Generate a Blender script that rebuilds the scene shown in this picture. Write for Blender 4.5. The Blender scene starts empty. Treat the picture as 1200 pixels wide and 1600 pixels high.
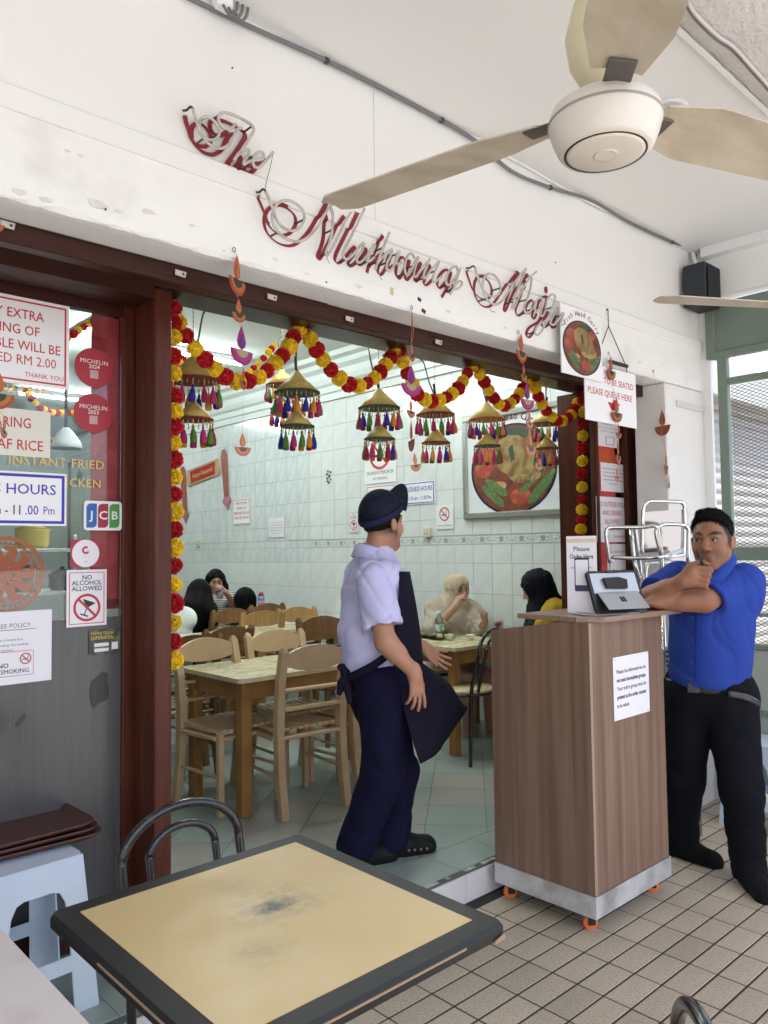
import bpy, math, random
import numpy as np
from mathutils import Matrix, Vector
random.seed(7); np.random.seed(7)
SC = bpy.context.scene
COL = SC.collection
R = math.radians
# ---------------------------------------------------------------- camera
YAW, PITCH, ROLL, FPX, CAMZ = R(42.8), R(2.84), R(-0.75), 1224.0, 1.52
_f = Vector((math.sin(YAW)*math.cos(PITCH), math.cos(YAW)*math.cos(PITCH), math.sin(PITCH)))
_r0 = Vector((math.cos(YAW), -math.sin(YAW), 0)); _u0 = _r0.cross(_f)
_r = _r0*math.cos(ROLL)+_u0*math.sin(ROLL); _u = -_r0*math.sin(ROLL)+_u0*math.cos(ROLL)
CAMP = Vector((0, 0, CAMZ))
cam = bpy.data.cameras.new('camera'); camo = bpy.data.objects.new('camera', cam); COL.objects.link(camo)
cam.sensor_fit = 'VERTICAL'; cam.sensor_height = 36.0; cam.lens = 36.0*FPX/1600.0
cam.clip_start = 0.02; cam.clip_end = 500
camo.matrix_world = Matrix(((_r.x, _u.x, -_f.x, 0), (_r.y, _u.y, -_f.y, 0), (_r.z, _u.z, -_f.z, CAMZ), (0, 0, 0, 1)))
SC.camera = camo
# ---------------------------------------------------------------- sky, sun, exposure
W = bpy.data.worlds.new('World'); SC.world = W; W.use_nodes = True
wn = W.node_tree.nodes; wn.clear()
wo = wn.new('ShaderNodeOutputWorld'); bg = wn.new('ShaderNodeBackground'); sk = wn.new('ShaderNodeTexSky')
sk.sky_type = 'NISHITA'; sk.sun_disc = False
SUN_EL, SUN_AZ = R(70), R(205)
sk.sun_elevation = SUN_EL; sk.sun_rotation = SUN_AZ; sk.dust_density = 4.0; sk.air_density = 1.0; sk.ozone_density = 1.0
bg.inputs[1].default_value = 0.15
W.node_tree.links.new(sk.outputs[0], bg.inputs[0]); W.node_tree.links.new(bg.outputs[0], wo.inputs[0])
sl = bpy.data.lights.new('sun', 'SUN'); sl.energy = 3.0; sl.angle = R(12); sl.color = (1, 0.975, 0.94)
so = bpy.data.objects.new('sun', sl); COL.objects.link(so)
_sd = Vector((math.sin(SUN_AZ)*math.cos(SUN_EL), math.cos(SUN_AZ)*math.cos(SUN_EL), math.sin(SUN_EL)))
so.rotation_euler = (-_sd).to_track_quat('-Z', 'Y').to_euler(); so.location = (-4, -8, 12)
vs = SC.view_settings; vs.view_transform = 'Standard'; vs.look = 'None'; vs.gamma = 1.0; vs.use_curve_mapping = False
vs.exposure = 1.88
SC.cycles.max_bounces = 10; SC.cycles.diffuse_bounces = 6; SC.cycles.transparent_max_bounces = 12
SC.cycles.use_denoising = True; SC.cycles.sample_clamp_indirect = 6.0

# ---------------------------------------------------------------- helpers
def V(*a): return Vector(a)
def ray(u, v): return _f + _r*((u-600)/FPX) - _u*((v-800)/FPX)
def at(u, v, ax, val):
    """point of the view ray through a photo pixel on the plane coordinate[ax] = val"""
    d = ray(u, v); t = (val-CAMP[ax])/d[ax]; return CAMP+d*t
def atd(u, v, d): return CAMP + ray(u, v)*d          # at a given depth along the view axis

def tag(o, label=None, cat=None, group=None, kind=None):
    if label: o['label'] = label
    if cat: o['category'] = cat
    if group: o['group'] = group
    if kind: o['kind'] = kind
    return o
def thing(name, label, cat, loc=(0, 0, 0), rz=0.0, group=None):
    o = bpy.data.objects.new(name, None); COL.objects.link(o); o.empty_display_size = 0.1
    o.location = loc; o.rotation_euler = (0, 0, rz); return tag(o, label, cat, group)
def link(name, me, m=None, parent=None):
    o = bpy.data.objects.new(name, me); COL.objects.link(o)
    if m is not None and len(me.materials) == 0: me.materials.append(m)
    if parent is not None: o.parent = parent
    return o
def dup(root, loc=None, rz=None, parent=None, label=None):
    r = root.copy(); COL.objects.link(r)
    if parent is not None: r.parent = parent
    if loc is not None: r.location = loc
    if rz is not None: r.rotation_euler = (0, 0, rz)
    if label: r['label'] = label
    for ch in list(root.children): dup(ch, parent=r)
    return r
def basis(n, up=(0, 0, 1)):
    n = Vector(n).normalized(); up = Vector(up)
    if abs(n.dot(up)) > 0.99: up = Vector((0, 1, 0))
    x = up.cross(n).normalized(); return x, n.cross(x), n
def frame(o, ex, ey):
    ex = Vector(ex).normalized(); ey = Vector(ey); ey = (ey-ex*ey.dot(ex)).normalized(); n = ex.cross(ey)
    return Matrix(((ex.x, ey.x, n.x, o[0]), (ex.y, ey.y, n.y, o[1]), (ex.z, ey.z, n.z, o[2]), (0, 0, 0, 1)))
def front(x, y, z): return frame((x, y, z), (1, 0, 0), (0, 0, 1))     # faces the street (-y)
def side(x, y, z): return frame((x, y, z), (0, -1, 0), (0, 0, 1))     # faces -x

class MB:
    def __init__(s): s.v = []; s.f = []; s.m = []; s.smooth = []
    def add(s, vs, fs, mi=0, sm=False):
        b = len(s.v); s.v += [tuple(p) for p in vs]
        for f in fs: s.f.append(tuple(b+i for i in f)); s.m.append(mi); s.smooth.append(sm)
        return s
    def box(s, c, d, M=None, mi=0, b=0.0):
        """chamfered box: centre c, full size d"""
        hx, hy, hz = d[0]/2, d[1]/2, d[2]/2
        T = (lambda p: (M @ Vector(p))) if M is not None else (lambda p: p)
        if b <= 0:
            vs = [T((c[0]+x*hx, c[1]+y*hy, c[2]+z*hz)) for z in (-1, 1) for y in (-1, 1) for x in (-1, 1)]
            return s.add(vs, [(0, 2, 3, 1), (4, 5, 7, 6), (0, 1, 5, 4), (2, 6, 7, 3), (0, 4, 6, 2), (1, 3, 7, 5)], mi)
        b = min(b, hx*.98, hy*.98, hz*.98); vs = []; ix = {}
        for x in (-1, 1):
            for y in (-1, 1):
                for z in (-1, 1):
                    for a in range(3):
                        p = [x*(hx-b), y*(hy-b), z*(hz-b)]; p[a] = (x*hx, y*hy, z*hz)[a]
                        ix[(x, y, z, a)] = len(vs); vs.append(T((c[0]+p[0], c[1]+p[1], c[2]+p[2])))
        fs = []
        for a in range(3):
            o1, o2 = (a+1) % 3, (a+2) % 3
            for sg in (-1, 1):
                q = []
                for (p1, p2) in ((-1, -1), (1, -1), (1, 1), (-1, 1)):
                    k = [0, 0, 0]; k[a] = sg; k[o1] = p1; k[o2] = p2; q.append(ix[(*k, a)])
                fs.append(tuple(q) if sg > 0 else tuple(q[::-1]))
            for p1 in (-1, 1):
                for p2 in (-1, 1):
                    k1 = [0, 0, 0]; k1[o1] = p1; k1[o2] = p2; k1[a] = -1; k2 = list(k1); k2[a] = 1
                    q = [ix[(*k1, o1)], ix[(*k2, o1)], ix[(*k2, o2)], ix[(*k1, o2)]]
                    fs.append(tuple(q[::-1]) if p1*p2 > 0 else tuple(q))
        for x in (-1, 1):
            for y in (-1, 1):
                for z in (-1, 1):
                    q = [ix[(x, y, z, a)] for a in range(3)]; fs.append(tuple(q) if x*y*z > 0 else tuple(q[::-1]))
        return s.add(vs, fs, mi)
    def tube(s, path, r, n=10, closed=False, caps=True, mi=0, flat=1.0, flatx=1.0):
        P = [Vector(p) for p in path]; N = len(P); rr = r if isinstance(r, (list, tuple)) else [r]*N
        T = []
        for i in range(N):
            a = P[(i-1) % N] if (closed or i > 0) else P[i]; b = P[(i+1) % N] if (closed or i < N-1) else P[i]
            t = b-a; T.append(t.normalized() if t.length > 1e-9 else Vector((0, 0, 1)))
        x, y, _ = basis(T[0]); vs = []
        for i in range(N):
            x = (x-T[i]*x.dot(T[i])); x = x.normalized() if x.length > 1e-6 else basis(T[i])[0]; y = T[i].cross(x)
            for k in range(n):
                a = 2*math.pi*k/n; vs.append(P[i]+(x*math.cos(a)*flatx+y*math.sin(a)*flat)*rr[i])
        fs = []
        for i in range(N if closed else N-1):
            j = (i+1) % N
            for k in range(n): fs.append((i*n+k, i*n+(k+1) % n, j*n+(k+1) % n, j*n+k))
        s.add(vs, fs, mi, True)
        if caps and not closed:
            b = len(s.v)-N*n
            s.f.append(tuple(b+k for k in range(n))[::-1]); s.m.append(mi); s.smooth.append(False)
            s.f.append(tuple(b+(N-1)*n+k for k in range(n))); s.m.append(mi); s.smooth.append(False)
        return s
    def lathe(s, prof, n=24, M=None, mi=0, sm=True, wave=None):
        vs = []; m = len(prof)
        for i, (r, z) in enumerate(prof):
            for k in range(n):
                a = 2*math.pi*k/n; q = r*(1+(wave(a, i) if wave else 0))
                p = (q*math.cos(a), q*math.sin(a), z); vs.append(M @ Vector(p) if M is not None else p)
        fs = []
        for i in range(m-1):
            for k in range(n): fs.append((i*n+k, i*n+(k+1) % n, (i+1)*n+(k+1) % n, (i+1)*n+k))
        s.add(vs, fs, mi, sm); b = len(s.v)-m*n
        if prof[0][0] > 1e-5: s.f.append(tuple(b+k for k in range(n))[::-1]); s.m.append(mi); s.smooth.append(False)
        if prof[-1][0] > 1e-5: s.f.append(tuple(b+(m-1)*n+k for k in range(n))); s.m.append(mi); s.smooth.append(False)
        return s
    def prism(s, poly, t, M=None, z0=0.0, mi=0):
        """polygon (ccw in local xy) extruded from z0 to z0+t"""
        n = len(poly); T = (lambda p: M @ Vector(p)) if M is not None else (lambda p: p)
        vs = [T((x, y, z0)) for x, y in poly]+[T((x, y, z0+t)) for x, y in poly]
        fs = [tuple(range(n))[::-1], tuple(range(n, 2*n))]+[(i, (i+1) % n, n+(i+1) % n, n+i) for i in range(n)]
        return s.add(vs, fs, mi)
    def mesh(s, name):
        me = bpy.data.meshes.new(name); me.from_pydata(s.v, [], s.f)
        me.polygons.foreach_set('use_smooth', s.smooth); me.polygons.foreach_set('material_index', s.m); me.update(); return me
    def build(s, name, m, parent=None):
        me = s.mesh(name)
        for q in (m if isinstance(m, (list, tuple)) else [m]): me.materials.append(q)
        return link(name, me, None, parent)
def ell(a, b, n=28, cx=0, cy=0, t0=0, t1=2*math.pi):
    full = abs(t1-t0-2*math.pi) < 1e-6; m = n if full else n+1
    return [(cx+a*math.cos(t0+(t1-t0)*i/n), cy+b*math.sin(t0+(t1-t0)*i/n)) for i in range(m)]
def rrect(w, h, r, n=4, cx=0, cy=0):
    out = []
    for (sx, sy, a0) in ((1, 1, 0), (-1, 1, 90), (-1, -1, 180), (1, -1, 270)):
        for i in range(n+1):
            a = R(a0+90*i/n); out.append((cx+sx*(w/2-r)+r*math.cos(a), cy+sy*(h/2-r)+r*math.sin(a)))
    return out
def spline(pts, k=6, closed=False):
    """Catmull-Rom through the points"""
    P = [Vector(p) for p in pts]; n = len(P); out = []
    for i in range(n if closed else n-1):
        p0 = P[(i-1) % n] if (closed or i > 0) else P[i]*2-P[i+1]; p1 = P[i]; p2 = P[(i+1) % n]
        p3 = P[(i+2) % n] if (closed or i < n-2) else P[i+1]*2-P[i]
        for j in range(k):
            t = j/k; out.append(0.5*((2*p1)+(p2-p0)*t+(2*p0-5*p1+4*p2-p3)*t*t+(3*p1-p0-3*p2+p3)*t**3))
    if not closed: out.append(P[-1])
    return out

# ---------------------------------------------------------------- materials
MATS = {}
def mat(name, col, rough=0.5, metal=0.0, var=0.0, vscale=6.0, col2=None, mix=(0.45, 0.62), mscale=8.0, bump=0.0, bscale=60.0,
        stretch=None, coat=0.0, spec=0.5, rnd=0.0, island=False, emit=0.0, rvar=0.0, detail=4.0, coords='Object', sub=0.0, attr=False, crease=0.0):
    if name in MATS: return MATS[name]
    m = bpy.data.materials.new(name); m.use_nodes = True; MATS[name] = m
    nt = m.node_tree; N = nt.nodes; L = nt.links; b = N['Principled BSDF']
    b.inputs['Roughness'].default_value = rough; b.inputs['Metallic'].default_value = metal
    b.inputs['Specular IOR Level'].default_value = spec; b.inputs['Coat Weight'].default_value = coat; b.inputs['Coat Roughness'].default_value = 0.08
    tc = N.new('ShaderNodeTexCoord'); mp = N.new('ShaderNodeMapping'); L.new(tc.outputs[coords], mp.inputs[0])
    if stretch: mp.inputs['Scale'].default_value = stretch
    src = None
    if attr:
        a = N.new('ShaderNodeAttribute'); a.attribute_name = 'Col'; src = a.outputs['Color']
    if col2 is not None:
        n1 = N.new('ShaderNodeTexNoise'); n1.inputs['Scale'].default_value = mscale; n1.inputs['Detail'].default_value = detail; L.new(mp.outputs[0], n1.inputs['Vector'])
        rp = N.new('ShaderNodeValToRGB'); rp.color_ramp.elements[0].position = mix[0]; rp.color_ramp.elements[1].position = mix[1]
        rp.color_ramp.elements[0].color = (*col, 1); rp.color_ramp.elements[1].color = (*col2, 1)
        L.new(n1.outputs[0], rp.inputs[0]); src = rp.outputs[0]
    def mixer(fac_socket, a_socket, dark, bright):
        mr = N.new('ShaderNodeMapRange'); mr.inputs[3].default_value = dark; mr.inputs[4].default_value = bright; L.new(fac_socket, mr.inputs[0])
        mx = N.new('ShaderNodeMix'); mx.data_type = 'RGBA'; mx.blend_type = 'MULTIPLY'; mx.inputs[0].default_value = 1.0
        if a_socket is None: mx.inputs[6].default_value = (*col, 1)
        else: L.new(a_socket, mx.inputs[6])
        L.new(mr.outputs[0], mx.inputs[7]); return mx.outputs[2]
    if var > 0:
        n2 = N.new('ShaderNodeTexNoise'); n2.inputs['Scale'].default_value = vscale; n2.inputs['Detail'].default_value = 5; L.new(mp.outputs[0], n2.inputs['Vector'])
        src = mixer(n2.outputs[0], src, 1-var*1.6, 1+var*1.6)
    if rnd > 0:
        if island: g = N.new('ShaderNodeNewGeometry'); fs = g.outputs['Random Per Island']
        else: g = N.new('ShaderNodeObjectInfo'); fs = g.outputs['Random']
        src = mixer(fs, src, 1-rnd, 1+rnd)
    if src is not None: L.new(src, b.inputs['Base Color'])
    else: b.inputs['Base Color'].default_value = (*col, 1)
    if rvar > 0:
        n4 = N.new('ShaderNodeTexNoise'); n4.inputs['Scale'].default_value = vscale*1.7; n4.inputs['Detail'].default_value = 6; L.new(mp.outputs[0], n4.inputs['Vector'])
        mr = N.new('ShaderNodeMapRange'); mr.inputs[1].default_value = 0.3; mr.inputs[2].default_value = 0.7
        mr.inputs[3].default_value = max(0, rough-rvar); mr.inputs[4].default_value = min(1, rough+rvar)
        L.new(n4.outputs[0], mr.inputs[0]); L.new(mr.outputs[0], b.inputs['Roughness'])
    if bump > 0:
        n3 = N.new('ShaderNodeTexNoise'); n3.inputs['Scale'].default_value = bscale; n3.inputs['Detail'].default_value = 6; L.new(mp.outputs[0], n3.inputs['Vector'])
        bp = N.new('ShaderNodeBump'); bp.inputs['Strength'].default_value = bump; bp.inputs['Distance'].default_value = 0.01
        L.new(n3.outputs[0], bp.inputs['Height']); L.new(bp.outputs[0], b.inputs['Normal'])
        if crease > 0:
            n5 = N.new('ShaderNodeTexNoise'); n5.noise_type = 'RIDGED_MULTIFRACTAL'; n5.inputs['Scale'].default_value = 5.5; n5.inputs['Detail'].default_value = 1.5; n5.inputs['Distortion'].default_value = .6
            m5 = N.new('ShaderNodeMapping'); m5.inputs['Scale'].default_value = (1.3, 1.3, .8); m5.inputs['Rotation'].default_value = (.5, .4, .3); L.new(tc.outputs[coords], m5.inputs[0]); L.new(m5.outputs[0], n5.inputs['Vector'])
            b5 = N.new('ShaderNodeBump'); b5.inputs['Strength'].default_value = crease; b5.inputs['Distance'].default_value = .02; L.new(n5.outputs[0], b5.inputs['Height']); L.new(bp.outputs[0], b5.inputs['Normal']); L.new(b5.outputs[0], b.inputs['Normal'])
    if emit > 0:
        b.inputs['Emission Color'].default_value = (*col, 1); b.inputs['Emission Strength'].default_value = emit
    if sub > 0:
        b.inputs['Subsurface Weight'].default_value = sub; b.inputs['Subsurface Radius'].default_value = (0.012, 0.005, 0.003)
    return m
def glass_mat(name, tint=(0.93, 0.97, 0.96), ior=1.5, film=None):
    """thin pane: clear transmission plus Fresnel reflection; film = (colour, cover)"""
    m = bpy.data.materials.new(name); m.use_nodes = True; nt = m.node_tree; N = nt.nodes; L = nt.links; N.clear()
    o = N.new('ShaderNodeOutputMaterial'); t = N.new('ShaderNodeBsdfTransparent'); t.inputs[0].default_value = (*tint, 1)
    g = N.new('ShaderNodeBsdfGlossy'); g.inputs['Roughness'].default_value = 0.02
    fr = N.new('ShaderNodeFresnel'); fr.inputs[0].default_value = ior; mx = N.new('ShaderNodeMixShader')
    L.new(fr.outputs[0], mx.inputs[0]); L.new(t.outputs[0], mx.inputs[1]); L.new(g.outputs[0], mx.inputs[2])
    L.new(mx.outputs[0], o.inputs[0]); return m

M_wall = mat('wall_paint', (0.80, 0.80, 0.79), 0.75, var=0.035, vscale=1.3, bump=0.12, bscale=35)
M_beam = mat('beam_paint', (0.81, 0.81, 0.80), 0.75, col2=(0.68, 0.67, 0.65), mix=(0.60, 0.72), mscale=2.6, detail=9, var=0.03, bump=0.35, bscale=22)
M_ceil = mat('ceiling_paint', (0.79, 0.80, 0.80), 0.8, var=0.02, vscale=0.8, bump=0.05, bscale=20)
M_rough = mat('rough_plaster', (0.72, 0.69, 0.68), 0.9, var=0.06, vscale=5, bump=0.9, bscale=45)
M_pier = mat('pier_paint', (0.76, 0.745, 0.715), 0.75, col2=(0.42, 0.40, 0.37), mix=(0.66, 0.80), mscale=4.5, detail=10, var=0.04, bump=0.25, bscale=25)
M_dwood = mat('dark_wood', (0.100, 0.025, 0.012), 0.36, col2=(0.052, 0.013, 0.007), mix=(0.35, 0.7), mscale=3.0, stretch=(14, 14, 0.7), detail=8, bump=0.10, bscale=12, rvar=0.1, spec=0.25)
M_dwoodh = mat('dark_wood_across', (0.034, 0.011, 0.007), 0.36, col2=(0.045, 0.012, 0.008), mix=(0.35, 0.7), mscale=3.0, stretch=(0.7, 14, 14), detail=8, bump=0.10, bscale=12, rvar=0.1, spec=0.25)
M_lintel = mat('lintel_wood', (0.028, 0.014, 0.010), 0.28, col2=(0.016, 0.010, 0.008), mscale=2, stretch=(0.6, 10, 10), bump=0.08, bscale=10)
M_lam = mat('counter_laminate', (0.245, 0.150, 0.100), 0.42, col2=(0.150, 0.088, 0.058), mix=(0.35, 0.68), mscale=2.2, stretch=(15, 15, 0.42), detail=10, var=0.16, vscale=1.6, bump=0.06, bscale=20)
M_lamt = mat('counter_top_laminate', (0.30, 0.20, 0.14), 0.4, col2=(0.20, 0.125, 0.085), mix=(0.35, 0.68), mscale=2.2, stretch=(0.6, 22, 22), detail=9)
M_steel = mat('brushed_steel', (0.70, 0.70, 0.68), 0.42, metal=0.5, col2=(0.36, 0.35, 0.34), mix=(0.42, 0.70), mscale=7, detail=9, var=0.14, vscale=9, bump=0.2, bscale=14)
M_chrome = mat('chrome_tube', (0.75, 0.74, 0.72), 0.12, metal=1.0)
M_black = mat('black_plastic', (0.012, 0.012, 0.013), 0.45)
M_blackm = mat('black_tube', (0.016, 0.014, 0.015), 0.22, col2=(0.05, 0.035, 0.03), mix=(0.62, 0.7), mscale=40, coat=0.3)
M_orange = mat('caster_orange', (0.75, 0.16, 0.03), 0.45)
M_grout = mat('dark_grout', (0.035, 0.026, 0.022), 0.9)
M_tile = mat('walk_tile', (0.43, 0.362, 0.268), 0.62, col2=(0.285, 0.232, 0.168), mix=(0.46, 0.66), mscale=150, detail=3, var=0.09, vscale=4.5, rnd=0.10, bump=0.10, bscale=150, rvar=0.12)
M_tilei = mat('walk_tile_far', (0.43, 0.362, 0.268), 0.62, col2=(0.285, 0.232, 0.168), mix=(0.46, 0.66), mscale=150, detail=3, var=0.09, vscale=4.5, rnd=0.10, island=True, bump=0.10, bscale=150)
M_green = mat('shop_tile_green', (0.295, 0.355, 0.318), 0.22, var=0.035, vscale=2.0, rnd=0.06)
M_beige = mat('shop_tile_beige', (0.352, 0.345, 0.298), 0.22, var=0.035, vscale=2.0, rnd=0.06)
M_fgrout = mat('shop_grout', (0.085, 0.10, 0.09), 0.8)
M_wtile = mat('wall_tile_white', (0.74, 0.765, 0.745), 0.10, col2=(0.69, 0.715, 0.70), mix=(0.4, 0.7), mscale=7, detail=6, rnd=0.025, bump=0.035, bscale=5, coat=0.4)
M_wtileb = mat('wall_tile_streak', (0.60, 0.645, 0.635), 0.14, col2=(0.68, 0.715, 0.705), mix=(0.42, 0.6), mscale=5, stretch=(1, 3.5, 1.4), detail=6, rnd=0.025, bump=0.04, bscale=5)
M_wgrout = mat('wall_grout', (0.30, 0.33, 0.32), 0.85)
M_cream = mat('cream_plastic', (0.66, 0.60, 0.40), 0.4, var=0.04, vscale=9)
M_whitep = mat('white_board', (0.83, 0.82, 0.83), 0.35, var=0.02, vscale=9)
M_paper = mat('paper', (0.80, 0.77, 0.80), 0.55, var=0.03, vscale=5, bump=0.1, bscale=9)
M_ink = mat('black_ink', (0.02, 0.02, 0.022), 0.5)
M_grey = mat('grey_ink', (0.13, 0.13, 0.14), 0.5)
M_red = mat('red_ink', (0.52, 0.022, 0.035), 0.45)
M_blue = mat('blue_ink', (0.03, 0.03, 0.40), 0.45)
M_redp = mat('red_sign_paint', (0.24, 0.016, 0.03), 0.55, var=0.12, vscale=25)
M_neon = mat('neon_tube', (0.50, 0.48, 0.44), 0.22, col2=(0.36, 0.335, 0.30), mix=(0.45, 0.7), mscale=30, coat=0.5)
M_dark = mat('dark_metal', (0.05, 0.05, 0.052), 0.5, var=0.1, vscale=30)
M_conduit = mat('grey_conduit', (0.16, 0.165, 0.17), 0.5)
M_shutg = mat('gate_green', (0.165, 0.215, 0.175), 0.5, var=0.06, vscale=7, bump=0.06, bscale=40)
M_shut = mat('shutter_slat', (0.30, 0.30, 0.30), 0.45, var=0.05, vscale=6)
M_gold = mat('gold_cloth', (0.54, 0.375, 0.095), 0.42, var=0.14, vscale=30, bump=0.2, bscale=90)
M_bead = mat('gold_bead', (0.62, 0.46, 0.20), 0.25, metal=0.75)
# ================================================================= SETTING
FL = 0.135            # shop floor above the walkway
YB = 2.17             # face of the concrete beam
ZB = 2.468            # underside of the beam
YF = 2.62             # front of the timber frame
XW = 4.93             # shop side wall
ZC = 3.32             # walkway ceiling
# ---- street and walkway slab
tag(MB().box((0, -40, -0.33), (300, 90, 0.3)).build('street_ground', mat('street', (0.29, 0.285, 0.275), 0.9, var=0.05, vscale=2)), 'grey street ground beyond the walkway', 'ground', kind='structure')
walk = tag(MB().box((2, 0.62, -0.0855), (26, 3.33, 0.18)).build('walkway_floor', M_grout), 'walkway floor of grey brown rectangular tiles', 'floor', kind='structure')
PXT, PYT, JX, JY = 0.203, 0.1035, 0.0062, 0.0075
tile_me = MB().box((0, 0, 0), (PXT-JX, PYT-JY, 0.012), b=0.0016).mesh('tile'); tile_me.materials.append(M_tile)
def inframe(p, pad=60):
    d = Vector(p)-CAMP; z = d.dot(_f)
    if z < 0.1: return None
    u = 600+FPX*d.dot(_r)/z; v = 800-FPX*d.dot(_u)/z
    return z if (-pad < u < 1200+pad and -pad < v < 1600+pad) else None
cells = []
for i in range(-34, 42):
    for j in range(-24, 6):
        x, y = 2.79+PXT*(i+.5), 1.72+PYT*(j+.5)
        if y+PYT/2 > 2.285 or y < -0.95 or x > 12 or x < -4: continue
        z = inframe((x, y, 0))
        hidden = x < 1.75 and y > 0.9
        cells.append((z if (z and not hidden and x < 4.9) else 99, x, y))
cells.sort(); far = MB()
for k, (z, x, y) in enumerate(cells):
    dz = random.uniform(-0.0006, 0.0006)
    if k < 300 and z < 99:
        o = link('tile', tile_me, None, walk); o.location = (x, y, dz)
    else: far.box((x, y, dz), (PXT-JX, PYT-JY, 0.012), b=0.0016)
tag(far.build('tile_field', M_tilei, walk), kind='stuff')
# ---- step up to the shop, tiled riser, mosaic edge
step = tag(MB().box((1.5, 8.14, -0.03), (16, 11.66, 0.316)).build('shop_floor', M_fgrout), 'polished green and beige tiled shop floor', 'floor', kind='structure')
M_riser = mat('riser_tile', (0.66, 0.63, 0.61), 0.35, var=0.04, vscale=5, rnd=0.04)
rt = MB().box((0, 0, 0), (0.298, 0.012, 0.116), b=0.0015).mesh('riser_tile'); rt.materials.append(M_riser)
for k in range(-6, 14):
    o = link('riser_tile', rt, None, step); o.location = (2.435+0.3*k, 2.306, 0.062)
M_mos = mat('mosaic_chip', (0.42, 0.38, 0.32), 0.5, rnd=0.25)
mc = MB().box((0, 0, 0), (0.021, 0.02, 0.008), b=0.001).mesh('mosaic_chip'); mc.materials.append(M_mos)
for k in range(0, 90):
    x = 1.95+k*0.0235
    if random.random() < 0.2 or 2.52 < x < 2.60: continue
    o = link('mosaic_chip', mc, None, step); o.location = (x, 2.324, FL-0.008)
# ---- shop floor tiles: a border row along the step, then a field laid on the diagonal
ANG = R(41); ca, sa = math.cos(ANG), math.sin(ANG); TS = 0.306
def clip(poly, a, b, c):      # keep a*x+b*y >= c
    out = []
    for i in range(len(poly)):
        p, q = poly[i], poly[(i+1) % len(poly)]; dp = a*p[0]+b*p[1]-c; dq = a*q[0]+b*q[1]-c
        if dp >= 0: out.append(p)
        if dp*dq < 0: t = dp/(dp-dq); out.append((p[0]+(q[0]-p[0])*t, p[1]+(q[1]-p[1])*t))
    return out
fc = []
for i in range(-26, 60):
    for j in range(-40, 40):
        g = 0.0016
        sq = [(i*TS+g, j*TS+g), ((i+1)*TS-g, j*TS+g), ((i+1)*TS-g, (j+1)*TS-g), (i*TS+g, (j+1)*TS-g)]
        P = [(2.65+ca*a-sa*b, 2.631+sa*a+ca*b) for a, b in sq]
        cx = sum(p[0] for p in P)/4; cy = sum(p[1] for p in P)/4
        if not (-1.2 < cx < 5.1 and 2.3 < cy < 13.2): continue
        for h in ((0, 1, 2.549), (0, -1, -13), (-1, 0, -XW)):
            P = clip(P, *h)
            if len(P) < 3: break
        if len(P) < 3: continue
        cx = sum(p[0] for p in P)/len(P); cy = sum(p[1] for p in P)/len(P)
        z = inframe((cx, cy, FL)); vis = z is not None and cx > 1.2+0.16*(cy-2.6)
        fc.append((z if vis else 99, P, (cx, cy), (i//2+j//3) % 4 == 0))
for k in range(-6, 20):
    x0 = 2.581+0.306*(k-4); P = [(x0+.0015, 2.336), (x0+.3045, 2.336), (x0+.3045, 2.5455), (x0+.0015, 2.5455)]
    fc.append((0.5 if k < 12 else 99, P, (x0+.15, 2.44), False))
fc.sort(key=lambda c: c[0]); farf = MB()
for k, (z, P, c, be) in enumerate(fc):
    if k < 300 and z < 99:
        o = MB().prism([(p[0]-c[0], p[1]-c[1]) for p in P], 0.006).build('floor_tile', M_beige if be else M_green, step)
        o.location = (c[0], c[1], FL-0.0066+random.uniform(0, .0006))
    else: farf.prism(P, 0.006, z0=FL-0.0064, mi=1 if be else 0)
tag(farf.build('floor_tile_field', [M_green, M_beige], step), kind='stuff')

# ---- walkway ceiling with the rough beam on the street side
tag(MB().box((-2.6, 1.72, ZC+0.05), (14.8, 1.06, 0.1)).build('walkway_ceiling', M_ceil), 'white plaster ceiling over the walkway', 'ceiling', kind='structure')
rb = thing('street_beam', 'rough plastered white beam along the street side of the ceiling', 'beam')
def rough_sheet(x0, x1, ys, nx, amp, zf):
    mb = MB(); ny = len(ys); vs = []
    for i in range(nx+1):
        for j, (y, z) in enumerate(ys):
            vs.append((x0+(x1-x0)*i/nx, y+random.uniform(-amp, amp), z+random.uniform(-amp, amp)))
    fs = [(i*ny+j, i*ny+j+1, (i+1)*ny+j+1, (i+1)*ny+j) for i in range(nx) for j in range(ny-1)]
    return mb.add(vs, fs, 0, True)
YR = 1.26
rough_sheet(-9, 4.8, [(1.19, ZC+.06), (1.18, ZC-.045), (1.12, ZC-.06), (0.9, ZC-.066), (0.6, ZC-.07), (0.3, ZC-.075), (0.06, ZC-.08), (0.03, ZC-.13), (-0.9, ZC-.13), (-0.93, ZC+.5)], 260, 0.004, 0).build('soffit', M_rough, rb)
MB().box((-2.6, 1.204, ZC-0.014), (14.8, 0.022, 0.05), b=0.003).build('edge_trim', M_ceil, rb)
wire = [at(1070, -10, 2, ZC-.09), at(1085, 20, 2, ZC-.085), at(1120, 55, 2, ZC-.09), at(1147, 74, 2, ZC-.088), at(1175, 105, 2, ZC-.088), at(1215, 150, 2, ZC-.09)]
cb = MB().tube(spline(wire, 6), 0.006, 8).build('cable', mat('white_cable', (0.6, 0.58, 0.56), 0.5), rb)
MB().tube(spline([p+V(.02, .015, .004) for p in wire], 6), 0.004, 8).build('cable', M_conduit, rb)
tag(MB().box((0, -0.62, 1.6), (0.42, 0.42, 3.5), b=0.01).build('street_column', M_wall), 'white square column at the street edge', 'column').location = (-3.6, 0, 0)
tag(MB().box((0, -0.62, 1.6), (0.42, 0.42, 3.5), b=0.01).build('street_column', M_wall), 'white square column farther along the street edge', 'column').location = (6.6, 0, 0)
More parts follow.
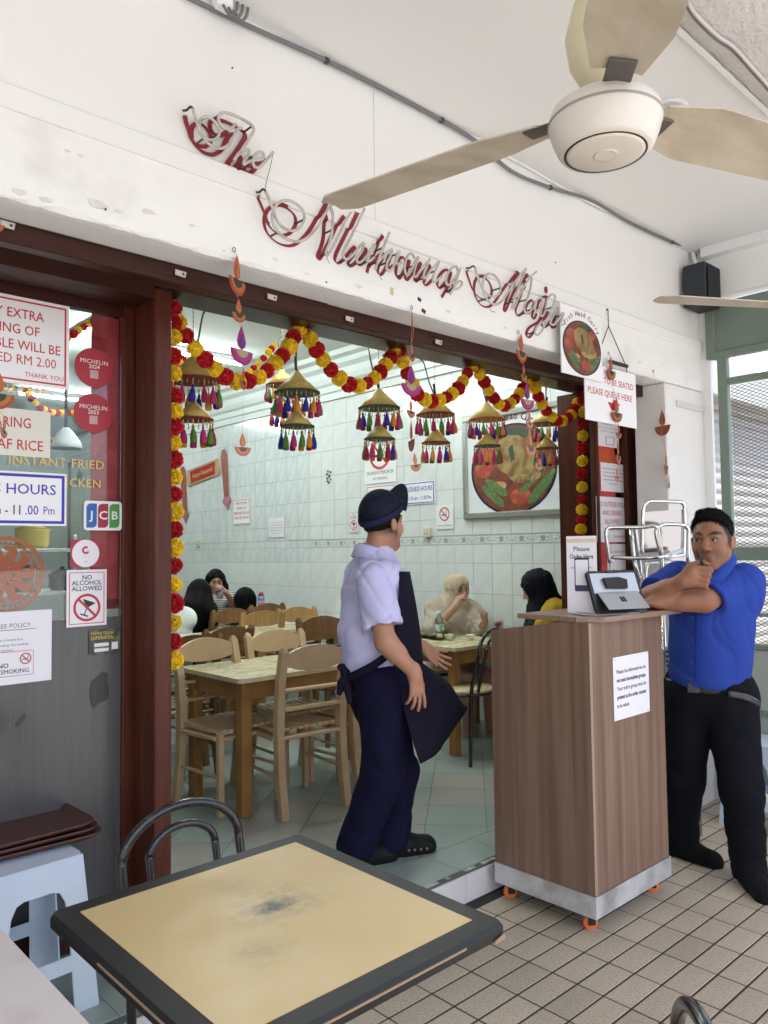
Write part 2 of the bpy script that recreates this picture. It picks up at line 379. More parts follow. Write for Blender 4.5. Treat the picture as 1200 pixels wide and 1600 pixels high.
tag(MB().box((-2.6, 0.9, 3.75), (14.8, 3.8, 0.3)).build('upper_floor_slab', M_wall), 'concrete slab above the walkway ceiling', 'slab', kind='structure')

# ---- shop front: concrete beam, moulding band, upper wall
sf = thing('shop_front', 'white painted shop front beam with flaking lower edge', 'shop front')
mb = MB(); NX = 420; x0, x1 = -4.0, 4.70; sec = []
nz = np.cumsum(np.random.randn(NX+1))*0; rn = np.random.rand(NX+1)
for i in range(NX+1):
    x = x0+(x1-x0)*i/NX; w = .5+.5*math.sin(x*3.1)*math.sin(x*7.7+1); c = 0.004+0.010*rn[i]*w+0.004*random.random(); j = 0.003*math.sin(x*1.7)
    sec.append([(x, YB+.002, 2.716), (x, YB+.001*math.sin(x*4), 2.62), (x, YB+.002*math.sin(x*2.3), ZB+.06), (x, YB+.001, ZB+c+.012*rn[i-1]*w), (x, YB+c*.9, ZB+j+.002), (x, YB+.03, ZB+j), (x, 2.34, ZB+.0), (x, 2.34, 2.52), (x, 2.76, 2.52)])
ns = len(sec[0]); mb.add([p for s in sec for p in s], [(i*ns+j, (i+1)*ns+j, (i+1)*ns+j+1, i*ns+j+1) for i in range(NX) for j in range(ns-1)], 0, False)
mb.build('beam', M_beam, sf)
MB().box((0.35, 2.45, 2.748), (8.70, 0.58, 0.068), b=0.004).build('moulding', M_wall, sf)
MB().box((0.36, 2.47, 3.10), (8.68, 0.58, 0.634)).build('upper_wall', M_wall, sf)
MB().box((0.36, 2.60, 2.66), (8.68, 0.30, 0.26)).build('core', M_wall, sf)
MB().box((0.3, 2.335, 2.436), (8.0, 0.05, 0.062), b=0.003).build('timber_strip', M_dwoodh, sf)
MB().box((0.3, 2.318, 2.472), (8.0, 0.02, 0.008)).build('track', mat('track_grey', (0.2, 0.19, 0.18), 0.4, metal=.6), sf)
for (u, v) in ((282, 428), (425, 465), (546, 499), (685, 535), (12, 352)):
    p = at(u, v, 1, 2.302)
    m = MB(); m.prism([(-.020, -.008), (.016, -.010), (.020, .009), (-.020, .010)], 0.004, front(p.x, p.y, p.z)); b = m.build('bracket', mat('old_bracket', (.50, .46, .40), .5, var=.15, vscale=60), sf)
    MB().lathe([(.004, 0), (.004, .0008)], 8, front(p.x+.008, p.y-.0045, p.z)).build('hole', M_ink, b)
for (u, v) in ((363, 106), (165, 327), (510, 441), (655, 468), (662, 486), (868, 410), (757, 14), (420, 348)):
    p = at(u, v, 1, YB-.001); s_ = 0.007 if v in (468, 486) else 0.0025
    MB().box((0, 0, 0), (s_*3 if s_ > .005 else s_*2, .003, s_*2.0), M=Matrix.Translation(p) @ Matrix.Rotation(.35, 4, 'Y')).build('nail', M_ink, sf)
for (u, v) in ((612, 455),): MB().box((0, 0, 0), (.018, .003, .03), M=Matrix.Translation(at(u, v, 1, YB-.001))).build('tape', mat('old_tape', (.55, .48, .33), .6), sf)
M_chip = mat('bare_plaster', (.68, .665, .64), .9, var=.1, vscale=40, bump=.4, bscale=80)
for k, (u, v, s_) in enumerate(((152, 318, .045), (72, 312, .03), (232, 331, .035), (106, 236, .014), (126, 243, .016), (30, 300, .03), (350, 392, .012), (300, 352, .02), (430, 405, .02), (560, 447, .03), (700, 486, .025), (790, 512, .02), (1000, 566, .03), (1035, 568, .018), (480, 428, .018), (185, 330, .02))):
    p = at(u, v, 1, YB-.0005); rg = random.Random(k)
    MB().prism([(s_*.7*(.6+.5*rg.random())*math.cos(a), s_*.3*(.5+.6*rg.random())*math.sin(a)) for a in np.linspace(0, 6.283, 13)[:-1]], .0012, front(p.x, p.y, p.z)).build('paint_chip', M_chip, sf)
pa_, pb2 = at(584, 146, 1, 2.178), at(584, 345, 1, 2.178); MB().box((pa_.x, 2.1795, 3.05), (.0022, .002, .52)).build('panel_joint', mat('joint_grey', (.55, .55, .54), .8), sf)  # thin grey strip along the plasterboard joint
# pier at the right end, pilaster behind it, dark gap
pr = thing('pier', 'dirty white pier at the right end of the shop front', 'pier')
MB().box(((4.226+4.70)/2, 2.27, 1.23), (4.70-4.226, 0.2, 2.474), b=0.006).build('shaft', M_pier, pr)
MB().box(((4.35+4.70)/2, 2.164, 2.36), (0.36, 0.006, 0.035)).build('flat_strip', mat('strip_metal', (.62, .61, .60), .4), pr)
MB().box((4.715, 2.3, 1.66), (0.03, 0.36, 3.32)).build('corner_return', M_wall, pr)
pl = thing('pilaster', 'narrow sooty white pilaster beside the timber frame', 'pilaster')
xa, xb = at(999, 700, 1, 2.47).x, at(1033, 700, 1, 2.47).x
MB().box(((xa+xb)/2, 2.55, 1.26), (xb-xa, 0.16, 2.25), b=0.005).build('shaft', M_pier, pl)
MB().box(((xa+xb)/2, 2.545, 2.41), (xb-xa+.02, 0.17, 0.05), b=0.005).build('cap', M_pier, pl)
MB().box((4.80, 2.9, 1.7), (0.5, 0.14, 3.3)).build('dark_gap', M_ink, pl)  # black box standing in for the dark void beside the pier

# ---- timber frame and glazed leaves
fr = thing('timber_frame', 'dark red brown timber door frame round the shop opening', 'door frame')
xl0, xl1 = at(242, 900, 1, YF).x, at(268.5, 900, 1, YF).x
MB().box(((xl0+xl1)/2, YF+.08, 1.31), (xl1-xl0, 0.16, 2.36), b=0.004).build('post', M_dwood, fr)
xr0, xr1 = at(906, 720, 1, YF+.1).x, at(934, 720, 1, YF+.1).x
MB().box(((xr0+xr1)/2, YF+.18, 1.31), (xr1-xr0, 0.16, 2.36), b=0.004).build('post', M_dwood, fr)
xs0, xs1 = at(980, 720, 1, 2.46).x, at(999, 720, 1, 2.46).x
MB().box(((xs0+xs1)/2, 2.51, 1.31), (xs1-xs0, 0.1, 2.3), b=0.004).build('post', M_dwood, fr)
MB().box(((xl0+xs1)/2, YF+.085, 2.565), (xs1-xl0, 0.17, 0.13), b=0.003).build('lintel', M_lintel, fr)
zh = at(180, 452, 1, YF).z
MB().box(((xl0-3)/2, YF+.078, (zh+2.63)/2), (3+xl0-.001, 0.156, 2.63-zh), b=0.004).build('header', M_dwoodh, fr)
YG = 2.83
def leaf(name, label, x0, x1, xa, xb, ztop, zmid, film=True, YG=YG):
    t = thing(name, label, 'glazed door', ((x0+x1)/2, YG, FL)); L = t.location
    def bx(nm, m, ax, bx_, az, bz, y=YG, d=.045, b=.004):
        return MB().box(((ax+bx_)/2-L.x, y-L.y, (az+bz)/2-L.z), (bx_-ax, d, bz-az), b=b).build(nm, m, t)
    bx('stile', M_dwood, x0, xa, FL, 2.6); bx('stile', M_dwood, xb, x1, FL, 2.6)
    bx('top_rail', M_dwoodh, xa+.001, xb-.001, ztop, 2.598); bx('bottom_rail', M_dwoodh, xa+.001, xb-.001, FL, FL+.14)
    bx('pane', glass_mat(name+'_glass'), xa+.001, xb-.001, zmid, ztop, y=YG, d=.006, b=0)
    if film:
        bx('film_panel', mat('grey_film', (0.075, 0.073, 0.072), 0.22, col2=(0.088, 0.085, 0.082), mix=(.3, .8), mscale=4, stretch=(26, 1, .9), detail=8, rvar=.06, var=.10, vscale=2), xa+.001, xb-.001, FL+.141, zmid-.001, y=YG-.002, d=.008, b=0)
    return t
xsl = at(192, 900, 1, YG-.02).x; ztop = at(100, 476, 1, YG-.02).z; zmid = at(110, 967, 1, YG).z
leafL = leaf('glazed_door', 'tall glazed leaf covered in stickers with grey film below', -0.75, xl1+.02, -0.65, xsl, ztop, zmid)
YGR = 2.50; xg0, xg1 = at(931, 720, 1, YGR).x, at(981, 720, 1, YGR).x
leafR = leaf('glazed_door', 'narrow glazed leaf behind the hanging queue sign', xg0-.022, xg1+.03, xg0, xg1, 2.38, .9, YG=YGR)
# torn film patches on the left leaf
for pts, m in (([(143, 1065), (150, 1060), (160, 1050), (168, 1052), (167, 1062), (171, 1078), (168, 1093), (155, 1098), (146, 1107), (141, 1095), (140, 1080)], 'torn_film'), ([(24, 1132), (38, 1115), (41, 1120), (28, 1136)], 'brown_smear')):
    P = [at(u, v, 1, YG-.008) for u, v in pts]; c = sum(P, V(0, 0, 0))/len(P)
    o = MB().prism([(p.x-c.x, p.z-c.z) for p in P][::-1], .001, frame((0, 0, 0), (1, 0, 0), (0, 0, 1))).build(m, mat(m, (0.018, .019, .022) if m == 'torn_film' else (.05, .03, .025), .3), leafL)
    o.location = c-leafL.location

# ---- shop side wall: tiles, border, cornice
sw = tag(MB().box((XW+.07, 7.93, 1.8), (0.12, 10.3, 3.4)).build('side_wall', M_wgrout), 'shop side wall of glossy white tiles with patterned border', 'wall')
rows = [(.136, .161), (.161, .411), (.411, .661), (.661, .911), (.911, 1.161), (1.161, 1.409), (1.409, 1.562), ('b', 1.562, 1.640), (1.642, 1.784), (1.784, 2.034), (2.034, 2.284), (2.284, 2.534), (2.534, 2.784), (2.784, 3.034)]
tm = {}
M_orn = mat('border_print', (0.33, 0.35, 0.35), 0.3)
def wt(h, kind):
    k = (round(h, 3), kind)
    if k not in tm:
        m = MB().box((0, 0, 0), (0.010, 0.1975, h-.0025), b=0.0012)
        if kind == 'b':
            F = frame((-.0052, 0, 0), (0, -1, 0), (0, 0, 1))
            for y_ in (-.033, .033): m.box((0, y_, 0), (.19, .004, .0008), M=F, mi=1)
            for sx in (-1, 1):
                for cx, cy, r_ in ((.034, -.004, .017), (.066, .004, .014), (.085, -.010, .008)):
                    q = [V(sx*(cx+r_*math.cos(a)), cy+r_*math.sin(a), 0) for a in np.linspace(R(20), R(300), 9)]
                    m.tube([F @ p for p in q], .0022, 4, mi=1)
            m.prism([(-.012, -.02), (.012, -.02), (.020, .022), (-.020, .022)], .0008, F, mi=1)
        me = m.mesh('wall_tile'); me.materials.append({'w': M_wtile, 'b': M_wtile, 's': M_wtileb}[kind])
        if kind == 'b': me.materials.append(M_orn)
        tm[k] = me
    return tm[k]
wl = []
for k in range(-10, 44):
    yc = 4.651+.2*(k+.5)
    if yc < 2.9 or yc > 12.9: continue
    for r_ in rows:
        kind = 'w'; z0, z1 = r_[-2], r_[-1]
        strk = 6.43 < yc < 8.58
        if r_[0] == 'b': kind = 's' if strk else 'b'
        elif strk and z0 >= 1.40: kind = 's'
        z = inframe((XW, yc, (z0+z1)/2), 5)
        vis = z is not None and yc < 9.6 and (z1 > .9 or yc < 6)
        wl.append((z if vis else 99, yc, z0, z1, kind))
wl.sort(key=lambda c: c[0]); farw = MB()
for n, (z, yc, z0, z1, kind) in enumerate(wl):
    dx = random.uniform(-.0006, .0006)
    if n < 300 and z < 99:
        o = link('wall_tile', wt(z1-z0, kind), None, sw); o.location = (XW+.005+dx, yc, (z0+z1)/2)
    else: farw.box((XW+.005+dx, yc, (z0+z1)/2), (.010, .1975, z1-z0-.0025), mi=1 if kind == 's' else 0)
tag(farw.build('wall_tile_field', [M_wtile, M_wtileb], sw), kind='stuff')
M_int = mat('shop_plaster', (0.70, 0.74, 0.71), 0.7, var=0.02, vscale=1)
prof = [(0, 3.034), (.025, 3.034), (.025, 3.10), (.045, 3.11), (.045, 3.17), (.075, 3.19), (.095, 3.24), (.10, 3.30), (.15, 3.335), (.16, 3.38), (.22, 3.40), (.22, 3.46), (0, 3.46)]
mb = MB(); vs = [(XW-a, y, z) for y in (2.78, 13.0) for a, z in prof]; n = len(prof)
mb.add(vs, [(i, (i+1) % n, n+(i+1) % n, n+i) for i in range(n)]); mb.build('cornice', M_int, sw)
tag(MB().box((1.0, 7.93, 3.50), (8.0, 10.4, 0.1)).build('shop_ceiling', M_int), 'pale painted ceiling inside the shop', 'ceiling', kind='structure')
bw = tag(MB().box((1.0, 13.06, 1.7), (8.0, 0.1, 3.6)).build('back_wall', mat('back_tiles', (.50, .54, .53), .3, var=.03)), 'tiled back wall deep inside the shop', 'wall')
tag(MB().box((-2.9, 7.9, 1.7), (0.1, 10.3, 3.6)).build('kitchen_wall', mat('kitchen_wall_paint', (.50, .53, .52), .5, var=.03)), 'grey wall on the kitchen side of the shop', 'wall')
tag(MB().box((-2.0, 2.72, 1.7), (2.4, 0.14, 3.4)).build('front_wall_left', M_wall), 'shop front wall left of the glazed leaf', 'wall')

# ---- end gate across the walkway, neighbour's roller shutter behind it
XG = 4.70
gt = thing('end_gate', 'sage green steel gate with diamond mesh across the walkway', 'gate', (XG, 1.0, 0))
def gb(nm, y0, y1, z0, z1, d=.045, m=M_shutg, dx=0, b=.004):
    return MB().box((dx, (y0+y1)/2-1.0, (z0+z1)/2), (d, y1-y0, z1-z0), b=b).build(nm, m, gt)
YP0, YP1 = at(1122, 560, 0, XG).y, at(1137, 560, 0, XG).y
gb('post', YP1, YP0, 0, 2.68); gb('post', .05, .10, 0, 2.68)
gb('top_panel', .05, 2.13, 2.68, 3.0, d=.03); gb('panel_rim', .05, 2.10, 2.655, 2.70, d=.05, dx=-.002); gb('panel_rim', 2.075, 2.13, 2.66, 3.0, d=.052, dx=-.003)
gb('rail', .10, YP1-.001, 2.49, 2.53); gb('rail', .10, YP1-.001, 1.435, 1.515); gb('rail', .10, YP1-.001, 1.285, 1.305, d=.03); gb('rail', .10, YP1-.001, 1.11, 1.13, d=.03); gb('rail', .10, YP1-.001, .92, .95)
gb('kick_panel', .10, YP1-.001, .57, .919, d=.012, m=mat('gate_kick', (.33, .36, .31), .5, var=.05, vscale=5)); gb('rail', .10, YP1-.001, .54, .569); gb('kick_panel', .10, YP1-.001, .1, .539, d=.012, m=MATS['gate_kick'])
def diamond(y0, y1, z0, z1, p=.042, q=.021, w=.0017):
    m = MB(); ny = int((y1-y0)/p); nzz = int((z1-z0)/q)
    for j in range(nzz):
        for i in range(ny):
            ya, yb, za, zb = y0+i*p, y0+(i+1)*p, z0+j*q, z0+(j+1)*q; ym = (ya+yb)/2; zm = (za+zb)/2
            for a, b_ in (((ya, zm), (ym, za)), ((ym, za), (yb, zm)), ((yb, zm), (ym, zb)), ((ym, zb), (ya, zm))):
                if b_[1] > a[1] and j < nzz-1 and False: continue
                dy, dz = b_[0]-a[0], b_[1]-a[1]; l = math.hypot(dy, dz); nyv, nzv = -dz/l*w, dy/l*w
                m.add([(0, a[0]-nyv-1, a[1]-nzv), (0, b_[0]-nyv-1, b_[1]-nzv), (0, b_[0]+nyv-1, b_[1]+nzv), (0, a[0]+nyv-1, a[1]+nzv)], [(0, 1, 2, 3)])
    return m
dm = diamond(1.2, YP1-.002, 1.515, 2.49); b_ = diamond(1.2, YP1-.002, .95, 1.435); dm.add(b_.v, b_.f)
tag(dm.build('diamond_mesh', mat('mesh_steel', (.07, .075, .07), .5), gt), kind='stuff')
ew = tag(MB().box((XG+.0, 1.65, 3.19), (0.12, 1.0, 0.33)).build('end_fascia', M_wall), 'white wall strip above the green gate', 'wall')
MB().box((XG-.03, 1.65, ZC-.03), (.2, .9, .06), b=.004).build('trim', M_ceil, ew)
rs = thing('roller_shutter', 'closed silver roller shutter of the neighbouring shop', 'shutter', (6.0, 2.46, 0))
sp = []
for i in range(7): a = math.pi*i/6; sp.append((-.015*math.sin(a), -.0375+.075*i/6))
m = MB(); vs = [(x, y_, z_) for x in (-1.15, 1.15) for (y_, z_) in sp]; m.add(vs, [(i, 7+i, 8+i, i+1) for i in range(6)], 0, True)
m.box((0, .002, -.0375), (2.3, .008, .006)); sme = m.mesh('slat'); sme.materials.append(M_shut)
for k in range(33):
    o = link('slat', sme, None, rs); o.location = (.15, 0, .12+.0755*k)
MB().box((.15, -.02, 2.66), (2.4, .30, .26), b=.01).build('housing', mat('housing_grey', (.34, .35, .35), .5), rs)
for x_ in (-1.03, 1.33): MB().box((x_, -.03, 1.3), (.06, .07, 2.5), b=.004).build('guide', M_shutg, rs)
nb = thing('neighbour_front', 'white front of the neighbouring shop above its shutter', 'building')
MB().box((9.5, 2.75, 1.6), (5.1, .4, 3.5)).build('wall', M_wall, nb); MB().box((5.9, 2.8, 3.1), (2.3, .5, .62)).build('wall', M_wall, nb); MB().box((4.99, 2.6, 1.6), (.16, .3, 3.3)).build('wall', M_wall, nb)
tag(MB().box((5.9, 2.75, 1.4), (2.4, .06, 2.9)).build('shutter_backing', M_dark), 'dark space behind the roller shutter', 'wall', kind='structure')  # darkness behind the slats given by a dark sheet
# ---- conduit, speaker, downlight
cp = [(285, -8), (400, 46), (510, 95), (600, 140), (690, 188), (745, 222), (800, 268), (860, 293), (920, 312), (985, 348), (1050, 378), (1078, 386), (1088, 395), (1092, 404)]
cn = thing('conduit', 'grey cable conduit sagging along the top of the wall', 'cable')
pts = [at(u, v, 1, YB-.012) for u, v in cp]
MB().tube(spline(pts, 8), .0085, 8).build('sheath', M_conduit, cn)
for k in (2, 4, 7, 10): p = pts[k]; MB().tube([p+V(-.008, 0, 0), p+V(.008, 0, 0)], .012, 8).build('clip', M_dark, cn)
q = [at(u, v, 1, YB-.006) for u, v in ((560, 105), (650, 150), (700, 185), (760, 225), (830, 265), (900, 305), (960, 335), (1080, 392))]
MB().tube(spline(q, 6), .006, 6).build('white_wire', M_wall, cn)
sp_ = thing('wall_speaker', 'black box speaker mounted high in the corner', 'speaker')
pa = at(1066, 416, 1, YB-.02); pb = at(1083, 478, 1, YB-.13)
MB().box((pa.x+.10, YB-.085, (pa.z+2.94)/2), (.19, .14, pa.z-2.94), b=.008, M=None).build('cabinet', mat('speaker_black', (.016, .022, .028), .55, bump=.1, bscale=150), sp_)
MB().box((pa.x+.10, YB-.163, (pa.z+2.94)/2), (.16, .006, pa.z-2.94-.03), b=.003).build('grille', mat('grille_black', (.012, .017, .022), .8, bump=.5, bscale=300), sp_)
MB().tube([(pa.x+.14, YB-.05, pa.z-.01), (pa.x+.145, YB-.03, pa.z+.07), (pa.x+.15, YB-.015, ZC)], .012, 10).build('pipe', M_wall, sp_)
pd = at(1043, 170, 2, ZC)
dl = thing('downlight', 'unlit round downlight ring in the ceiling', 'light', (pd.x, pd.y, ZC))
MB().lathe([(.05, -.001), (.062, -.008), (.078, -.008), (.082, 0)], 28).build('ring', M_ceil, dl)
MB().prism(ell(.05, .05, 28), .001, z0=-.003).build('lens', mat('lens_grey', (.55, .56, .56), .3), dl)
jb = thing('junction_fitting', 'white cable fitting with dark wires at the top of the wall', 'fitting')
p = at(356, 10, 1, YB-.03); MB().box((p.x-.02, p.y, p.z), (.06, .05, .045), b=.008).build('body', M_whitep, jb)
for dx in (-.01, .01, .03): MB().tube(spline([p+V(dx-.02, -.02, -.02), p+V(dx, -.03, -.05), p+V(dx+.03, -.02, -.01), p+V(dx+.05, 0, .06)], 5), .005, 6).build('wire', M_conduit, jb)
# ================================================================= SIGNS AND DECORATIONS
_txt = {}
def text_mesh(s, size=1.0, bold=0.0, xs=1.0, ext=0.0, align='CENTER', shear=0.0, sp=1.0):
    if 'M' in s: bold = 0.0          # a fattened M fills wrongly in the built-in font
    k = (s, bold, align, shear, sp)
    if k not in _txt:
        c = bpy.data.curves.new('t', 'FONT'); c.body = s; c.size = 10.0; c.align_x = align; c.align_y = 'CENTER'; c.offset = bold*10; c.resolution_u = 2; c.shear = shear; c.space_character = sp
        o = bpy.data.objects.new('t', c); me = bpy.data.meshes.new_from_object(o)
        _txt[k] = ([tuple(v.co*.1) for v in me.vertices], [tuple(p.vertices) for p in me.polygons])
        bpy.data.objects.remove(o); bpy.data.curves.remove(c); bpy.data.meshes.remove(me)
    vs, fs = _txt[k]; return [(x*size*xs, y*size, z) for x, y, z in vs], fs
def lettering(parent, F, s, x, y, size, m, bold=0.0, xs=1.0, z=0.0015, align='CENTER', shear=0.0, rot=0.0, name='lettering', w=None, sp=1.0):
    vs, fs = text_mesh(s, size, bold, xs, align=align, shear=shear, sp=sp)
    if w is not None:                       # fit to width w
        a = min(p[0] for p in vs); b = max(p[0] for p in vs); k = w/(b-a); vs = [((p[0]-(a+b)/2)*k, p[1], p[2]) for p in vs]
    c, s_ = math.cos(rot), math.sin(rot)
    mb = MB(); mb.add([F @ Vector((x+p[0]*c-p[1]*s_, y+p[0]*s_+p[1]*c, z)) for p in vs], fs)
    return mb.build(name, m, parent)
def board(name, label, F, w, h, m, t=.003, cat='sign', border=None, group=None, r=0.0):
    o = thing(name, label, cat, F.translation, group=group); F2 = F.copy(); F2.translation = (0, 0, 0)
    poly = rrect(w, h, r) if r > 0 else [(-w/2, -h/2), (w/2, -h/2), (w/2, h/2), (-w/2, h/2)]
    MB().prism(poly, t, F2, z0=0).build('sheet', m, o)
    if border:
        bm, ins, bwid = border; mb = MB()
        for cx, cy, sx, sy in ((0, h/2-ins, w-2*ins+bwid, bwid), (0, -h/2+ins, w-2*ins+bwid, bwid), (w/2-ins, 0, bwid, h-2*ins-bwid), (-w/2+ins, 0, bwid, h-2*ins-bwid)):
            mb.box((cx, cy, t+.0004), (sx, sy, .0008), M=F2)
        mb.build('border', bm, o)
    o['t'] = t; return o, F2
def pxrect(tl, br, ax, val):
    a = at(*tl, ax, val); b = at(*br, ax, val); c = (a+b)/2
    w = abs(a.x-b.x) if ax == 1 else abs(a.y-b.y); return (front if ax == 1 else side)(*c), w, abs(a.z-b.z)
def L3(o, F, s, x, y, size, m, **k): return lettering(o, F, s, x, y, size, m, z=o['t']+.0006, **k)
def no_symbol(o, F, cx, cy, r, kind, red=None):
    z = o['t']+.0012; red = red or M_red; mb = MB()
    n = 36; vs = []
    for i in range(n):
        a = 2*math.pi*i/n
        for q in (r, r*.82): vs.append(F @ Vector((cx+q*math.cos(a), cy+q*math.sin(a), z)))
    mb.add(vs, [(2*i, 2*((i+1) % n), 2*((i+1) % n)+1, 2*i+1) for i in range(n)])
    mb.box((0, 0, 0), (r*1.75, r*.17, .0004), M=F @ Matrix.Translation((cx, cy, z)) @ Matrix.Rotation(R(-45), 4, 'Z')); mb.build('ban_ring', red, o)
    g = MB(); G = F @ Matrix.Translation((cx, cy, z-.0006))
    if kind == 'glass':
        G = G @ Matrix.Rotation(R(-20), 4, 'Z')
        g.prism([(-.5*r, .5*r), (0, -.05*r), (.5*r, .5*r)], .0003, G); g.box((0, -.3*r, 0), (.07*r, .5*r, .0003), M=G); g.box((0, -.58*r, 0), (.6*r, .1*r, .0003), M=G)
    else:
        g.box((-.1*r, -.12*r, 0), (.95*r, .16*r, .0003), M=G)
        g.tube([G @ Vector((.42*r, 0, 0)), G @ Vector((.35*r, .25*r, 0)), G @ Vector((.5*r, .4*r, 0)), G @ Vector((.38*r, .6*r, 0))], .03*r, 4)
    g.build('pictogram', M_ink, o)
YS = YG-.010
# ---- left leaf stickers (street face of the glass)
F, w, h = pxrect((-100, 428), (107, 600), 1, YS-.004); F = front(F.translation.x, YS-.006, at(107, 545, 1, YS).z); h = at(108, 481, 1, YS).z-at(108, 611, 1, YS).z
o, f = board('notice', 'white notice with red border about extra vegetable servings', F, w, h, M_whitep, border=(M_red, .014, .006))
for s, y, xs_ in (('EVERY EXTRA', .30, .86), ('SERVING OF', .12, .86), ('VEGETABLE WILL BE', -.06, .86), ('CHARGED RM 2.00', -.225, .86)): L3(o, f, s, .0, y*h, h*.155, M_red, xs=.86, bold=0.0066)
L3(o, f, 'THANK YOU', w*.30, -.385*h, h*.075, M_red, bold=0.0033)
def stick(name, label, tl, br, m, **k):
    F, w, h = pxrect(tl, br, 1, YS); F = front(F.translation.x, YS, F.translation.z); o, f = board(name, label, F, w, h, m, **k); return o, f, w, h
o, f, w, h = stick('notice', 'cream notice in red capitals about sharing leaf rice', (-130, 622), (78, 716), mat('cream_paper', (.70, .68, .60), .5, var=.03), t=.002)
L3(o, f, 'NO SHARING', .02, .20*h, h*.31, M_red, xs=.8, bold=0.0066); L3(o, f, 'BANANA LEAF RICE', -.01, -.27*h, h*.31, M_red, w=w*.93, bold=0.0066)
o, f, w, h = stick('notice', 'blue bordered business hours notice on the glazed leaf', (-128, 728), (103, 822), M_whitep, border=(M_blue, .012, .010))
L3(o, f, 'BUSINESS HOURS', 0, .17*h, h*.27, M_blue, w=w*.84, bold=0.0066); L3(o, f, '11.30 am -', -.09*w, -.22*h, h*.25, M_blue, xs=.8, bold=0.0066); L3(o, f, '11', .14*w, -.22*h, h*.25, M_ink, xs=.8, bold=0.011); L3(o, f, '.00', .245*w, -.22*h, h*.25, M_blue, xs=.8, bold=0.0066); L3(o, f, 'Pm', .37*w, -.22*h, h*.22, M_blue, xs=.8)
M_yv = mat('yellow_vinyl', (.72, .47, .14), .4)
vl = thing('vinyl_lettering', 'yellow vinyl menu words stuck on the glass', 'lettering')
for s, u0, v, hh in (('BANANA LEAF', 72, 614, .030), ('COMBO', 86, 690, .032), ('INSTANT FRIED', 163, 728, .036), ('CHICKEN', 158, 757, .034)):
    p = at(u0, v, 1, YS); lettering(vl, front(p.x, YS, p.z), s, 0, 0, hh*1.25, M_yv, bold=0.0055, align='RIGHT', sp=1.08, z=.0006)
M_mred = mat('sticker_red', (.38, .015, .03), .35)
for (cx, cy), yr, lab in (((147, 575), '2024', 'round dark red 2024 award sticker, the upper of two'), ((146, 646), '2023', 'round dark red 2023 award sticker, the lower of two')):
    c = at(cx, cy, 1, YS); rr = at(cx+30, cy, 1, YS).x-c.x
    o = thing('award_sticker', lab, 'sticker', c, group='award stickers'); f = frame((0, 0, 0), (1, 0, 0), (0, 0, 1)); o['t'] = .001
    MB().prism(ell(rr, rr, 40), .001, f).build('disc', M_mred, o)
    L3(o, f, 'MICHELIN', 0, .30*rr, .30*rr, M_whitep, bold=0.0066, sp=1.1); L3(o, f, yr, 0, .05*rr, .28*rr, M_whitep, bold=0.0066)
    MB().box((0, -.33*rr, .0013), (.42*rr, .42*rr, .0004), M=f).build('panel', mat('sticker_pale', (.55, .35, .36), .5), o)
o, f, w, h = stick('card_sticker', 'rounded white card sticker with blue, red and green bars', (131, 782), (190, 829), M_whitep, t=.001, r=.012)
for k, (m, ch) in enumerate(((mat('jb', (.01, .12, .42), .4), 'J'), (mat('jr', (.35, .01, .04), .4), 'C'), (mat('jg', (.06, .30, .06), .4), 'B'))):
    cx = (k-1)*.30*w; bw_, bh = .27*w, .82*h; r_ = .10*w
    poly = [(cx-bw_/2, -bh/2), (cx+bw_/2-r_, -bh/2), (cx+bw_/2-.03*w, -bh/2+.03*w), (cx+bw_/2, -bh/2+r_), (cx+bw_/2, bh/2), (cx-bw_/2+r_, bh/2), (cx-bw_/2+.03*w, bh/2-.03*w), (cx-bw_/2, bh/2-r_)]
    MB().prism(poly, .0005, f, z0=.001).build('bar', m, o); lettering(o, f, ch, cx, 0, .40*h, M_whitep, bold=0.0165, z=.0022, xs=1.1)
o, f, w, h = stick('round_sticker', 'white round sticker on a red square', (110, 843), (157, 886), mat('sticker_red2', (.36, .015, .04), .4), t=.001, r=.008)
MB().prism(ell(.45*w, .45*w, 32), .0005, f, z0=.001).build('disc', M_paper, o)
MB().tube([f @ V(.10*w*math.cos(a), .12*h+.10*w*math.sin(a), .002) for a in np.linspace(R(60), R(330), 10)], .0035, 5).build('emblem', M_red, o)
L3(o, f, '- - - - -', 0, -.12*h, .10*h, M_red, bold=0.0055); L3(o, f, '2018', 0, -.30*h, .07*h, M_red)
o, f, w, h = stick('alcohol_sign', 'laminated no alcohol allowed sign with banned glass symbol', (104, 891), (166, 976), M_paper, t=.002, border=(M_red, .010, .0025))
for s, y in (('NO', .36), ('ALCOHOL', .265), ('ALLOWED', .165)): L3(o, f, s, 0, y*h, .115*h, M_ink, bold=0.011, w=None if s == 'NO' else .76*w)
no_symbol(o, f, 0, -.17*h, .34*w, 'glass')
o, f, w, h = stick('policy_sheet', 'taped sheet headed smoke free policy', (-110, 963), (80, 1062), M_paper, t=.0015)
L3(o, f, 'SMOKE FREE POLICY', .06*w, .30*h, .085*h, M_grey); MB().box((.06*w, .245*h, .002), (.6*w, .002, .0004), M=f).build('rule', M_grey, o)
for k, s in enumerate(('Restoran Sri Nirwana Maju is Smoke Free', 'protect from the effects of smoking. Any smoking', 'in this area are not allowed.')): L3(o, f, s, .0*w, (.11-.07*k)*h, .045*h, M_grey)
MB().box((.17*w, -.22*h, .0018), (.34*w, .34*h, .0005), M=f).build('box_edge', M_red, o); MB().box((.17*w, -.22*h, .0022), (.33*w, .325*h, .0005), M=f).build('box_fill', M_paper, o)
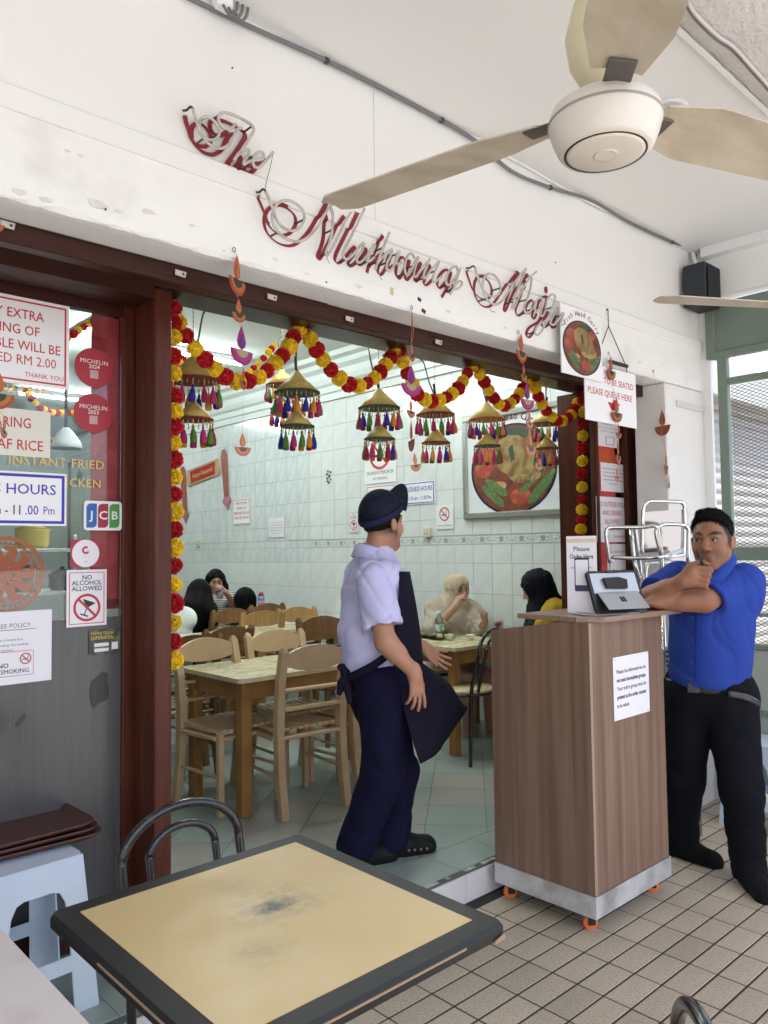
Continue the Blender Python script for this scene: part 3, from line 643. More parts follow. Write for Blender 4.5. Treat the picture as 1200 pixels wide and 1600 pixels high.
o['t'] = .003; no_symbol(o, f, .27*w, -.16*h, .05*w, 'smoke'); L3(o, f, 'NO', .08*w, -.24*h, .09*h, M_ink, bold=0.011); L3(o, f, 'SMOKING', .18*w, -.325*h, .085*h, M_ink, bold=0.011)
o, f, w, h = stick('inspection_sticker', 'small black and yellow inspection sticker', (139, 985), (187, 1019), mat('sticker_black', (.04, .04, .035), .4, col2=(.16, .15, .06), mscale=30), t=.001)
M_yl = mat('yellow_ink', (.62, .52, .08), .4)
L3(o, f, 'PREMIS TELAH', -.08*w, .34*h, .17*h, M_yl, w=.72*w, bold=0.011); L3(o, f, 'DIPERIKSA', -.08*w, .16*h, .20*h, M_yl, w=.72*w, bold=0.011)
for y_ in (-.12, -.33): MB().box((-.1*w, y_*h, .0014), (.46*w, .14*h, .0005), M=f).build('strip', M_paper, o)
MB().box((.33*w, -.2*h, .0014), (.2*w, .3*h, .0005), M=f).build('panel', M_paper, o)
# red hanging cloth behind the glass and orange paper-cut roundel
x0, x1 = at(143, 700, 1, YG+.03).x, xsl+.01; z0, z1 = at(165, 952, 1, YG+.03).z, at(165, 488, 1, YG+.03).z
bn = thing('red_banner', 'red festive banner hanging behind the glass', 'banner', ((x0+x1)/2, YG+.035, z0))
MB().box((0, 0, (z1-z0)/2), (x1-x0, .004, z1-z0)).build('cloth', mat('banner_red', (.58, .06, .075), .5, col2=(.48, .04, .05), mix=(.5, .52), mscale=7, detail=1, var=.06), bn)
MB().box((0, -.003, .02), (x1-x0, .002, .035)).build('hem', mat('hem_red', (.22, .008, .01), .5, col2=(.35, .2, .05), mix=(.6, .62), mscale=30), bn)
cc = at(8, 898, 1, YG+.015); rr = at(70, 898, 1, YG+.015).x-cc.x
pc = thing('paper_cut', 'lacy orange paper cut roundel on the glass', 'decoration', cc); f = frame((0, 0, 0), (1, 0, 0), (0, 0, 1)); M_oc = mat('orange_card', (.56, .11, .03), .5, var=.08, vscale=6)
def ring(r0, r1, n=48, z0=0, t=.0015, scal=0):
    mb = MB(); vs = []
    for i in range(n):
        a = 2*math.pi*i/n; e = 1+scal*(i % 2)
        for q, z in ((r0, z0), (r1*e, z0), (r1*e, z0+t), (r0, z0+t)): vs.append(f @ V(q*math.cos(a), q*math.sin(a), z))
    return mb.add(vs, [(4*i+k, 4*((i+1) % n)+k, 4*((i+1) % n)+(k+1) % 4, 4*i+(k+1) % 4) for i in range(n) for k in range(4)])
ring(.90*rr, .985*rr, 64, scal=.03).build('rim', M_oc, pc); ring(.78*rr, .82*rr, 48).build('rim', M_oc, pc)
lm = MB()
for i in range(40):
    a = 2*math.pi*i/40; G = f @ Matrix.Rotation(a, 4, 'Z'); lm.box((.855*rr, 0, .0008), (.09*rr, .025*rr, .0014), M=G)
lm.build('lace', M_oc, pc)
rnd = random.Random(3)
for i in range(10):
    a = 2*math.pi*i/10; G = f @ Matrix.Rotation(a, 4, 'Z') @ Matrix.Translation((.55*rr, 0, 0))
    mb = MB(); mb.prism([(x, y) for x, y in ell(.21*rr, .12*rr, 12)], .0013, G, z0=.0003); mb.prism(ell(.10*rr, .10*rr, 10, cx=-.24*rr, cy=.10*rr), .0012, G, z0=.0001); mb.prism(ell(.07*rr, .13*rr, 10, cx=.12*rr, cy=.14*rr), .0012, G, z0=.0002); mb.build('petal', M_oc, pc)
lm = MB()
for i in range(26):
    a = rnd.uniform(0, 6.28); q = rnd.uniform(.0, .4)*rr; G = f @ Matrix.Translation((q*math.cos(a), q*math.sin(a), 0)) @ Matrix.Rotation(rnd.uniform(0, 3), 4, 'Z'); lm.box((0, 0, .001), (.30*rr, .05*rr, .0012+.00002*i), M=G)
lm.prism(ell(.17*rr, .17*rr, 14), .0014, f); lm.prism(ell(.09*rr, .22*rr, 14, cy=.28*rr), .0016, f); lm.prism(ell(.3*rr, .06*rr, 14, cy=.1*rr), .0018, f); lm.build('figure', M_oc, pc)

# ---- neon script sign: glass tubes on stand-offs, the same strokes painted on the wall behind
ZA = lambda pts: [(270+x/6, 150+y/6) for x, y in pts]
ZBq = lambda pts: [(400+x/6.667, 290+y/6.667) for x, y in pts]
ZCq = lambda pts: [(540+x/6, 330+y/6) for x, y in pts]
ZDq = lambda pts: [(720+x/6.667, 390+y/6.667) for x, y in pts]
words = [
 ('The', [ZA([(190,120),(205,190),(235,275),(255,340),(290,395),(340,450),(400,482),(460,490),(520,460),(560,405),(585,350),(610,310),(650,300)]),
          ZA([(290,385),(330,408),(390,410),(430,370),(435,310),(400,250),(350,205),(300,198),(262,220),(250,270),(255,330)]),
          ZA([(590,265),(550,300),(500,308),(455,280),(428,225),(435,175),(480,155),(545,170),(600,192),(690,240),(745,280),(758,325),(735,370),(690,440),(630,530),(575,600)]),
          ZA([(575,600),(620,535),(670,500),(712,510),(705,560),(670,610),(670,640),(710,615),(770,600),(830,595),(855,565),(835,530),(795,530),(762,570),(750,625),(770,665),(815,665),(860,620),(900,575),(940,525)])]),
 ('Nirwana', [ZBq([(100,60),(140,150),(185,265),(215,355),(265,420),(330,460),(400,468),(460,430),(502,350),(490,265),(430,200),(350,158),(270,162),(205,210),(172,300),(182,400),(232,485),(310,550),(400,582),(480,575),(560,520),(640,430),(700,330),(750,240),(800,145)]),
          ZBq([(800,145),(780,220),(800,300),(797,400),(790,500),(765,600),(728,695),(750,722),(810,620),(870,500),(930,370),(985,285)]),
          ZBq([(1130,240),(1060,390),(990,530),(925,665),(910,735),(945,768),(1005,725),(1075,640),(1122,598),(1105,680),(1052,755),(1060,800),(1105,785),(1160,720),(1230,620),(1235,640),(1200,720)]),
          ZCq([(250,345),(225,400),(195,455),(220,468),(270,430)]),
          ZCq([(410,200),(370,300),(330,400),(295,490),(280,545)]), ZCq([(295,490),(370,405),(432,358),(425,410),(390,480),(385,540),(412,562),(455,505),(505,390),(490,385),(470,450),(490,498),(525,480)]),
          ZCq([(650,440),(620,398),(580,420),(558,490),(555,560),(580,600),(612,560),(650,480),(682,430),(655,520),(640,590),(660,612),(720,530),(790,450)]),
          ZCq([(790,450),(752,540),(730,615),(750,622),(802,550),(876,475),(842,560),(815,640),(840,662),(900,610)]),
          ZCq([(1052,560),(1040,520),(1000,530),(960,580),(940,650),(960,692),(1000,660),(1040,600),(1072,540),(1050,620),(1020,690),(1032,728),(1070,712),(1092,672),(1062,658),(1022,712),(980,780)])]),
 ('Maju', [ZDq([(150,190),(170,260),(200,350),(242,430),(300,480),(360,490),(408,440),(410,370),(380,300),(325,255),(270,258),(237,310),(230,400),(252,480),(302,550),(370,570),(432,530),(500,430),(570,330),(640,240),(680,200)]),
          ZDq([(680,200),(640,290),(590,420),(550,540),(537,608),(560,600),(602,500),(660,380),(722,290),(786,230)]),
          ZDq([(740,300),(722,420),(690,520),(660,605),(680,660),(720,645),(755,600)]),
          ZDq([(852,540),(832,500),(790,530),(766,590),(780,640),(822,610),(852,540),(840,620),(832,680),(855,690),(880,640)]),
          ZDq([(880,620),(902,520),(945,470),(982,490),(955,600),(902,720),(852,830),(802,890),(772,860),(802,790),(880,740),(942,680),(1002,620)]),
          ZDq([(1002,620),(960,700),(930,760),(970,782),(1020,722),(1072,660),(1052,730),(1032,790),(1082,775)])])]
STAND = .05
for wname, strokes in words:
    ns = thing('neon_word', {'The': 'unlit neon script word The with red painted shadow', 'Nirwana': 'long unlit neon script word in the middle of the sign', 'Maju': 'unlit neon script word nearest the hanging fish poster'}[wname], 'neon sign', group='unlit neon script sign')
    for st in strokes:
        P = spline([at(u, v, 1, YB-STAND) for u, v in st], 5)
        MB().tube(P, .0050, 8).build('neon_tube', M_neon, ns)
        # painted stroke: broad-nib ribbon, 2 mm proud of the wall
        vs = []; n = len(P)
        for i, p in enumerate(P):
            t = P[min(i+1, n-1)]-P[max(i-1, 0)]; t.y = 0; t = t.normalized() if t.length > 1e-6 else V(1, 0, 0)
            nr = V(-t.z, 0, t.x); wd = .0022+.0050*abs(t.x*.42+t.z*.9)**1.5
            for s_ in (-1, 1):
                for y_ in (YB-.0022-.0001*i/n, YB+.006): vs.append((p.x+nr.x*wd*s_, y_ - (.0135 if 2.712 < p.z+nr.z*wd*s_ < 2.784 else 0), p.z+nr.z*wd*s_))
        fs = []
        for i in range(n-1):
            a, b = 4*i, 4*(i+1); fs += [(a, a+2, b+2, b), (a+1, b+1, b+3, a+3), (a, b, b+1, a+1), (a+2, a+3, b+3, b+2)]
        MB().add(vs, fs).build('painted_stroke', M_redp, ns)
        for q in (P[len(P)//3], P[2*len(P)//3]):
            MB().tube([(q.x, YB-STAND, q.z), (q.x, YB, q.z)], .0035, 6).build('stand_off', M_dark, ns)
    q = at(*strokes[0][0], 1, YB-STAND)
    MB().tube(spline([q, q+V(-.003, .01, .010), q+V(-.008, .025, .004), q+V(-.010, .045, .010)], 4), .004, 6).build('electrode', M_dark, ns)
def hang_wire(pts, y): return MB().tube(spline([at(u, v, 1, y) for u, v in pts], 4), .0012, 4)
hang_wire([(427, 238), (422, 262), (416, 285), (414, 302)], YB-.05).build('loose_wire', M_dark, bpy.data.objects['neon_word.001'])
for pts in ([(594, 425), (594, 432), (597, 438)], [(765, 475), (767, 485), (774, 488)], [(510, 398), (512, 406), (515, 412)]): hang_wire(pts, YB-.05).build('loose_wire', M_dark, bpy.data.objects['neon_word.001'])
dot = at(549, 345, 1, YB-.002); MB().prism(ell(.009, .013, 12), .003, front(dot.x, dot.y, dot.z)).build('painted_dot', M_redp, bpy.data.objects['neon_word.001'])
dot = at(853, 453, 1, YB-.014); MB().prism(ell(.011, .017, 12), .003, front(dot.x, dot.y, dot.z)).build('painted_dot', M_redp, bpy.data.objects['neon_word.002'])

# ---- printed fish-curry dish (flat print, built once, used on two posters)
M_cur = mat('curry_print', (.22, .05, .02), .4, col2=(.10, .028, .014), mix=(.35, .7), mscale=14, detail=6, var=.18, vscale=20)
M_fish = mat('fish_print', (.34, .23, .08), .4, col2=(.15, .075, .025), mix=(.38, .66), mscale=13, detail=8, var=.2, vscale=24)
M_okra = mat('okra_print', (.06, .15, .04), .4, col2=(.13, .20, .07), mscale=9, stretch=(1, 5, 5), var=.15)
M_tom = mat('tomato_print', (.33, .045, .025), .4, col2=(.40, .13, .05), mscale=18, var=.15)
M_leafp = mat('leaf_print', (.03, .07, .035), .4, var=.2, vscale=20)
def dish(o, f, a, b, cx, cy, z, smooth=False):
    def put(nm, m, poly, dz): MB().prism([(cx+x*a, cy+y*b) for x, y in poly], .0002, f, z0=z+dz).build(nm, m, o)
    put('print_bowl', mat('bowl_print', (.02, .015, .035), .3), ell(1, 1, 40), 0); put('print_curry', M_cur, ell(.94, .95, 40), .0003)
    put('print_leaf', M_leafp, [(-.1, .9), (.3, .85), (.55, .7), (.1, .62), (-.25, .7)], .0006)
    put('print_tomato', M_tom, ell(.22, .2, 16, -.68, .05), .0007); put('print_tomato', M_tom, ell(.24, .2, 16, -.55, .42), .0008); put('print_tomato', M_tom, ell(.24, .19, 16, .18, -.62), .0009); put('print_tomato', M_tom, ell(.18, .16, 16, .52, .56), .0010)
    def okra(x0, y0, x1, y1, w_, dz):
        dx, dy = x1-x0, y1-y0; l = math.hypot(dx, dy); nx, ny = -dy/l*w_, dx/l*w_
        put('print_okra', M_okra, [(x0+nx*.4, y0+ny*.4), (x0-nx*.4, y0-ny*.4), (x0+dx*.3-nx, y0+dy*.3-ny), (x0+dx*.85-nx*.9, y0+dy*.85-ny*.9), (x1, y1), (x0+dx*.85+nx*.9, y0+dy*.85+ny*.9), (x0+dx*.3+nx, y0+dy*.3+ny)], dz)
    okra(-.65, -.18, -.12, -.58, .09, .0012); okra(-.72, -.33, -.2, -.82, .09, .0014); okra(.95, -.1, .35, -.8, .10, .0013); okra(.75, -.05, .15, -.55, .07, .0011)
    put('print_fish', M_fish, [(-.45, .55), (-.15, .75), (.15, .72), (.45, .5), (.62, .2), (.72, -.02), (.60, -.16), (.30, -.25), (-.02, -.22), (-.14, -.10), (-.30, .0), (-.42, .25)], .0016)
    put('print_jaw', mat('jaw_print', (.34, .24, .09), .4, col2=(.12, .06, .02), mscale=22, var=.2), [(-.12, -.16), (.15, -.12), (.5, -.16), (.74, -.04), (.70, -.22), (.4, -.34), (.05, -.30)], .0018)
    put('print_eye', M_leafp, ell(.05, .05, 10, .02, .22), .0019); put('print_leaf', M_leafp, [(-.08, .45), (.02, .55), (.06, .25), (-.02, .12)], .0020)
    put('print_gill', mat('gill_print', (.22, .10, .03), .4, var=.2), [(.2, .6), (.3, .3), (.22, 0), (.30, 0), (.40, .3), (.28, .6)], .0019)
    put('print_onion', mat('onion_print', (.45, .22, .12), .4, var=.2), ell(.16, .1, 12, -.30, -.35), .0010)
# hanging poster
P = [at(u, v, 1, YB-.035) for u, v in ((873, 473), (938, 495), (940, 596), (877, 584))]
c = sum(P, V(0, 0, 0))/4; w = (P[1].x-P[0].x+P[2].x-P[3].x)/2; h = (P[0].z-P[3].z+P[1].z-P[2].z)/2
o, f = board('fish_poster', 'square hanging poster of fish head curry at the end of the sign', front(*c), w, h, M_whitep, t=.006, cat='poster')
o['t'] = .006; dish(o, f, .47*w, .40*h, .0, -.07*h, .0062)
M_mar = mat('maroon_ink', (.16, .012, .02), .45)
def arc_text(o, f, s, R0, cx, cy, size, m, z, span, bold=0.0165):
    n = len(s)
    for i, ch in enumerate(s):
        if ch == ' ': continue
        a = R(90)+span/2-span*i/(n-1); lettering(o, f, ch, cx+R0*math.cos(a), cy+R0*math.sin(a), size, m, bold=bold, z=z, rot=a-R(90))
arc_text(o, f, 'Fish Head Curry', .52*w, 0, -.12*h, .105*h, M_mar, .0068, R(100))
# queue sign on chains
P = [at(u, v, 1, YB-.02) for u, v in ((912, 565), (992, 586), (991, 668), (911, 657))]
c = sum(P, V(0, 0, 0))/4; w = (P[1].x-P[0].x+P[2].x-P[3].x)/2; h = (P[0].z-P[3].z+P[1].z-P[2].z)/2
o, f = board('queue_sign', 'white hanging sign asking guests to queue and be seated', front(c.x, YB-.024, c.z), w, h, M_whitep, t=.005)
o['t'] = .005; L3(o, f, 'WAIT TO BE SEATED', .02*w, .24*h, .155*h, M_red, w=.86*w, bold=0.0066); L3(o, f, 'PLEASE QUEUE HERE', -.02*w, .02*h, .16*h, M_red, w=.86*w, bold=0.0066)
MB().prism([(.0, -.27*h), (.17*w, -.12*h), (.10*w, -.12*h), (.10*w, -.06*h), (.03*w, -.06*h), (.03*w, -.12*h), (-.08*w, -.12*h)][::-1], .0006, f, z0=.0052).build('arrow', M_red, o)
top = at(950, 483, 1, YB-.02); ba, bb = at(930, 566, 1, YB-.02), at(978, 572, 1, YB-.02)
ch = thing('sign_hanger', 'black chain and bar holding the queue sign', 'hanger')
kp = MB()
for p, q in ((top, top+V(0, 0, -.09)), (top+V(0, 0, -.09), ba), (top+V(0, 0, -.09), bb), (bb, bb+V(.012, 0, -.045)), (ba, ba+V(-.005, 0, -.045))):
    n = max(2, int((q-p).length/.011))
    for i in range(n): a = p.lerp(q, i/n); b = p.lerp(q, (i+.85)/n); kp.tube([a, b], .0028, 5)
kp.build('chain', M_dark, ch); MB().box(tuple((at(955, 565, 1, YB-.02)+bb)/2), (bb.x-at(955, 565, 1, YB-.02).x+.03, .012, .016)).build('bar', M_black, ch)
MB().tube([top+V(0, .03, 0), top], .004, 6).build('nail', M_dark, ch)

# ---- diya strands
def pal(n, a, b, c_, d): return [mat(f'diya_{n}{i}', q, .6, var=.12, vscale=60) for i, q in enumerate((a, b, c_, d))]
PAL = {'o': pal('o', (.30, .04, .015), (.34, .12, .03), (.025, .025, .015), (.42, .08, .015)), 'm': pal('m', (.24, .012, .13), (.30, .02, .15), (.30, .25, .12), (.10, .012, .14)), 'p': pal('p', (.38, .11, .055), (.44, .20, .11), (.10, .08, .065), (.44, .14, .045))}
fme = {}
def half(r0, n=14): return [(r0*math.cos(a), r0*math.sin(a)) for a in np.linspace(math.pi, 2*math.pi, n+1)]
def drop(w_, h_, y0, n=12): return [(w_*math.sin(t)*(1-.15*math.cos(t))*.9, y0+h_*(.5-.5*math.cos(t)*1)*1) for t in np.linspace(0, 2*math.pi, n, endpoint=False)]
def flame(w_, h_, y0): return [(0, y0), (w_*.8, y0+h_*.14), (w_, y0+h_*.34), (w_*.72, y0+h_*.62), (w_*.25, y0+h_*.88), (0, y0+h_), (-w_*.25, y0+h_*.88), (-w_*.72, y0+h_*.62), (-w_, y0+h_*.34), (-w_*.8, y0+h_*.14)]
for k, M_ in PAL.items():
    def pm(poly, z0, m, nm):
        me = MB().prism(poly, .03 if z0 else .05, frame((0, 0, 0), (1, 0, 0), (0, 0, 1)), z0=z0).mesh(nm); me.materials.append(m); return me
    fme[k] = [('bowl', pm(half(.5), 0, M_[0], 'bowl')), ('bowl_band', pm(half(.40), .05, M_[1], 'bowl_band')), ('bowl_heart', pm(half(.26), .08, M_[2], 'bowl_heart')), ('flame', pm(flame(.20, .82, .0), .001, M_[3 if k != 'm' else 0], 'flame')), ('flame_core', pm(flame(.11, .50, .05), .05, M_[1 if k != 'm' else 3], 'flame_core'))]
def strand(label, x_nail, items, y, thread=True):
    a = at(x_nail[0], x_nail[1], 1, y)
    t = thing('diya_strand', label, 'hanging decoration', a, group='paper diya strands')
    pts = [a]
    for (u, v0, v1, k, turn, tilt) in items:
        p0, p1 = at(u, v0, 1, y), at(u, v1, 1, y); H = p0.z-p1.z; s = H/1.33
        d = None
        for nm, me in fme[k]:
            o = link('diya' if nm == 'bowl' else nm, me, None, t if d is None else d)
            if d is None: d = o; o.location = V(p0.x, y, p0.z-.82*s)-a; o.rotation_euler = (0, tilt, turn); o.scale = (s*1.05, s*.5, s)
        pts += [p0, p1]
    MB().tube([p-a for p in pts], .0009, 4).build('thread', mat('thread', (.45, .35, .28), .6), t)
    MB().tube([(.006*math.cos(q), 0, .004+.008*math.sin(q)) for q in np.linspace(0, 6.28, 10)], .0013, 5).build('hook', M_dark, t)
    return t
YD = YB-.01
strand('paper diya strand nearest the timber post', (366, 392), [(370, 398, 462, 'o', .5, 0), (373, 467, 504, 'o', .2, 0), (377, 509, 571, 'm', .25, 0), (380, 574, 609, 'o', .6, 0), (379, 676, 713, 'p', 0, 0)], YD)
strand('paper diya strand above the capped waiter', (643, 482), [(643, 484, 534, 'o', .9, 0), (643, 537, 565, 'o', .3, 0), (642, 570, 620, 'm', -.1, 0), (642, 624, 653, 'o', .2, 0), (642, 658, 706, 'o', 1.05, 0), (649, 708, 737, 'p', 0, -.15)], YD)
strand('paper diya strand in front of the framed picture', (810, 520), [(814, 521, 567, 'o', .2, 0), (818, 569, 596, 'o', .2, 0), (823, 598, 641, 'm', 0, 0), (827, 643, 670, 'p', .1, 0), (828, 670, 715, 'p', .15, -.1), (841, 713, 735, 'p', 0, .5)], YD)
strand('paper diya strand hanging over the queue sign', (951, 553), [(954, 556, 594, 'o', .1, 0), (963, 621, 660, 'o', 0, 0), (966, 661, 686, 'o', .1, 0), (965, 688, 727, 'o', .3, 0), (964, 729, 753, 'p', .1, 0)], YB-.04)
strand('short paper diya strand in front of the white pier', (1021, 581), [(1034, 640, 681, 'p', 1.25, 0), (1040, 704, 742, 'o', .3, 0), (1045, 741, 763, 'p', .4, 0)], YD)
strand('paper diya strand at the far left over the notices', (-14, 352), [(-6, 330, 362, 'o', 0, 0), (-4, 575, 640, 'o', 0, 0), (6, 650, 685, 'p', .9, .3)], YD)

# ---- marigold garlands
def pompom(n, r, seed):
    rg = random.Random(seed); mb = MB()
    mb.lathe([(0, -r*.8), (r*.5, -r*.65), (r*.8, 0), (r*.5, r*.65), (0, r*.8)], 8)
    for i in range(n):
        zz = 1-2*(i+.5)/n; a = i*2.39996+rg.uniform(-.2, .2); q = math.sqrt(1-zz*zz); d = V(q*math.cos(a), q*math.sin(a), zz)
        x, y, _ = basis(d); s = r*rg.uniform(.17, .27); L_ = r*rg.uniform(.93, 1.14); b = rg.uniform(0, 3.14); x, y = x*math.cos(b)+y*math.sin(b), y*math.cos(b)-x*math.sin(b)
        base = d*r*.62
        mb.add([base-x*s*.4, base+x*s*.4, d*L_+x*s+y*s*.3, d*L_*1.04, d*L_-x*s-y*s*.3], [(0, 1, 2, 3, 4)], 0, False)
    return mb
M_my = mat('marigold_yellow', (.88, .65, .03), .7, var=.12, vscale=30, rnd=.06, sub=.1); M_mr = mat('marigold_red', (.55, .012, .02), .7, var=.15, vscale=30, rnd=.08, sub=.1)
pm_ = []
for m in (M_my, M_mr):
    for sd in (1, 2):
        me = pompom(210, .032, sd).mesh('flower'); me.materials.append(m); pm_.append(me)
fcount = [0]
def garland(label, pts, step=.0505, size=1.0, name='marigold_garland', group='marigold garlands'):
    P = spline(pts, 8); t = thing(name, label, 'garland', P[0], group=group)
    MB().tube([p-P[0] for p in P], .0015, 4).build('string', M_my, t)
    acc = 0; last = P[0]; k = 0; todo = [P[0]]
    for p in P[1:]:
        acc += (p-last).length; last = p
        if acc >= step*size: todo.append(p); acc = 0
    for p in todo:
        o = link('flower', pm_[(0 if k % 2 else 2)+random.randint(0, 1)], None, t); o.location = p-P[0]; o.rotation_euler = (random.uniform(0, 6), random.uniform(0, 6), random.uniform(0, 6))
        s = size*random.uniform(.88, 1.12); o.scale = (s, s, s*.95); k += 1
    return t
YM = 2.73
px = lambda pts, y=YM: [at(u, v, 1, y) for u, v in pts]
garland('marigold swag nearest the timber post', px([(272, 482), (283, 512), (305, 545), (330, 571), (355, 590), (380, 597), (405, 589), (430, 567), (450, 545), (461, 522), (471, 507)]))
garland('second marigold swag from the timber post', px([(474, 512), (491, 541), (505, 562), (525, 586), (548, 602), (568, 601), (590, 586), (606, 565), (615, 550), (621, 541)]))
garland('middle marigold swag above the capped waiter', px([(624, 548), (632, 573), (652, 616), (675, 627), (697, 621), (714, 609), (726, 591), (737, 571), (740, 563)]))
garland('marigold swag left of the framed picture top', px([(743, 570), (751, 587), (763, 607), (774, 626), (785, 634), (799, 629), (813, 613), (823, 597), (829, 588)]))
garland('marigold swag nearest the queue sign', px([(832, 590), (838, 611), (848, 634), (865, 653), (877, 658), (891, 650), (901, 634), (906, 615)]))
garland('marigold strand hanging down beside the left timber post', px([(270, 505), (271, 600), (271.5, 800), (272, 1032)]))
garland('marigold strand hanging down the right door post', px([(911, 625), (910, 700), (909.5, 780), (907, 842)], 2.685))
gl = [atd(268, 600, 6.2), atd(285, 560, 6.3), atd(298, 575, 6.4), atd(330, 590, 6.5), atd(352, 596, 6.6), atd(375, 590, 6.7), atd(400, 572, 6.8), atd(432, 536, 7.0)]
garland('thin marigold string under the shop ceiling', gl, size=.9)
garland('thin marigold string seen through the glazed leaf', [atd(40, 610, 7), atd(60, 635, 7), atd(85, 645, 7.2), atd(120, 645, 7.4)], size=.9)
garland('thin marigold string near the ceiling behind the glass', [atd(95, 535, 5.5), atd(115, 522, 5.5), atd(135, 508, 5.6), atd(150, 500, 5.6)], size=.9)

# ---- tasselled lamp shades
TC = [mat('tassel_'+n, c_, .75, bump=.5, bscale=60, stretch=(20, 20, 1)) for n, c_ in (('blue', (.02, .02, .28)), ('green', (.09, .22, .03)), ('orange', (.66, .26, .02)), ('crimson', (.36, .01, .05)), ('pink', (.48, .02, .16)))]
tme = []
for m in TC:
    mb = MB().lathe([(.0035, .0), (.006, -.006), (.0045, -.012), (.010, -.024), (.0150, -.050), (.0145, -.070), (.012, -.073)], 9, wave=lambda a, i: .10*math.sin(a*4.5)); me = mb.mesh('tassel'); me.materials.append(m); tme.append(me)
bm_ = MB()
for z, r_ in ((-.004, .0035), (-.012, .0055), (-.020, .0035), (-.027, .0045)): bm_.lathe([(0, z-r_), (r_*.8, z-r_*.5), (r_, z), (r_*.8, z+r_*.5), (0, z+r_)], 7)
bead_me = bm_.mesh('bead'); bead_me.materials.append(M_bead)
TR = [mat('trim_red', (.22, .025, .015), .7, bump=.4, bscale=80), mat('trim_green', (.03, .085, .05), .7, bump=.4, bscale=80), mat('trim_orange', (.5, .16, .03), .7, bump=.4, bscale=80)]
M_bulb = mat('dead_bulb', (.75, .75, .72), .1)
def lamp(label, loc, trims, rot):
    t = thing('tassel_lamp', label, 'lamp shade', loc, rz=rot, group='tasselled lamp shades')
    for (zt, zr, r_, n, tr) in ((.0, -.108, .112, 15, trims[0]), (-.195, -.275, .083, 12, trims[1])):
        nn = 60; me = MB().lathe([(.013, zt), (.016, zt-.006), (r_*.55, zt+(zr-zt)*.50), (r_, zr), (r_-.003, zr), (r_*.55-.003, zt+(zr-zt)*.52), (.012, zt-.009)], nn, wave=lambda a, i: .012*math.sin(a*30)*(1 if i < 4 else 0))
        sh = me.build('shade', M_gold, t)
        MB().lathe([(r_-.003, zr+.002), (r_+.0015, zr+.003), (r_+.002, zr-.002), (r_-.002, zr-.003)], 40, wave=lambda a, i: .01*math.sin(a*20)).build('trim', TR[tr], sh)
        for k in range(n):
            a = 2*math.pi*k/n; x, y = (r_-.002)*math.cos(a), (r_-.002)*math.sin(a)
            o = link('bead_string', bead_me, None, sh); o.location = (x, y, zr-.008); o.rotation_euler = (0, 0, a)
            s_ = link('tassel', tme[(k*2+random.randint(0, 1)+trims[0]) % 5], None, sh); s_.location = (x, y, zr-.037); s_.rotation_euler = (random.uniform(-.06, .06), random.uniform(-.06, .06), random.uniform(0, 6))
        for zz in (zr-.03,):
            k2 = MB()
            for k in range(n):
                a = 2*math.pi*(k+.5)/n; k2.tube([(r_*.97*math.cos(a), r_*.97*math.sin(a), zr-.006), (r_*.97*math.cos(a), r_*.97*math.sin(a), zz)], .002, 5)
            tag(k2.build('bead_fringe', M_bead, sh), kind='stuff')
    MB().tube([(0, 0, -.01), (0, 0, -.20)], .0012, 4).build('link_chain', M_bead, t)
    MB().lathe([(0, -.06), (.016, -.068), (.021, -.085), (.016, -.105), (0, -.112)], 14).build('bulb', M_bulb, t)
    ch = MB()
    for k in range(int((3.44-loc[2])/.02)): ch.tube([(0, 0, .02*k), (0, 0, .02*k+.016)], .0022, 5)
    ch.build('chain', M_bead, t)
    MB().tube(spline([(0, 0, .0), (.03, .01, .08), (.06, .02, .2), (.10, .0, .33), (.02, .05, 3.45-loc[2])], 5), .004, 6).build('flex', M_ink, t)
    MB().tube(spline([(0, 0, -.005), (0, .005, .02), (0.005, .01, .075)], 3), .007, 8).build('lamp_holder', M_ink, t)
    return t
for i, (u, v, d, tr, lab) in enumerate(((302, 556, 3.35, (0, 0), 'gold tassel lamp nearest the left timber post'), (464, 580, 3.86, (1, 1), 'gold tassel lamp with green trim left of the capped waiter'), (592, 607, 4.22, (1, 1), 'gold tassel lamp above the capped waiter'), (680, 620, 4.62, (0, 0), 'gold tassel lamp with red trim above the business hours sign'), (760, 629, 4.9, (2, 1), 'gold tassel lamp with orange upper trim before the framed picture'), (853, 638, 5.3, (0, 0), 'gold tassel lamp at the right end of the row'))):
    p = atd(u, v, d); lamp(lab, p, tr, i*.7)
for u, v, d in ((441, 578, 5.4),):
    lamp('gold tassel lamp farther back in the shop', atd(u, v, d), (0, 0), 1.0)
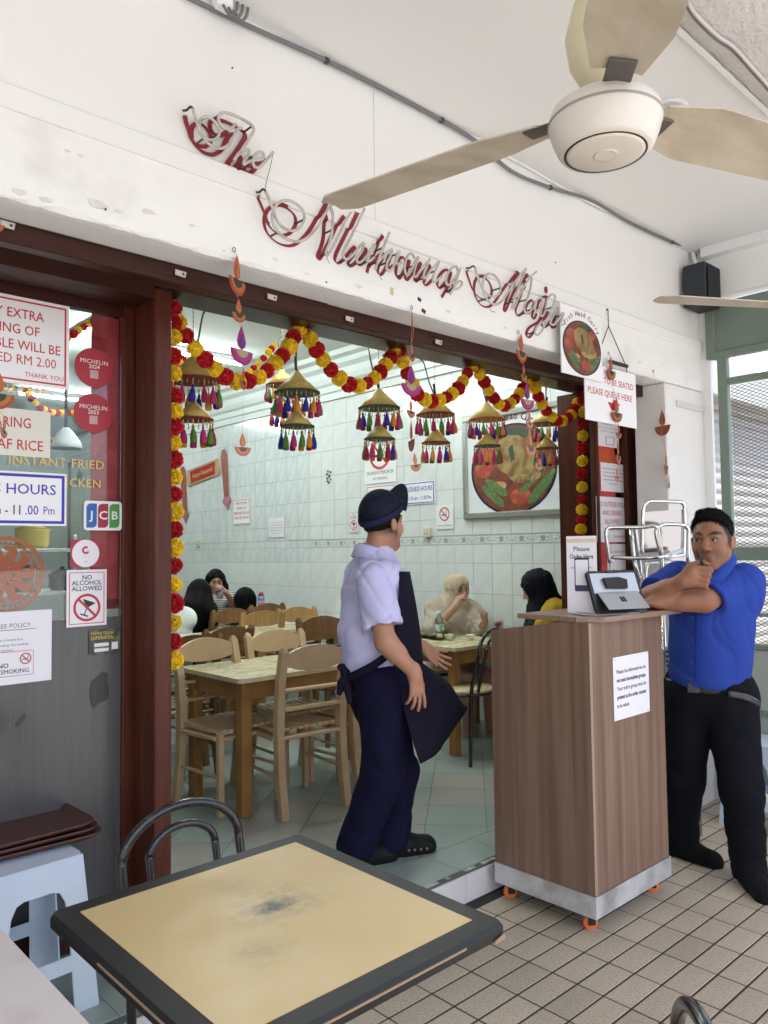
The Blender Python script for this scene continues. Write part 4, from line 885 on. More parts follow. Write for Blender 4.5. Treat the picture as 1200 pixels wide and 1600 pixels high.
# ================================================================= FURNITURE
# ---- ceiling fans
M_fanw = mat('fan_enamel', (.70, .66, .60), .35, var=.05, vscale=12); M_blade = mat('fan_blade', (.52, .47, .38), .5, col2=(.42, .36, .27), mix=(.4, .7), mscale=5, stretch=(1, 3, 1), var=.08)
def fan(label, loc, ang, blen=.62):
    t = thing('ceiling_fan', label, 'fan', loc, group='ceiling fans')
    MB().lathe([(.0, .065), (.05, .065), (.085, .055), (.112, .035), (.119, .014), (.116, .000), (.110, -.020), (.099, -.046), (.093, -.0535), (.0, -.0535)], 48).build('motor_housing', M_fanw, t)
    MB().lathe([(.113, .012), (.1195, .012), (.1195, .007), (.113, .007)], 48).build('seam', mat('seam', (.35, .32, .28), .5), t)
    cap = MB().lathe([(.0, -.0585), (.074, -.0585), (.081, -.055), (.081, -.05)], 40).build('hub_cap', M_fanw, t)
    MB().lathe([(.0815, -.0545), (.0855, -.0552), (.0855, -.050)], 40).build('cap_gap', M_ink, t)
    MB().lathe([(.022, -.0605), (.025, -.0605), (.025, -.058), (.022, -.058)], 28).build('emblem_ring', M_fanw, cap)
    lettering(cap, Matrix.Rotation(math.pi, 4, 'X') @ Matrix.Rotation(1.1, 4, 'Z'), 'KDK', 0, 0, .019, mat('emblem', (.55, .52, .47), .4), z=.0593, bold=0.011)
    MB().lathe([(.02, .36), (.022, .30), (.060, .27), (.078, .20), (.07, .14), (.04, .085), (.02, .075)], 32).build('bell', M_cream, t)
    MB().tube([(0, 0, .07), (0, 0, ZC-loc[2])], .013, 12).build('down_rod', M_fanw, t)
    MB().lathe([(.02, ZC-loc[2]-.1), (.055, ZC-loc[2]-.06), (.065, ZC-loc[2])], 28).build('ceiling_cup', M_cream, t)
    for k in range(3):
        a = R(ang+120*k); G = Matrix.Rotation(a, 4, 'Z')
        mb = MB(); n = 16; vs = []
        for i in range(n+1):
            s = i/n; x = .135+s*blen; wd = (.05+.035*min(1, s*5))*(1-.12*s) if s < .96 else .052; tw = -R(13)*(1-.4*s)
            for e in (-1, -.5, 0, .5, 1):
                cz = .006*(1-e*e); y = e*wd*(1 if s < .97 else .8)
                for dz in (.0022, -.0022): vs.append(G @ V(x, y*math.cos(tw), .04+y*math.sin(tw)+cz+dz))
        fs = []
        for i in range(n):
            for e in range(4):
                q = 10*i+2*e; fs += [(q, q+2, q+12, q+10), (q+1, q+11, q+13, q+3)]
            fs += [(10*i, 10*i+10, 10*i+11, 10*i+1), (10*i+8, 10*i+9, 10*i+19, 10*i+18)]
        fs += [tuple([0, 1, 3, 5, 7, 9, 8, 6, 4, 2])[::-1], tuple(10*n+q for q in (0, 1, 3, 5, 7, 9, 8, 6, 4, 2))]
        bl = mb.add(vs, fs, 0, False).build('blade', M_blade, t)
        mb = MB().box((.125, 0, .038), (.10, .055, .006), M=G @ Matrix.Rotation(R(-10), 4, 'X'), b=.002); mb.build('blade_arm', mat('arm_dark', (.10, .09, .08), .5), bl)
    return t
hub = atd(945, 200, 1.66); fan('cream ceiling fan nearest the camera', hub, 101)
tip = at(1030, 467, 2, hub.z+.03); fan('second ceiling fan with one blade showing at the right', (tip.x+.65, tip.y-.40, hub.z-.01), 148.4, .63)

# ---- order counter
ct = thing('order_counter', 'brown laminate order counter on orange casters', 'counter', (3.015, 2.0, 0)); c0 = ct.location
CX0, CX1, CY0, CY1 = 2.72, 3.31, 1.75, 2.25
def cb_(nm, m, x0, x1, y0, y1, z0, z1, b=.002, par=None):
    return MB().box(((x0+x1)/2-c0.x, (y0+y1)/2-c0.y, (z0+z1)/2), (x1-x0, y1-y0, z1-z0), b=b).build(nm, m, par or ct)
cb_('front_panel', M_lam, CX0+.0185, CX1, CY0, CY0+.018, .157, 1.222)
G = frame((CX0+.018-c0.x, 0-c0.y, 0), (0, -1, 0), (0, 0, 1))
MB().prism([(-CY1, .157), (-CY0, .157), (-CY0, 1.222), (-1.86, 1.222), (-CY1, 1.163)], .018, G).build('side_panel', M_lam, ct)
cb_('side_panel', M_lam, CX1-.0185, CX1, CY0+.0185, CY1, .157, 1.16)
cb_('edge_band', mat('edge_band', (.33, .23, .17), .45), CX0-.0006, CX0+.018, CY0-.0006, CY0+.0005, .158, 1.221, b=0)
cb_('shelf', M_lamt, CX0+.02, CX1-.02, CY0+.02, CY1-.01, .70, .72); cb_('base_board', M_lamt, CX0+.004, CX1-.004, CY0+.004, CY1-.004, .148, .1565)
tp = [(-.035, -.05), (.40, -.05), (.595, .10), (.595, .32), (-.055, .32), (-.055, .04)]
tp = [(CX0-.01, 1.80), (CX0+.055, 1.712), (CX0+.22, 1.705), (CX1+.07, 1.69), (CX1+.07, 2.10), (CX0-.002, 2.10), (CX0-.002, 1.90)]
MB().prism([(x-c0.x, y-c0.y) for x, y in tp], .020, z0=1.2235).build('top_board', M_lamt, ct)
for nm, a in (('skirt', (CX0-.006, CX1+.006, CY0-.006, CY0-.0005)), ('skirt', (CX0-.006, CX0-.0005, CY0, CY1+.006)), ('skirt', (CX1+.0005, CX1+.006, CY0, CY1+.006)), ('skirt', (CX0-.006, CX1+.006, CY1+.0005, CY1+.006))):
    cb_(nm, M_steel, a[0], a[1], a[2], a[3], .072, .156, b=.0008)
for x, y in ((CX0+.05, CY0+.05), (CX1-.05, CY0+.05), (CX0+.05, CY1-.05), (CX1-.05, CY1-.05)):
    rz = R(-25)+random.uniform(-.5, .5); T = Matrix.Translation((x-c0.x, y-c0.y, 0)) @ Matrix.Rotation(rz, 4, 'Z')
    cs = MB().box((0, 0, .062), (.045, .03, .022), M=T, b=.003); cs.box((-.006, .016, .045), (.03, .003, .04), M=T); cs.box((-.006, -.016, .045), (.03, .003, .04), M=T); c_ = cs.build('caster', M_black, ct)
    MB().lathe([(.0, -.011), (.022, -.011), (.029, -.008), (.030, 0), (.029, .008), (.022, .011), (0, .011)], 24, T @ Matrix.Translation((-.008, 0, .031)) @ Matrix.Rotation(R(90), 4, 'X')).build('wheel', M_orange, c_)
MB().tube([(CX1+.012-c0.x, CY0+.02-c0.y, .5), (CX1+.012-c0.x, CY0+.02-c0.y, 1.18)], .006, 8).build('cable', M_whitep, ct)
# notice taped to the counter
F, w, h = pxrect((957, 1028), (1015, 1111), 1, CY0-.001); F = front(F.translation.x, CY0-.0015, F.translation.z)
o, f = board('counter_notice', 'white paper notice taped on the front of the counter', F, w, h, M_paper, t=.0008)
for k, (s, bd) in enumerate((('Please be informed we do', .004), ('not seat incomplete groups.', .02), ('Your entire group must be', .004), ('present at the order counter', .02), ('to be seated.', .004))):
    L3(o, f, s, -.42*w if k == 4 else 0, (.26-.135*k)*h, .09*h, M_ink, bold=bd+.008, w=None if k == 4 else .82*w, **({'align': 'LEFT', 'xs': .8} if k == 4 else {}))
for sx, sy in ((-.46, .47), (.46, .48), (.45, -.47)): MB().box((sx*w, sy*h, .0012), (.016, .012, .0004), M=f @ Matrix.Translation((0, 0, 0))).build('tape', mat('clear_tape', (.75, .73, .74), .2), o)
# standee, tablet, papers on the counter top
ZT = 1.2435
zst = ZT
a = at(887, 952, 2, ZT); b = at(934, 947, 2, ZT); ex = V(b.x-a.x, b.y-a.y, 0)
a = V(2.87, 1.985, ZT); b = a+V(.127, -.06, 0)
def place_between(pa, pb, d):
    A = atd(*pa, d); B = atd(*pb, d); return A, B
dst = 3.36
A = atd(887.5, 955, dst+.02); B = atd(934.5, 948, dst-.03); A.z = B.z = ZT; ex = (B-A); wS = ex.length; ey = V(0, .06, 1)
hS = (at(887, 838, 1, A.y).z-ZT)
Fm = frame((A+B)/2+V(0, 0, hS/2), ex, ey)
o, f = board('order_standee', 'upright acrylic menu standee reading order here on the counter', Fm, wS, hS, M_paper, t=.004, cat='standee'); o['t'] = .004
MB().box((0, -hS/2+.002, -.03), (wS, .004, .06), M=f).build('foot', glass_mat('acrylic'), o)
L3(o, f, 'Please', 0, .33*hS, .085*hS, M_grey, bold=0.0165); L3(o, f, 'Order Here', 0, .23*hS, .085*hS, M_ink, w=.78*wS, bold=0.01925); L3(o, f, 'Scan QR to view Menu', 0, .09*hS, .042*hS, M_grey, w=.72*wS)
MB().prism(rrect(.48*wS, .44*hS, .006), .0008, f, z0=.0045).build('phone_print', mat('navy_ink', (.02, .025, .08), .4), o); MB().prism(rrect(.42*wS, .33*hS, .004, cy=.025*hS), .0006, f, z0=.0054).build('phone_screen', M_paper, o)
MB().box((0, .44*hS, .0048), (.98*wS, .05*hS, .0006), M=f).build('tape_band', mat('tan_tape', (.66, .55, .42), .3, var=.15, vscale=20), o)
# tablet in a rugged case, seen from behind
A = atd(985, 955, 3.28); A.z = ZT; A = V(A.x, A.y, ZT); ex = V(.94, -.34, 0).normalized(); tw, th = .265, .185
tb = thing('tablet', 'silver tablet in black rugged case propped on its kickstand', 'tablet', A)
bk = (_f.copy()); bk.z = 0; bk.normalize(); bk = V(-ex.y, ex.x, 0)
up = (V(0, 0, 1)*math.cos(R(24))-bk*(-math.sin(R(24)))).normalized()
up = (V(0, 0, 1)*.93+(-bk)*(-.36)).normalized()
Ft = frame(V(0, 0, 0)-ex*.02+up*(th/2+.004)+bk*.03, ex, up)
MB().prism(rrect(tw, th, .014), .014, Ft, z0=-.007).build('case', M_black, tb)
MB().prism(rrect(tw-.028, th*.48, .004, cy=th*.20), .001, Ft, z0=.0072).build('back_plate', mat('tablet_silver', (.47, .48, .49), .3, metal=.4), tb)
kx = MB().prism([(-tw*.40, 0), (tw*.40, 0), (tw*.40, .10), (-tw*.40, .10)], .003, frame(Ft @ V(0, -.005, .009), ex, (Ft @ V(0, -.005, .009)-(-ex*.02-bk*.045)).normalized()) @ Matrix.Translation((0, -.10, 0)))
ks = kx.build('kickstand', mat('tablet_silver', (.4, .4, .4)), tb)
Kf = frame(Ft @ V(0, -.005, .009), ex, (Ft @ V(0, -.005, .009)-(-ex*.02-bk*.045)).normalized())
for sx in (-1, 1):
    for sy in (-1, 1): MB().box((sx*.0075, -.045+sy*.0075, .0034), (.013, .013, .0008), M=Kf).build('logo_square', M_ink, ks)
MB().prism([(-.05, -.02), (.055, -.024), (.062, .014), (.02, .026), (-.058, .024)], .016, Ft @ Matrix.Translation((-.005, .032, .008))).build('hand_strap', mat('strap_black', (.02, .02, .022), .7), tb)
MB().prism(rrect(.07, .012, .004, cy=th*.47), .006, Ft, z0=.006).build('carry_grip', M_black, tb)
pp = thing('loose_papers', 'curled sheets of paper lying on the counter edge', 'papers', (2.92, 1.80, ZT))
for k, (dx, dy, rz) in enumerate(((0, 0, -.5), (.06, .012, -.35))):
    mb = MB(); n = 10; vs = []
    for i in range(n+1):
        s = i/n-.5
        for j in (-.5, .5): vs.append(V(dx+s*.26*math.cos(rz)-j*.13*math.sin(rz), dy+s*.26*math.sin(rz)+j*.13*math.cos(rz), .0012+.0012*k+.022*max(0, abs(s)-.3)))
    fs = [(2*i, 2*i+2, 2*i+3, 2*i+1) for i in range(n)]
    mb.add(vs, fs, 0, True); mb.add([v+V(0, 0, -.0006) for v in vs], [q[::-1] for q in fs], 0, True); mb.build('sheet', M_paper, pp)
# steel card terminal / keypad hanging behind the counter edge
kp_ = thing('keypad', 'pale keypad device hung at the back edge of the counter', 'device', atd(1049, 1030, 3.75))
MB().box((0, 0, 0), (.03, .05, .13), b=.006).build('body', M_whitep, kp_)
for i in range(4):
    for j in range(2): MB().box((-.016, -.012+.024*j, -.03+.022*i), (.003, .014, .012)).build('key', M_grey, kp_)

# ---- chrome chairs stacked behind the counter
def steel_chair(label, off, rz, mirror):
    t = thing('chrome_chair', label, 'chair', off, rz, group='stacked chrome chairs')
    def tb_(nm, pts, r_=.011): return MB().tube(pts, r_, 10).build(nm, M_chrome, t)
    return t, tb_
D0 = 4.05
def pt(u, v, d=D0): return atd(u, v, d)
ccA = thing('chrome_chair', 'upper chrome tube chair with mirror steel back panel', 'chair', pt(1035, 870), group='stacked chrome chairs'); oA = ccA.location
def tube_px(par, o, nm, pts, r_=.011, k=5): return MB().tube([p-o for p in spline([pt(*q) for q in pts], k)], r_, 10).build(nm, M_chrome, par)
tube_px(ccA, oA, 'back_hoop', [(1003, 866, 4.2), (1004, 830, 4.2), (1005, 796, 4.2), (1010, 786, 4.2), (1020, 783, 4.2), (1055, 784, 4.2), (1066, 786, 4.2), (1070, 796, 4.2), (1070, 830, 4.2), (1068, 862, 4.2), (1060, 868, 4.2), (1004, 872, 4.2)])
q = [pt(*p)-oA for p in ((1006, 800, 4.21), (1067, 796, 4.21), (1065, 858, 4.21), (1005, 864, 4.21))]
nrm = (q[1]-q[0]).cross(q[3]-q[0]).normalized()*.004
MB().add([*q, *[p+nrm for p in q]], [(0, 1, 2, 3), (7, 6, 5, 4), (0, 4, 5, 1), (1, 5, 6, 2), (2, 6, 7, 3), (3, 7, 4, 0)]).build('back_panel', mat('mirror_steel', (.42, .40, .39), .10, metal=1.0), ccA)
tube_px(ccA, oA, 'arm_loop', [(1034, 872, 3.95), (1026, 838, 3.95), (1026, 828, 3.95), (1032, 821, 3.95), (1045, 819, 3.97), (1066, 820, 4.0), (1073, 824, 4.0), (1076, 835, 4.0), (1075, 880, 4.0)])
tube_px(ccA, oA, 'arm_loop', [(953, 880, 4.02), (949, 850, 4.02), (947, 833, 4.02), (950, 825, 4.02), (958, 824, 4.02), (1000, 824, 3.98), (1024, 822, 3.95), (1029, 836, 3.95), (1034, 866, 3.95)])
tube_px(ccA, oA, 'seat_rail', [(954, 871, 4.02), (990, 872, 3.98), (1034, 870, 3.95), (1066, 860, 4.1)])
ccB = thing('chrome_chair', 'lower chrome tube chair nested under the mirror backed one', 'chair', pt(990, 900), group='stacked chrome chairs'); oB = ccB.location
tube_px(ccB, oB, 'arm_loop', [(955, 905, 4.1), (956, 870, 4.1)]); tube_px(ccB, oB, 'leg', [(1000, 905, 4.05), (992, 880, 4.05), (986, 828, 4.1)]); tube_px(ccB, oB, 'leg', [(1034, 920, 4.0), (1034, 866, 4.0)])
tube_px(ccB, oB, 'back_hoop', [(1008, 905, 4.2), (1010, 886, 4.2), (1018, 880, 4.2), (1060, 879, 4.2), (1075, 885, 4.2), (1080, 900, 4.2)])
tube_px(ccB, oB, 'seat_rail', [(990, 824, 4.15), (994, 832, 4.15), (1002, 905, 4.15)])
for (u, v, d) in ((956, 880, 4.1), (1034, 900, 4.0), (1005, 895, 4.2), (1078, 890, 4.15)):
    p = pt(u, v, d); MB().tube([p-oB, V(p.x+.02, p.y, .012)-oB], .011, 10).build('leg', M_chrome, ccB)

# ---- wooden dining chairs and tables
M_chP = mat('chair_pink_beige', (.56, .385, .215), .45, col2=(.50, .33, .18), mscale=5, var=.05, bump=.05, bscale=30, rnd=.04)
M_chB = mat('chair_brown', (.20, .095, .032), .4, col2=(.12, .052, .018), mix=(.35, .7), mscale=4, stretch=(8, 8, 1), rnd=.15, bump=.05, bscale=20)
M_chT = mat('chair_tan', (.40, .235, .085), .42, col2=(.30, .16, .05), mix=(.35, .7), mscale=4, stretch=(8, 8, 1), rnd=.10)
M_top = mat('table_top_worn', (.62, .56, .35), .32, col2=(.40, .32, .15), mix=(.50, .74), mscale=5, stretch=(.8, 3.0, 1), detail=9, var=.09, vscale=10, rvar=.12)
M_apr = mat('table_apron', (.33, .17, .045), .4, col2=(.24, .11, .028), mscale=4, stretch=(1, 1, 1), var=.1, vscale=8)
M_edge = mat('worn_edge', (.66, .50, .33), .6)
def beam_(mb, p, q, sx, sy, b=.004):
    p, q = Vector(p), Vector(q); d = q-p; x, y, z = basis(d, (0, 1, 0)) if abs(d.normalized().z) > .9 else basis(d, (0, 0, 1))
    T = Matrix(((x.x, y.x, z.x, (p.x+q.x)/2), (x.y, y.y, z.y, (p.y+q.y)/2), (x.z, y.z, z.z, (p.z+q.z)/2), (0, 0, 0, 1)))
    return mb.box((0, 0, 0), (sx, sy, d.length), M=T, b=b)
def curved_post(x, m):
    mb = MB(); prof = [(0, -.055), (.20, -.018), (.42, .0), (.50, -.002), (.70, -.022), (.86, -.060), (.885, -.064)]; wx = .021; vs = []
    for i, (z, y) in enumerate(prof):
        dy = (.020, .022, .026, .025, .021, .018, .008)[i]; w_ = wx if i < 6 else .010
        for a, b in ((-1, -1), (1, -1), (1, 1), (-1, 1)): vs.append((x+a*w_, y+b*dy, z))
    n = len(prof); fs = [(4*i+k, 4*i+(k+1) % 4, 4*i+4+(k+1) % 4, 4*i+4+k) for i in range(n-1) for k in range(4)]+[(3, 2, 1, 0), tuple(4*(n-1)+k for k in range(4))]
    return mb.add(vs, fs)
def chair(label, loc, rz, m, group='wooden dining chairs'):
    t = thing('wooden_chair', label, 'chair', loc, rz, group=group); W_ = .195
    for sx in (-1, 1):
        curved_post(sx*W_, m).build('rear_post', m, t)
        beam_(MB(), (sx*W_*.97, .37, 0), (sx*W_*.97, .37, .435), .034, .034).build('front_leg', m, t)
        beam_(MB(), (sx*W_, .012, .40), (sx*W_*.97, .36, .405), .055, .022).build('side_rail', m, t)
        beam_(MB(), (sx*W_, .0, .20), (sx*W_*.97, .365, .20), .022, .016, .006).build('stretcher', m, t)
    beam_(MB(), (-W_+.02, .37, .405), (W_-.02, .37, .405), .055, .02).build('front_rail', m, t); beam_(MB(), (-W_+.02, .0, .405), (W_-.02, .0, .405), .055, .02).build('back_rail', m, t)
    mb = MB(); vs = []; n = 14
    for i in range(n+1):
        s = 2*i/n-1; x = s*(W_-.018); lo = .765-.010*(1-s*s)+.018*(abs(s)**3); hi = .845+.045*(1-abs(s)**2.2); y = -.045-.018*(1-s*s)
        for yy, zz in ((y-.011, lo), (y+.011, lo), (y+.006, hi), (y-.016, hi)): vs.append((x, yy, zz))
    mb.add(vs, [(4*i+k, 4*i+4+k, 4*i+4+(k+1) % 4, 4*i+(k+1) % 4) for i in range(n) for k in range(4)]+[(0, 1, 2, 3), (4*n+3, 4*n+2, 4*n+1, 4*n)]); mb.build('crest_rail', m, t)
    for z in (.655, .555): beam_(MB(), (-W_+.018, -.020-.02*(z-.55)*4, z), (W_-.018, -.020-.02*(z-.55)*4, z), .045, .016).build('back_slat', m, t)
    for k in range(10):
        x = -W_*.94+k*W_*1.88/9; mb = MB(); vs = []
        for s in np.linspace(0, 1, 7):
            y = -.0+.40*s; z = .438-.012*math.sin(math.pi*s)
            for dx, dz in ((-.017, 0), (.017, 0), (.017, .014), (-.017, .014)): vs.append((x+dx*(1 if dz == 0 else .9), y, z+dz))
        mb.add(vs, [(4*i+q, 4*i+(q+1) % 4, 4*i+4+(q+1) % 4, 4*i+4+q) for i in range(6) for q in range(4)]+[(3, 2, 1, 0), (24, 25, 26, 27)]); mb.build('seat_slat', m, t)
    return t
def table(label, x0, x1, y0, y1, m_top=None, h=.73):
    t = thing('wooden_table', label, 'table', ((x0+x1)/2, (y0+y1)/2, FL), group='wooden dining tables'); W_, D_ = x1-x0, y1-y0
    MB().prism(rrect(W_, D_, .03), .024, z0=h-.024).build('table_top', m_top or M_top, t)
    MB().prism(rrect(W_+.004, D_+.004, .032), .007, z0=h-.019).build('worn_edge', M_edge, t)
    i = .045
    for sx in (-1, 1):
        for sy in (-1, 1): beam_(MB(), (sx*(W_/2-i-.03), sy*(D_/2-i-.03), 0), (sx*(W_/2-i-.03), sy*(D_/2-i-.03), h-.026), .062, .062).build('leg', M_apr, t)
    for sy in (-1, 1): MB().box((0, sy*(D_/2-i-.015), h-.075), (W_-2*i-.13, .02, .095), b=.003).build('apron', M_apr, t)
    for sx in (-1, 1): MB().box((sx*(W_/2-i-.015), 0, h-.075), (.02, D_-2*i-.13, .095), b=.003).build('apron', M_apr, t)
    return t
ZTB = FL+.73
p = at(374, 1062, 2, ZTB); table('worn cream topped table nearest the door', p.x, p.x+1.25, p.y, p.y+.66); T1 = p.copy()
ch0 = chair('pinkish beige chair with its back to the camera at the nearest table', (2.613, 3.43, FL), R(-6), M_chP)
chB = None
def addc(label, loc, rz, m): return chair(label, loc, rz, m)
addc('pinkish beige chair half hidden behind the waiter', (3.13, 3.47, FL), R(4), M_chP)
q = at(330, 1003, 2, FL+.87); addc('pale chair across the nearest table, closest to the post', (q.x, q.y, FL), math.pi+R(3), M_chP)
q = at(437, 990, 2, FL+.87); addc('pale chair across the nearest table, right of its twin', (q.x, q.y, FL), math.pi-R(4), M_chP)
q = at(349, 982, 2, FL+.87); addc('dark brown chair backed onto the small cream table', (q.x, q.y, FL), R(8), M_chB)
q = at(292, 996, 2, FL+.87); addc('dark brown chair partly behind the hanging flowers', (q.x, q.y, FL), R(2), M_chB)
q = at(508, 967, 2, FL+.87); addc('dark brown chair just left of the waiter', (q.x, q.y, FL), math.pi+R(-10), M_chB)
q = at(356, 953, 2, FL+.87); addc('brown chair behind the long haired diner', (q.x, q.y, FL), R(4), M_chB)
q = at(406, 957, 2, FL+.87); addc('honey coloured chair at the middle table', (q.x, q.y, FL), R(-3), M_chT)
q = at(470, 952, 2, FL+.87); addc('honey brown chair at the far side of the middle table', (q.x, q.y, FL), math.pi, M_chT)
q = at(424, 946, 2, FL+.87); addc('brown chair farthest back by the tiled wall', (q.x, q.y, FL), math.pi+R(6), M_chB)
q = at(455, 977, 2, ZTB); table('cream topped table in the middle of the shop', q.x-.55, q.x+.75, q.y-.30, q.y+.36)
q = at(345, 992, 2, ZTB); table('small cream topped table behind the pale chairs', q.x-.75, q.x+.30, q.y-.28, q.y+.30)
q = at(300, 962, 2, ZTB); table('far table of the long haired diner', q.x-.9, q.x+.35, q.y-.1, q.y+.6)
p = at(710, 1013, 2, ZTB); table('cream topped table of the two women in headscarves', p.x, XW-.03, p.y, p.y+.70); T4 = p.copy()

# ---- black hoop-back metal chairs
M_seat = mat('tan_vinyl', (.50, .40, .22), .4, var=.05)
def hoop_chair(label, loc, rz, top=.86, r_=.0125, wd=.19):
    t = thing('metal_chair', label, 'chair', loc, rz, group='black hoop back metal chairs')
    def arc(w_, z0, zt, n=14, y=-.02, k=.07):
        P = [(-w_, y+.035, z0), (-w_, y+.005, (z0+zt-w_*.75)/2)]
        for i in range(n+1):
            a = math.pi*i/n; P.append((-w_*math.cos(a), y-.03, zt-w_*.75+w_*.75*math.sin(a)))
        return P+[(w_, y+.005, (z0+zt-w_*.75)/2), (w_, y+.035, z0)]
    MB().tube(spline([(-wd, .03, 0)]+arc(wd, .45, top)+[(wd, .03, 0)], 3), r_, 12).build('outer_hoop', M_blackm, t)
    MB().tube(spline(arc(wd*.56, .46, top-.055), 3), r_*.85, 12).build('inner_hoop', M_blackm, t)
    MB().lathe([(0, .44), (.185, .44), (.195, .452), (.19, .468), (0, .472)], 32, Matrix.Translation((0, .19, 0))).build('seat', M_seat, t)
    MB().tube([V(.19*math.cos(a), .19+.19*math.sin(a), .44) for a in np.linspace(0, 2*math.pi, 28, endpoint=False)], .011, 8, closed=True).build('seat_ring', M_blackm, t)
    for sx in (-1, 1): MB().tube(spline([(sx*.15, .30, .44), (sx*.18, .36, .40), (sx*.19, .39, 0)], 4), r_, 10).build('front_leg', M_blackm, t)
    MB().tube([(-.185, .37, .2), (.185, .37, .2)], .008, 8).build('stretcher', M_blackm, t)
    return t
hoop_chair('black hoop back chair by the women, seat empty', (4.03, 3.36, FL), R(8))
hoop_chair('black hoop back chair beside the beige headscarf', (4.22, 4.40, FL), R(-120))
_hc = at(293, 1330, 1, 1.98); hoop_chair('black hoop back chair tucked behind the yellow topped table', (_hc.x, 1.96, 0.0), R(180-4), top=at(310, 1256, 1, 1.98).z, r_=.0125, wd=.172)
q = atd(1045, 1563, 1.16)
hoop_chair('black hoop back chair at the bottom edge of the view', (q.x+.03*.889, q.y+.03*.457, 0), R(27+14), top=q.z-.050, wd=.17)

# ---- yellow topped patio table and pale table beside it
pt_ = thing('patio_table', 'square table with worn yellow top and black rim', 'table', (.975, 1.418, 0))
M_rim = mat('table_rim', (.016, .0155, .015), .5, var=.15, vscale=25, spec=.3); M_yel = mat('yellow_laminate', (.56, .40, .17), .42, col2=(.60, .455, .22), mix=(.4, .65), mscale=2.5, var=.05, vscale=4, rvar=.1)
def worn_yellow():
    m = MATS['yellow_laminate']; nt = m.node_tree; N = nt.nodes; L = nt.links; b = N['Principled BSDF']; src = b.inputs['Base Color'].links[0].from_socket
    tc = N.new('ShaderNodeTexCoord')
    def spot(c, sc, p0, p1, nscale):
        mp = N.new('ShaderNodeMapping'); mp.inputs['Location'].default_value = tuple(-c[i]*sc[i] for i in range(3)); mp.inputs['Scale'].default_value = sc; L.new(tc.outputs['Object'], mp.inputs[0])
        g = N.new('ShaderNodeTexGradient'); g.gradient_type = 'SPHERICAL'; L.new(mp.outputs[0], g.inputs[0])
        nz_ = N.new('ShaderNodeTexNoise'); nz_.inputs['Scale'].default_value = nscale; nz_.inputs['Detail'].default_value = 8; nz_.inputs['Roughness'].default_value = .7; L.new(tc.outputs['Object'], nz_.inputs['Vector'])
        mu = N.new('ShaderNodeMath'); mu.operation = 'MULTIPLY'; L.new(g.outputs[1], mu.inputs[0]); L.new(nz_.outputs[0], mu.inputs[1])
        mr = N.new('ShaderNodeMapRange'); mr.inputs[1].default_value = p0; mr.inputs[2].default_value = p1; L.new(mu.outputs[0], mr.inputs[0]); return mr.outputs[0]
    for c, sc, p0, p1, ns, colr, mx_ in (((.03, .035, 0), (9, 15, 0), .20, .46, 46, (.008, .009, .012), 1.0), ((.04, .04, 0), (3.0, 4.0, 0), .30, .58, 24, (.16, .15, .12), .55), ((-.10, -.10, 0), (5, 6, 0), .28, .6, 30, (.25, .22, .15), .45), ((.02, .18, 0), (7, 5.5, 0), .3, .6, 30, (.25, .22, .15), .4)):
        fac = spot(c, sc, p0, p1, ns); m2 = N.new('ShaderNodeMath'); m2.operation = 'MULTIPLY'; m2.inputs[1].default_value = mx_; L.new(fac, m2.inputs[0])
        mx = N.new('ShaderNodeMix'); mx.data_type = 'RGBA'; L.new(m2.outputs[0], mx.inputs[0]); L.new(src, mx.inputs[6]); mx.inputs[7].default_value = (*colr, 1); src = mx.outputs[2]
    L.new(src, b.inputs['Base Color'])
worn_yellow()
TW, TD = .675, .72
poly = rrect(TW, TD, .018, 3)
mb = MB(); n = len(poly)
lv = [(1.0, .712, -.012), (1.0, .720, 0), (1.0, .738, 0), (1.0, .7485, -.006)]
vs = []
for _, z, ins in lv: vs += [(x*(1+2*ins/TW), y*(1+2*ins/TD), z) for x, y in poly]
mb.add(vs, [(k*n+i, k*n+(i+1) % n, (k+1)*n+(i+1) % n, (k+1)*n+i) for k in range(3) for i in range(n)]+[tuple(range(n))[::-1], tuple(3*n+i for i in range(n))]); mb.build('rim', M_rim, pt_)
MB().prism([(-TW/2+.05, -TD/2+.052), (TW/2-.05, -TD/2+.052), (TW/2-.05, TD/2-.052), (-TW/2+.05, TD/2-.052)], .0012, z0=.7486).build('top_panel', M_yel, pt_)
MB().box((.0, -TD/2-.0005, .7365), (TW*.62, .003, .004)).build('chipped_edge', mat('raw_board', (.32, .21, .12), .8), pt_); MB().box((-TW/2-.0005, -.05, .7365), (.003, TD*.4, .004)).build('chipped_edge', MATS['raw_board'], pt_)
MB().prism([(.0, 0), (.035, .004), (.03, .014), (.016, .010), (.004, .008)], .003, front(TW/2-.045, -TD/2-.002, .716)).build('chipped_corner', MATS['raw_board'], pt_)
MB().tube([(0, 0, .03), (0, 0, .715)], .032, 16).build('pedestal', M_blackm, pt_)
for a in (45, 135, 225, 315): beam_(MB(), (0, 0, .03), (.27*math.cos(R(a)), .27*math.sin(R(a)), .015), .05, .025).build('foot', M_blackm, pt_)
wt_ = thing('pale_table', 'pale mottled table top at the lower left corner', 'table', (.20, 1.42, 0))
MB().prism(rrect(.68, .72, .012), .024, z0=.724).build('table_top', mat('pale_laminate', (.62, .56, .53), .5, col2=(.50, .41, .37), mix=(.52, .72), mscale=5, detail=9, var=.04), wt_)
MB().prism(rrect(.684, .724, .014), .016, z0=.721).build('edge_band', mat('brown_band', (.14, .075, .05), .5), wt_)
MB().tube([(0, 0, .03), (0, 0, .72)], .03, 14).build('pedestal', M_blackm, wt_)
for a in (45, 135, 225, 315): beam_(MB(), (0, 0, .03), (.27*math.cos(R(a)), .27*math.sin(R(a)), .015), .05, .025).build('foot', M_blackm, wt_)

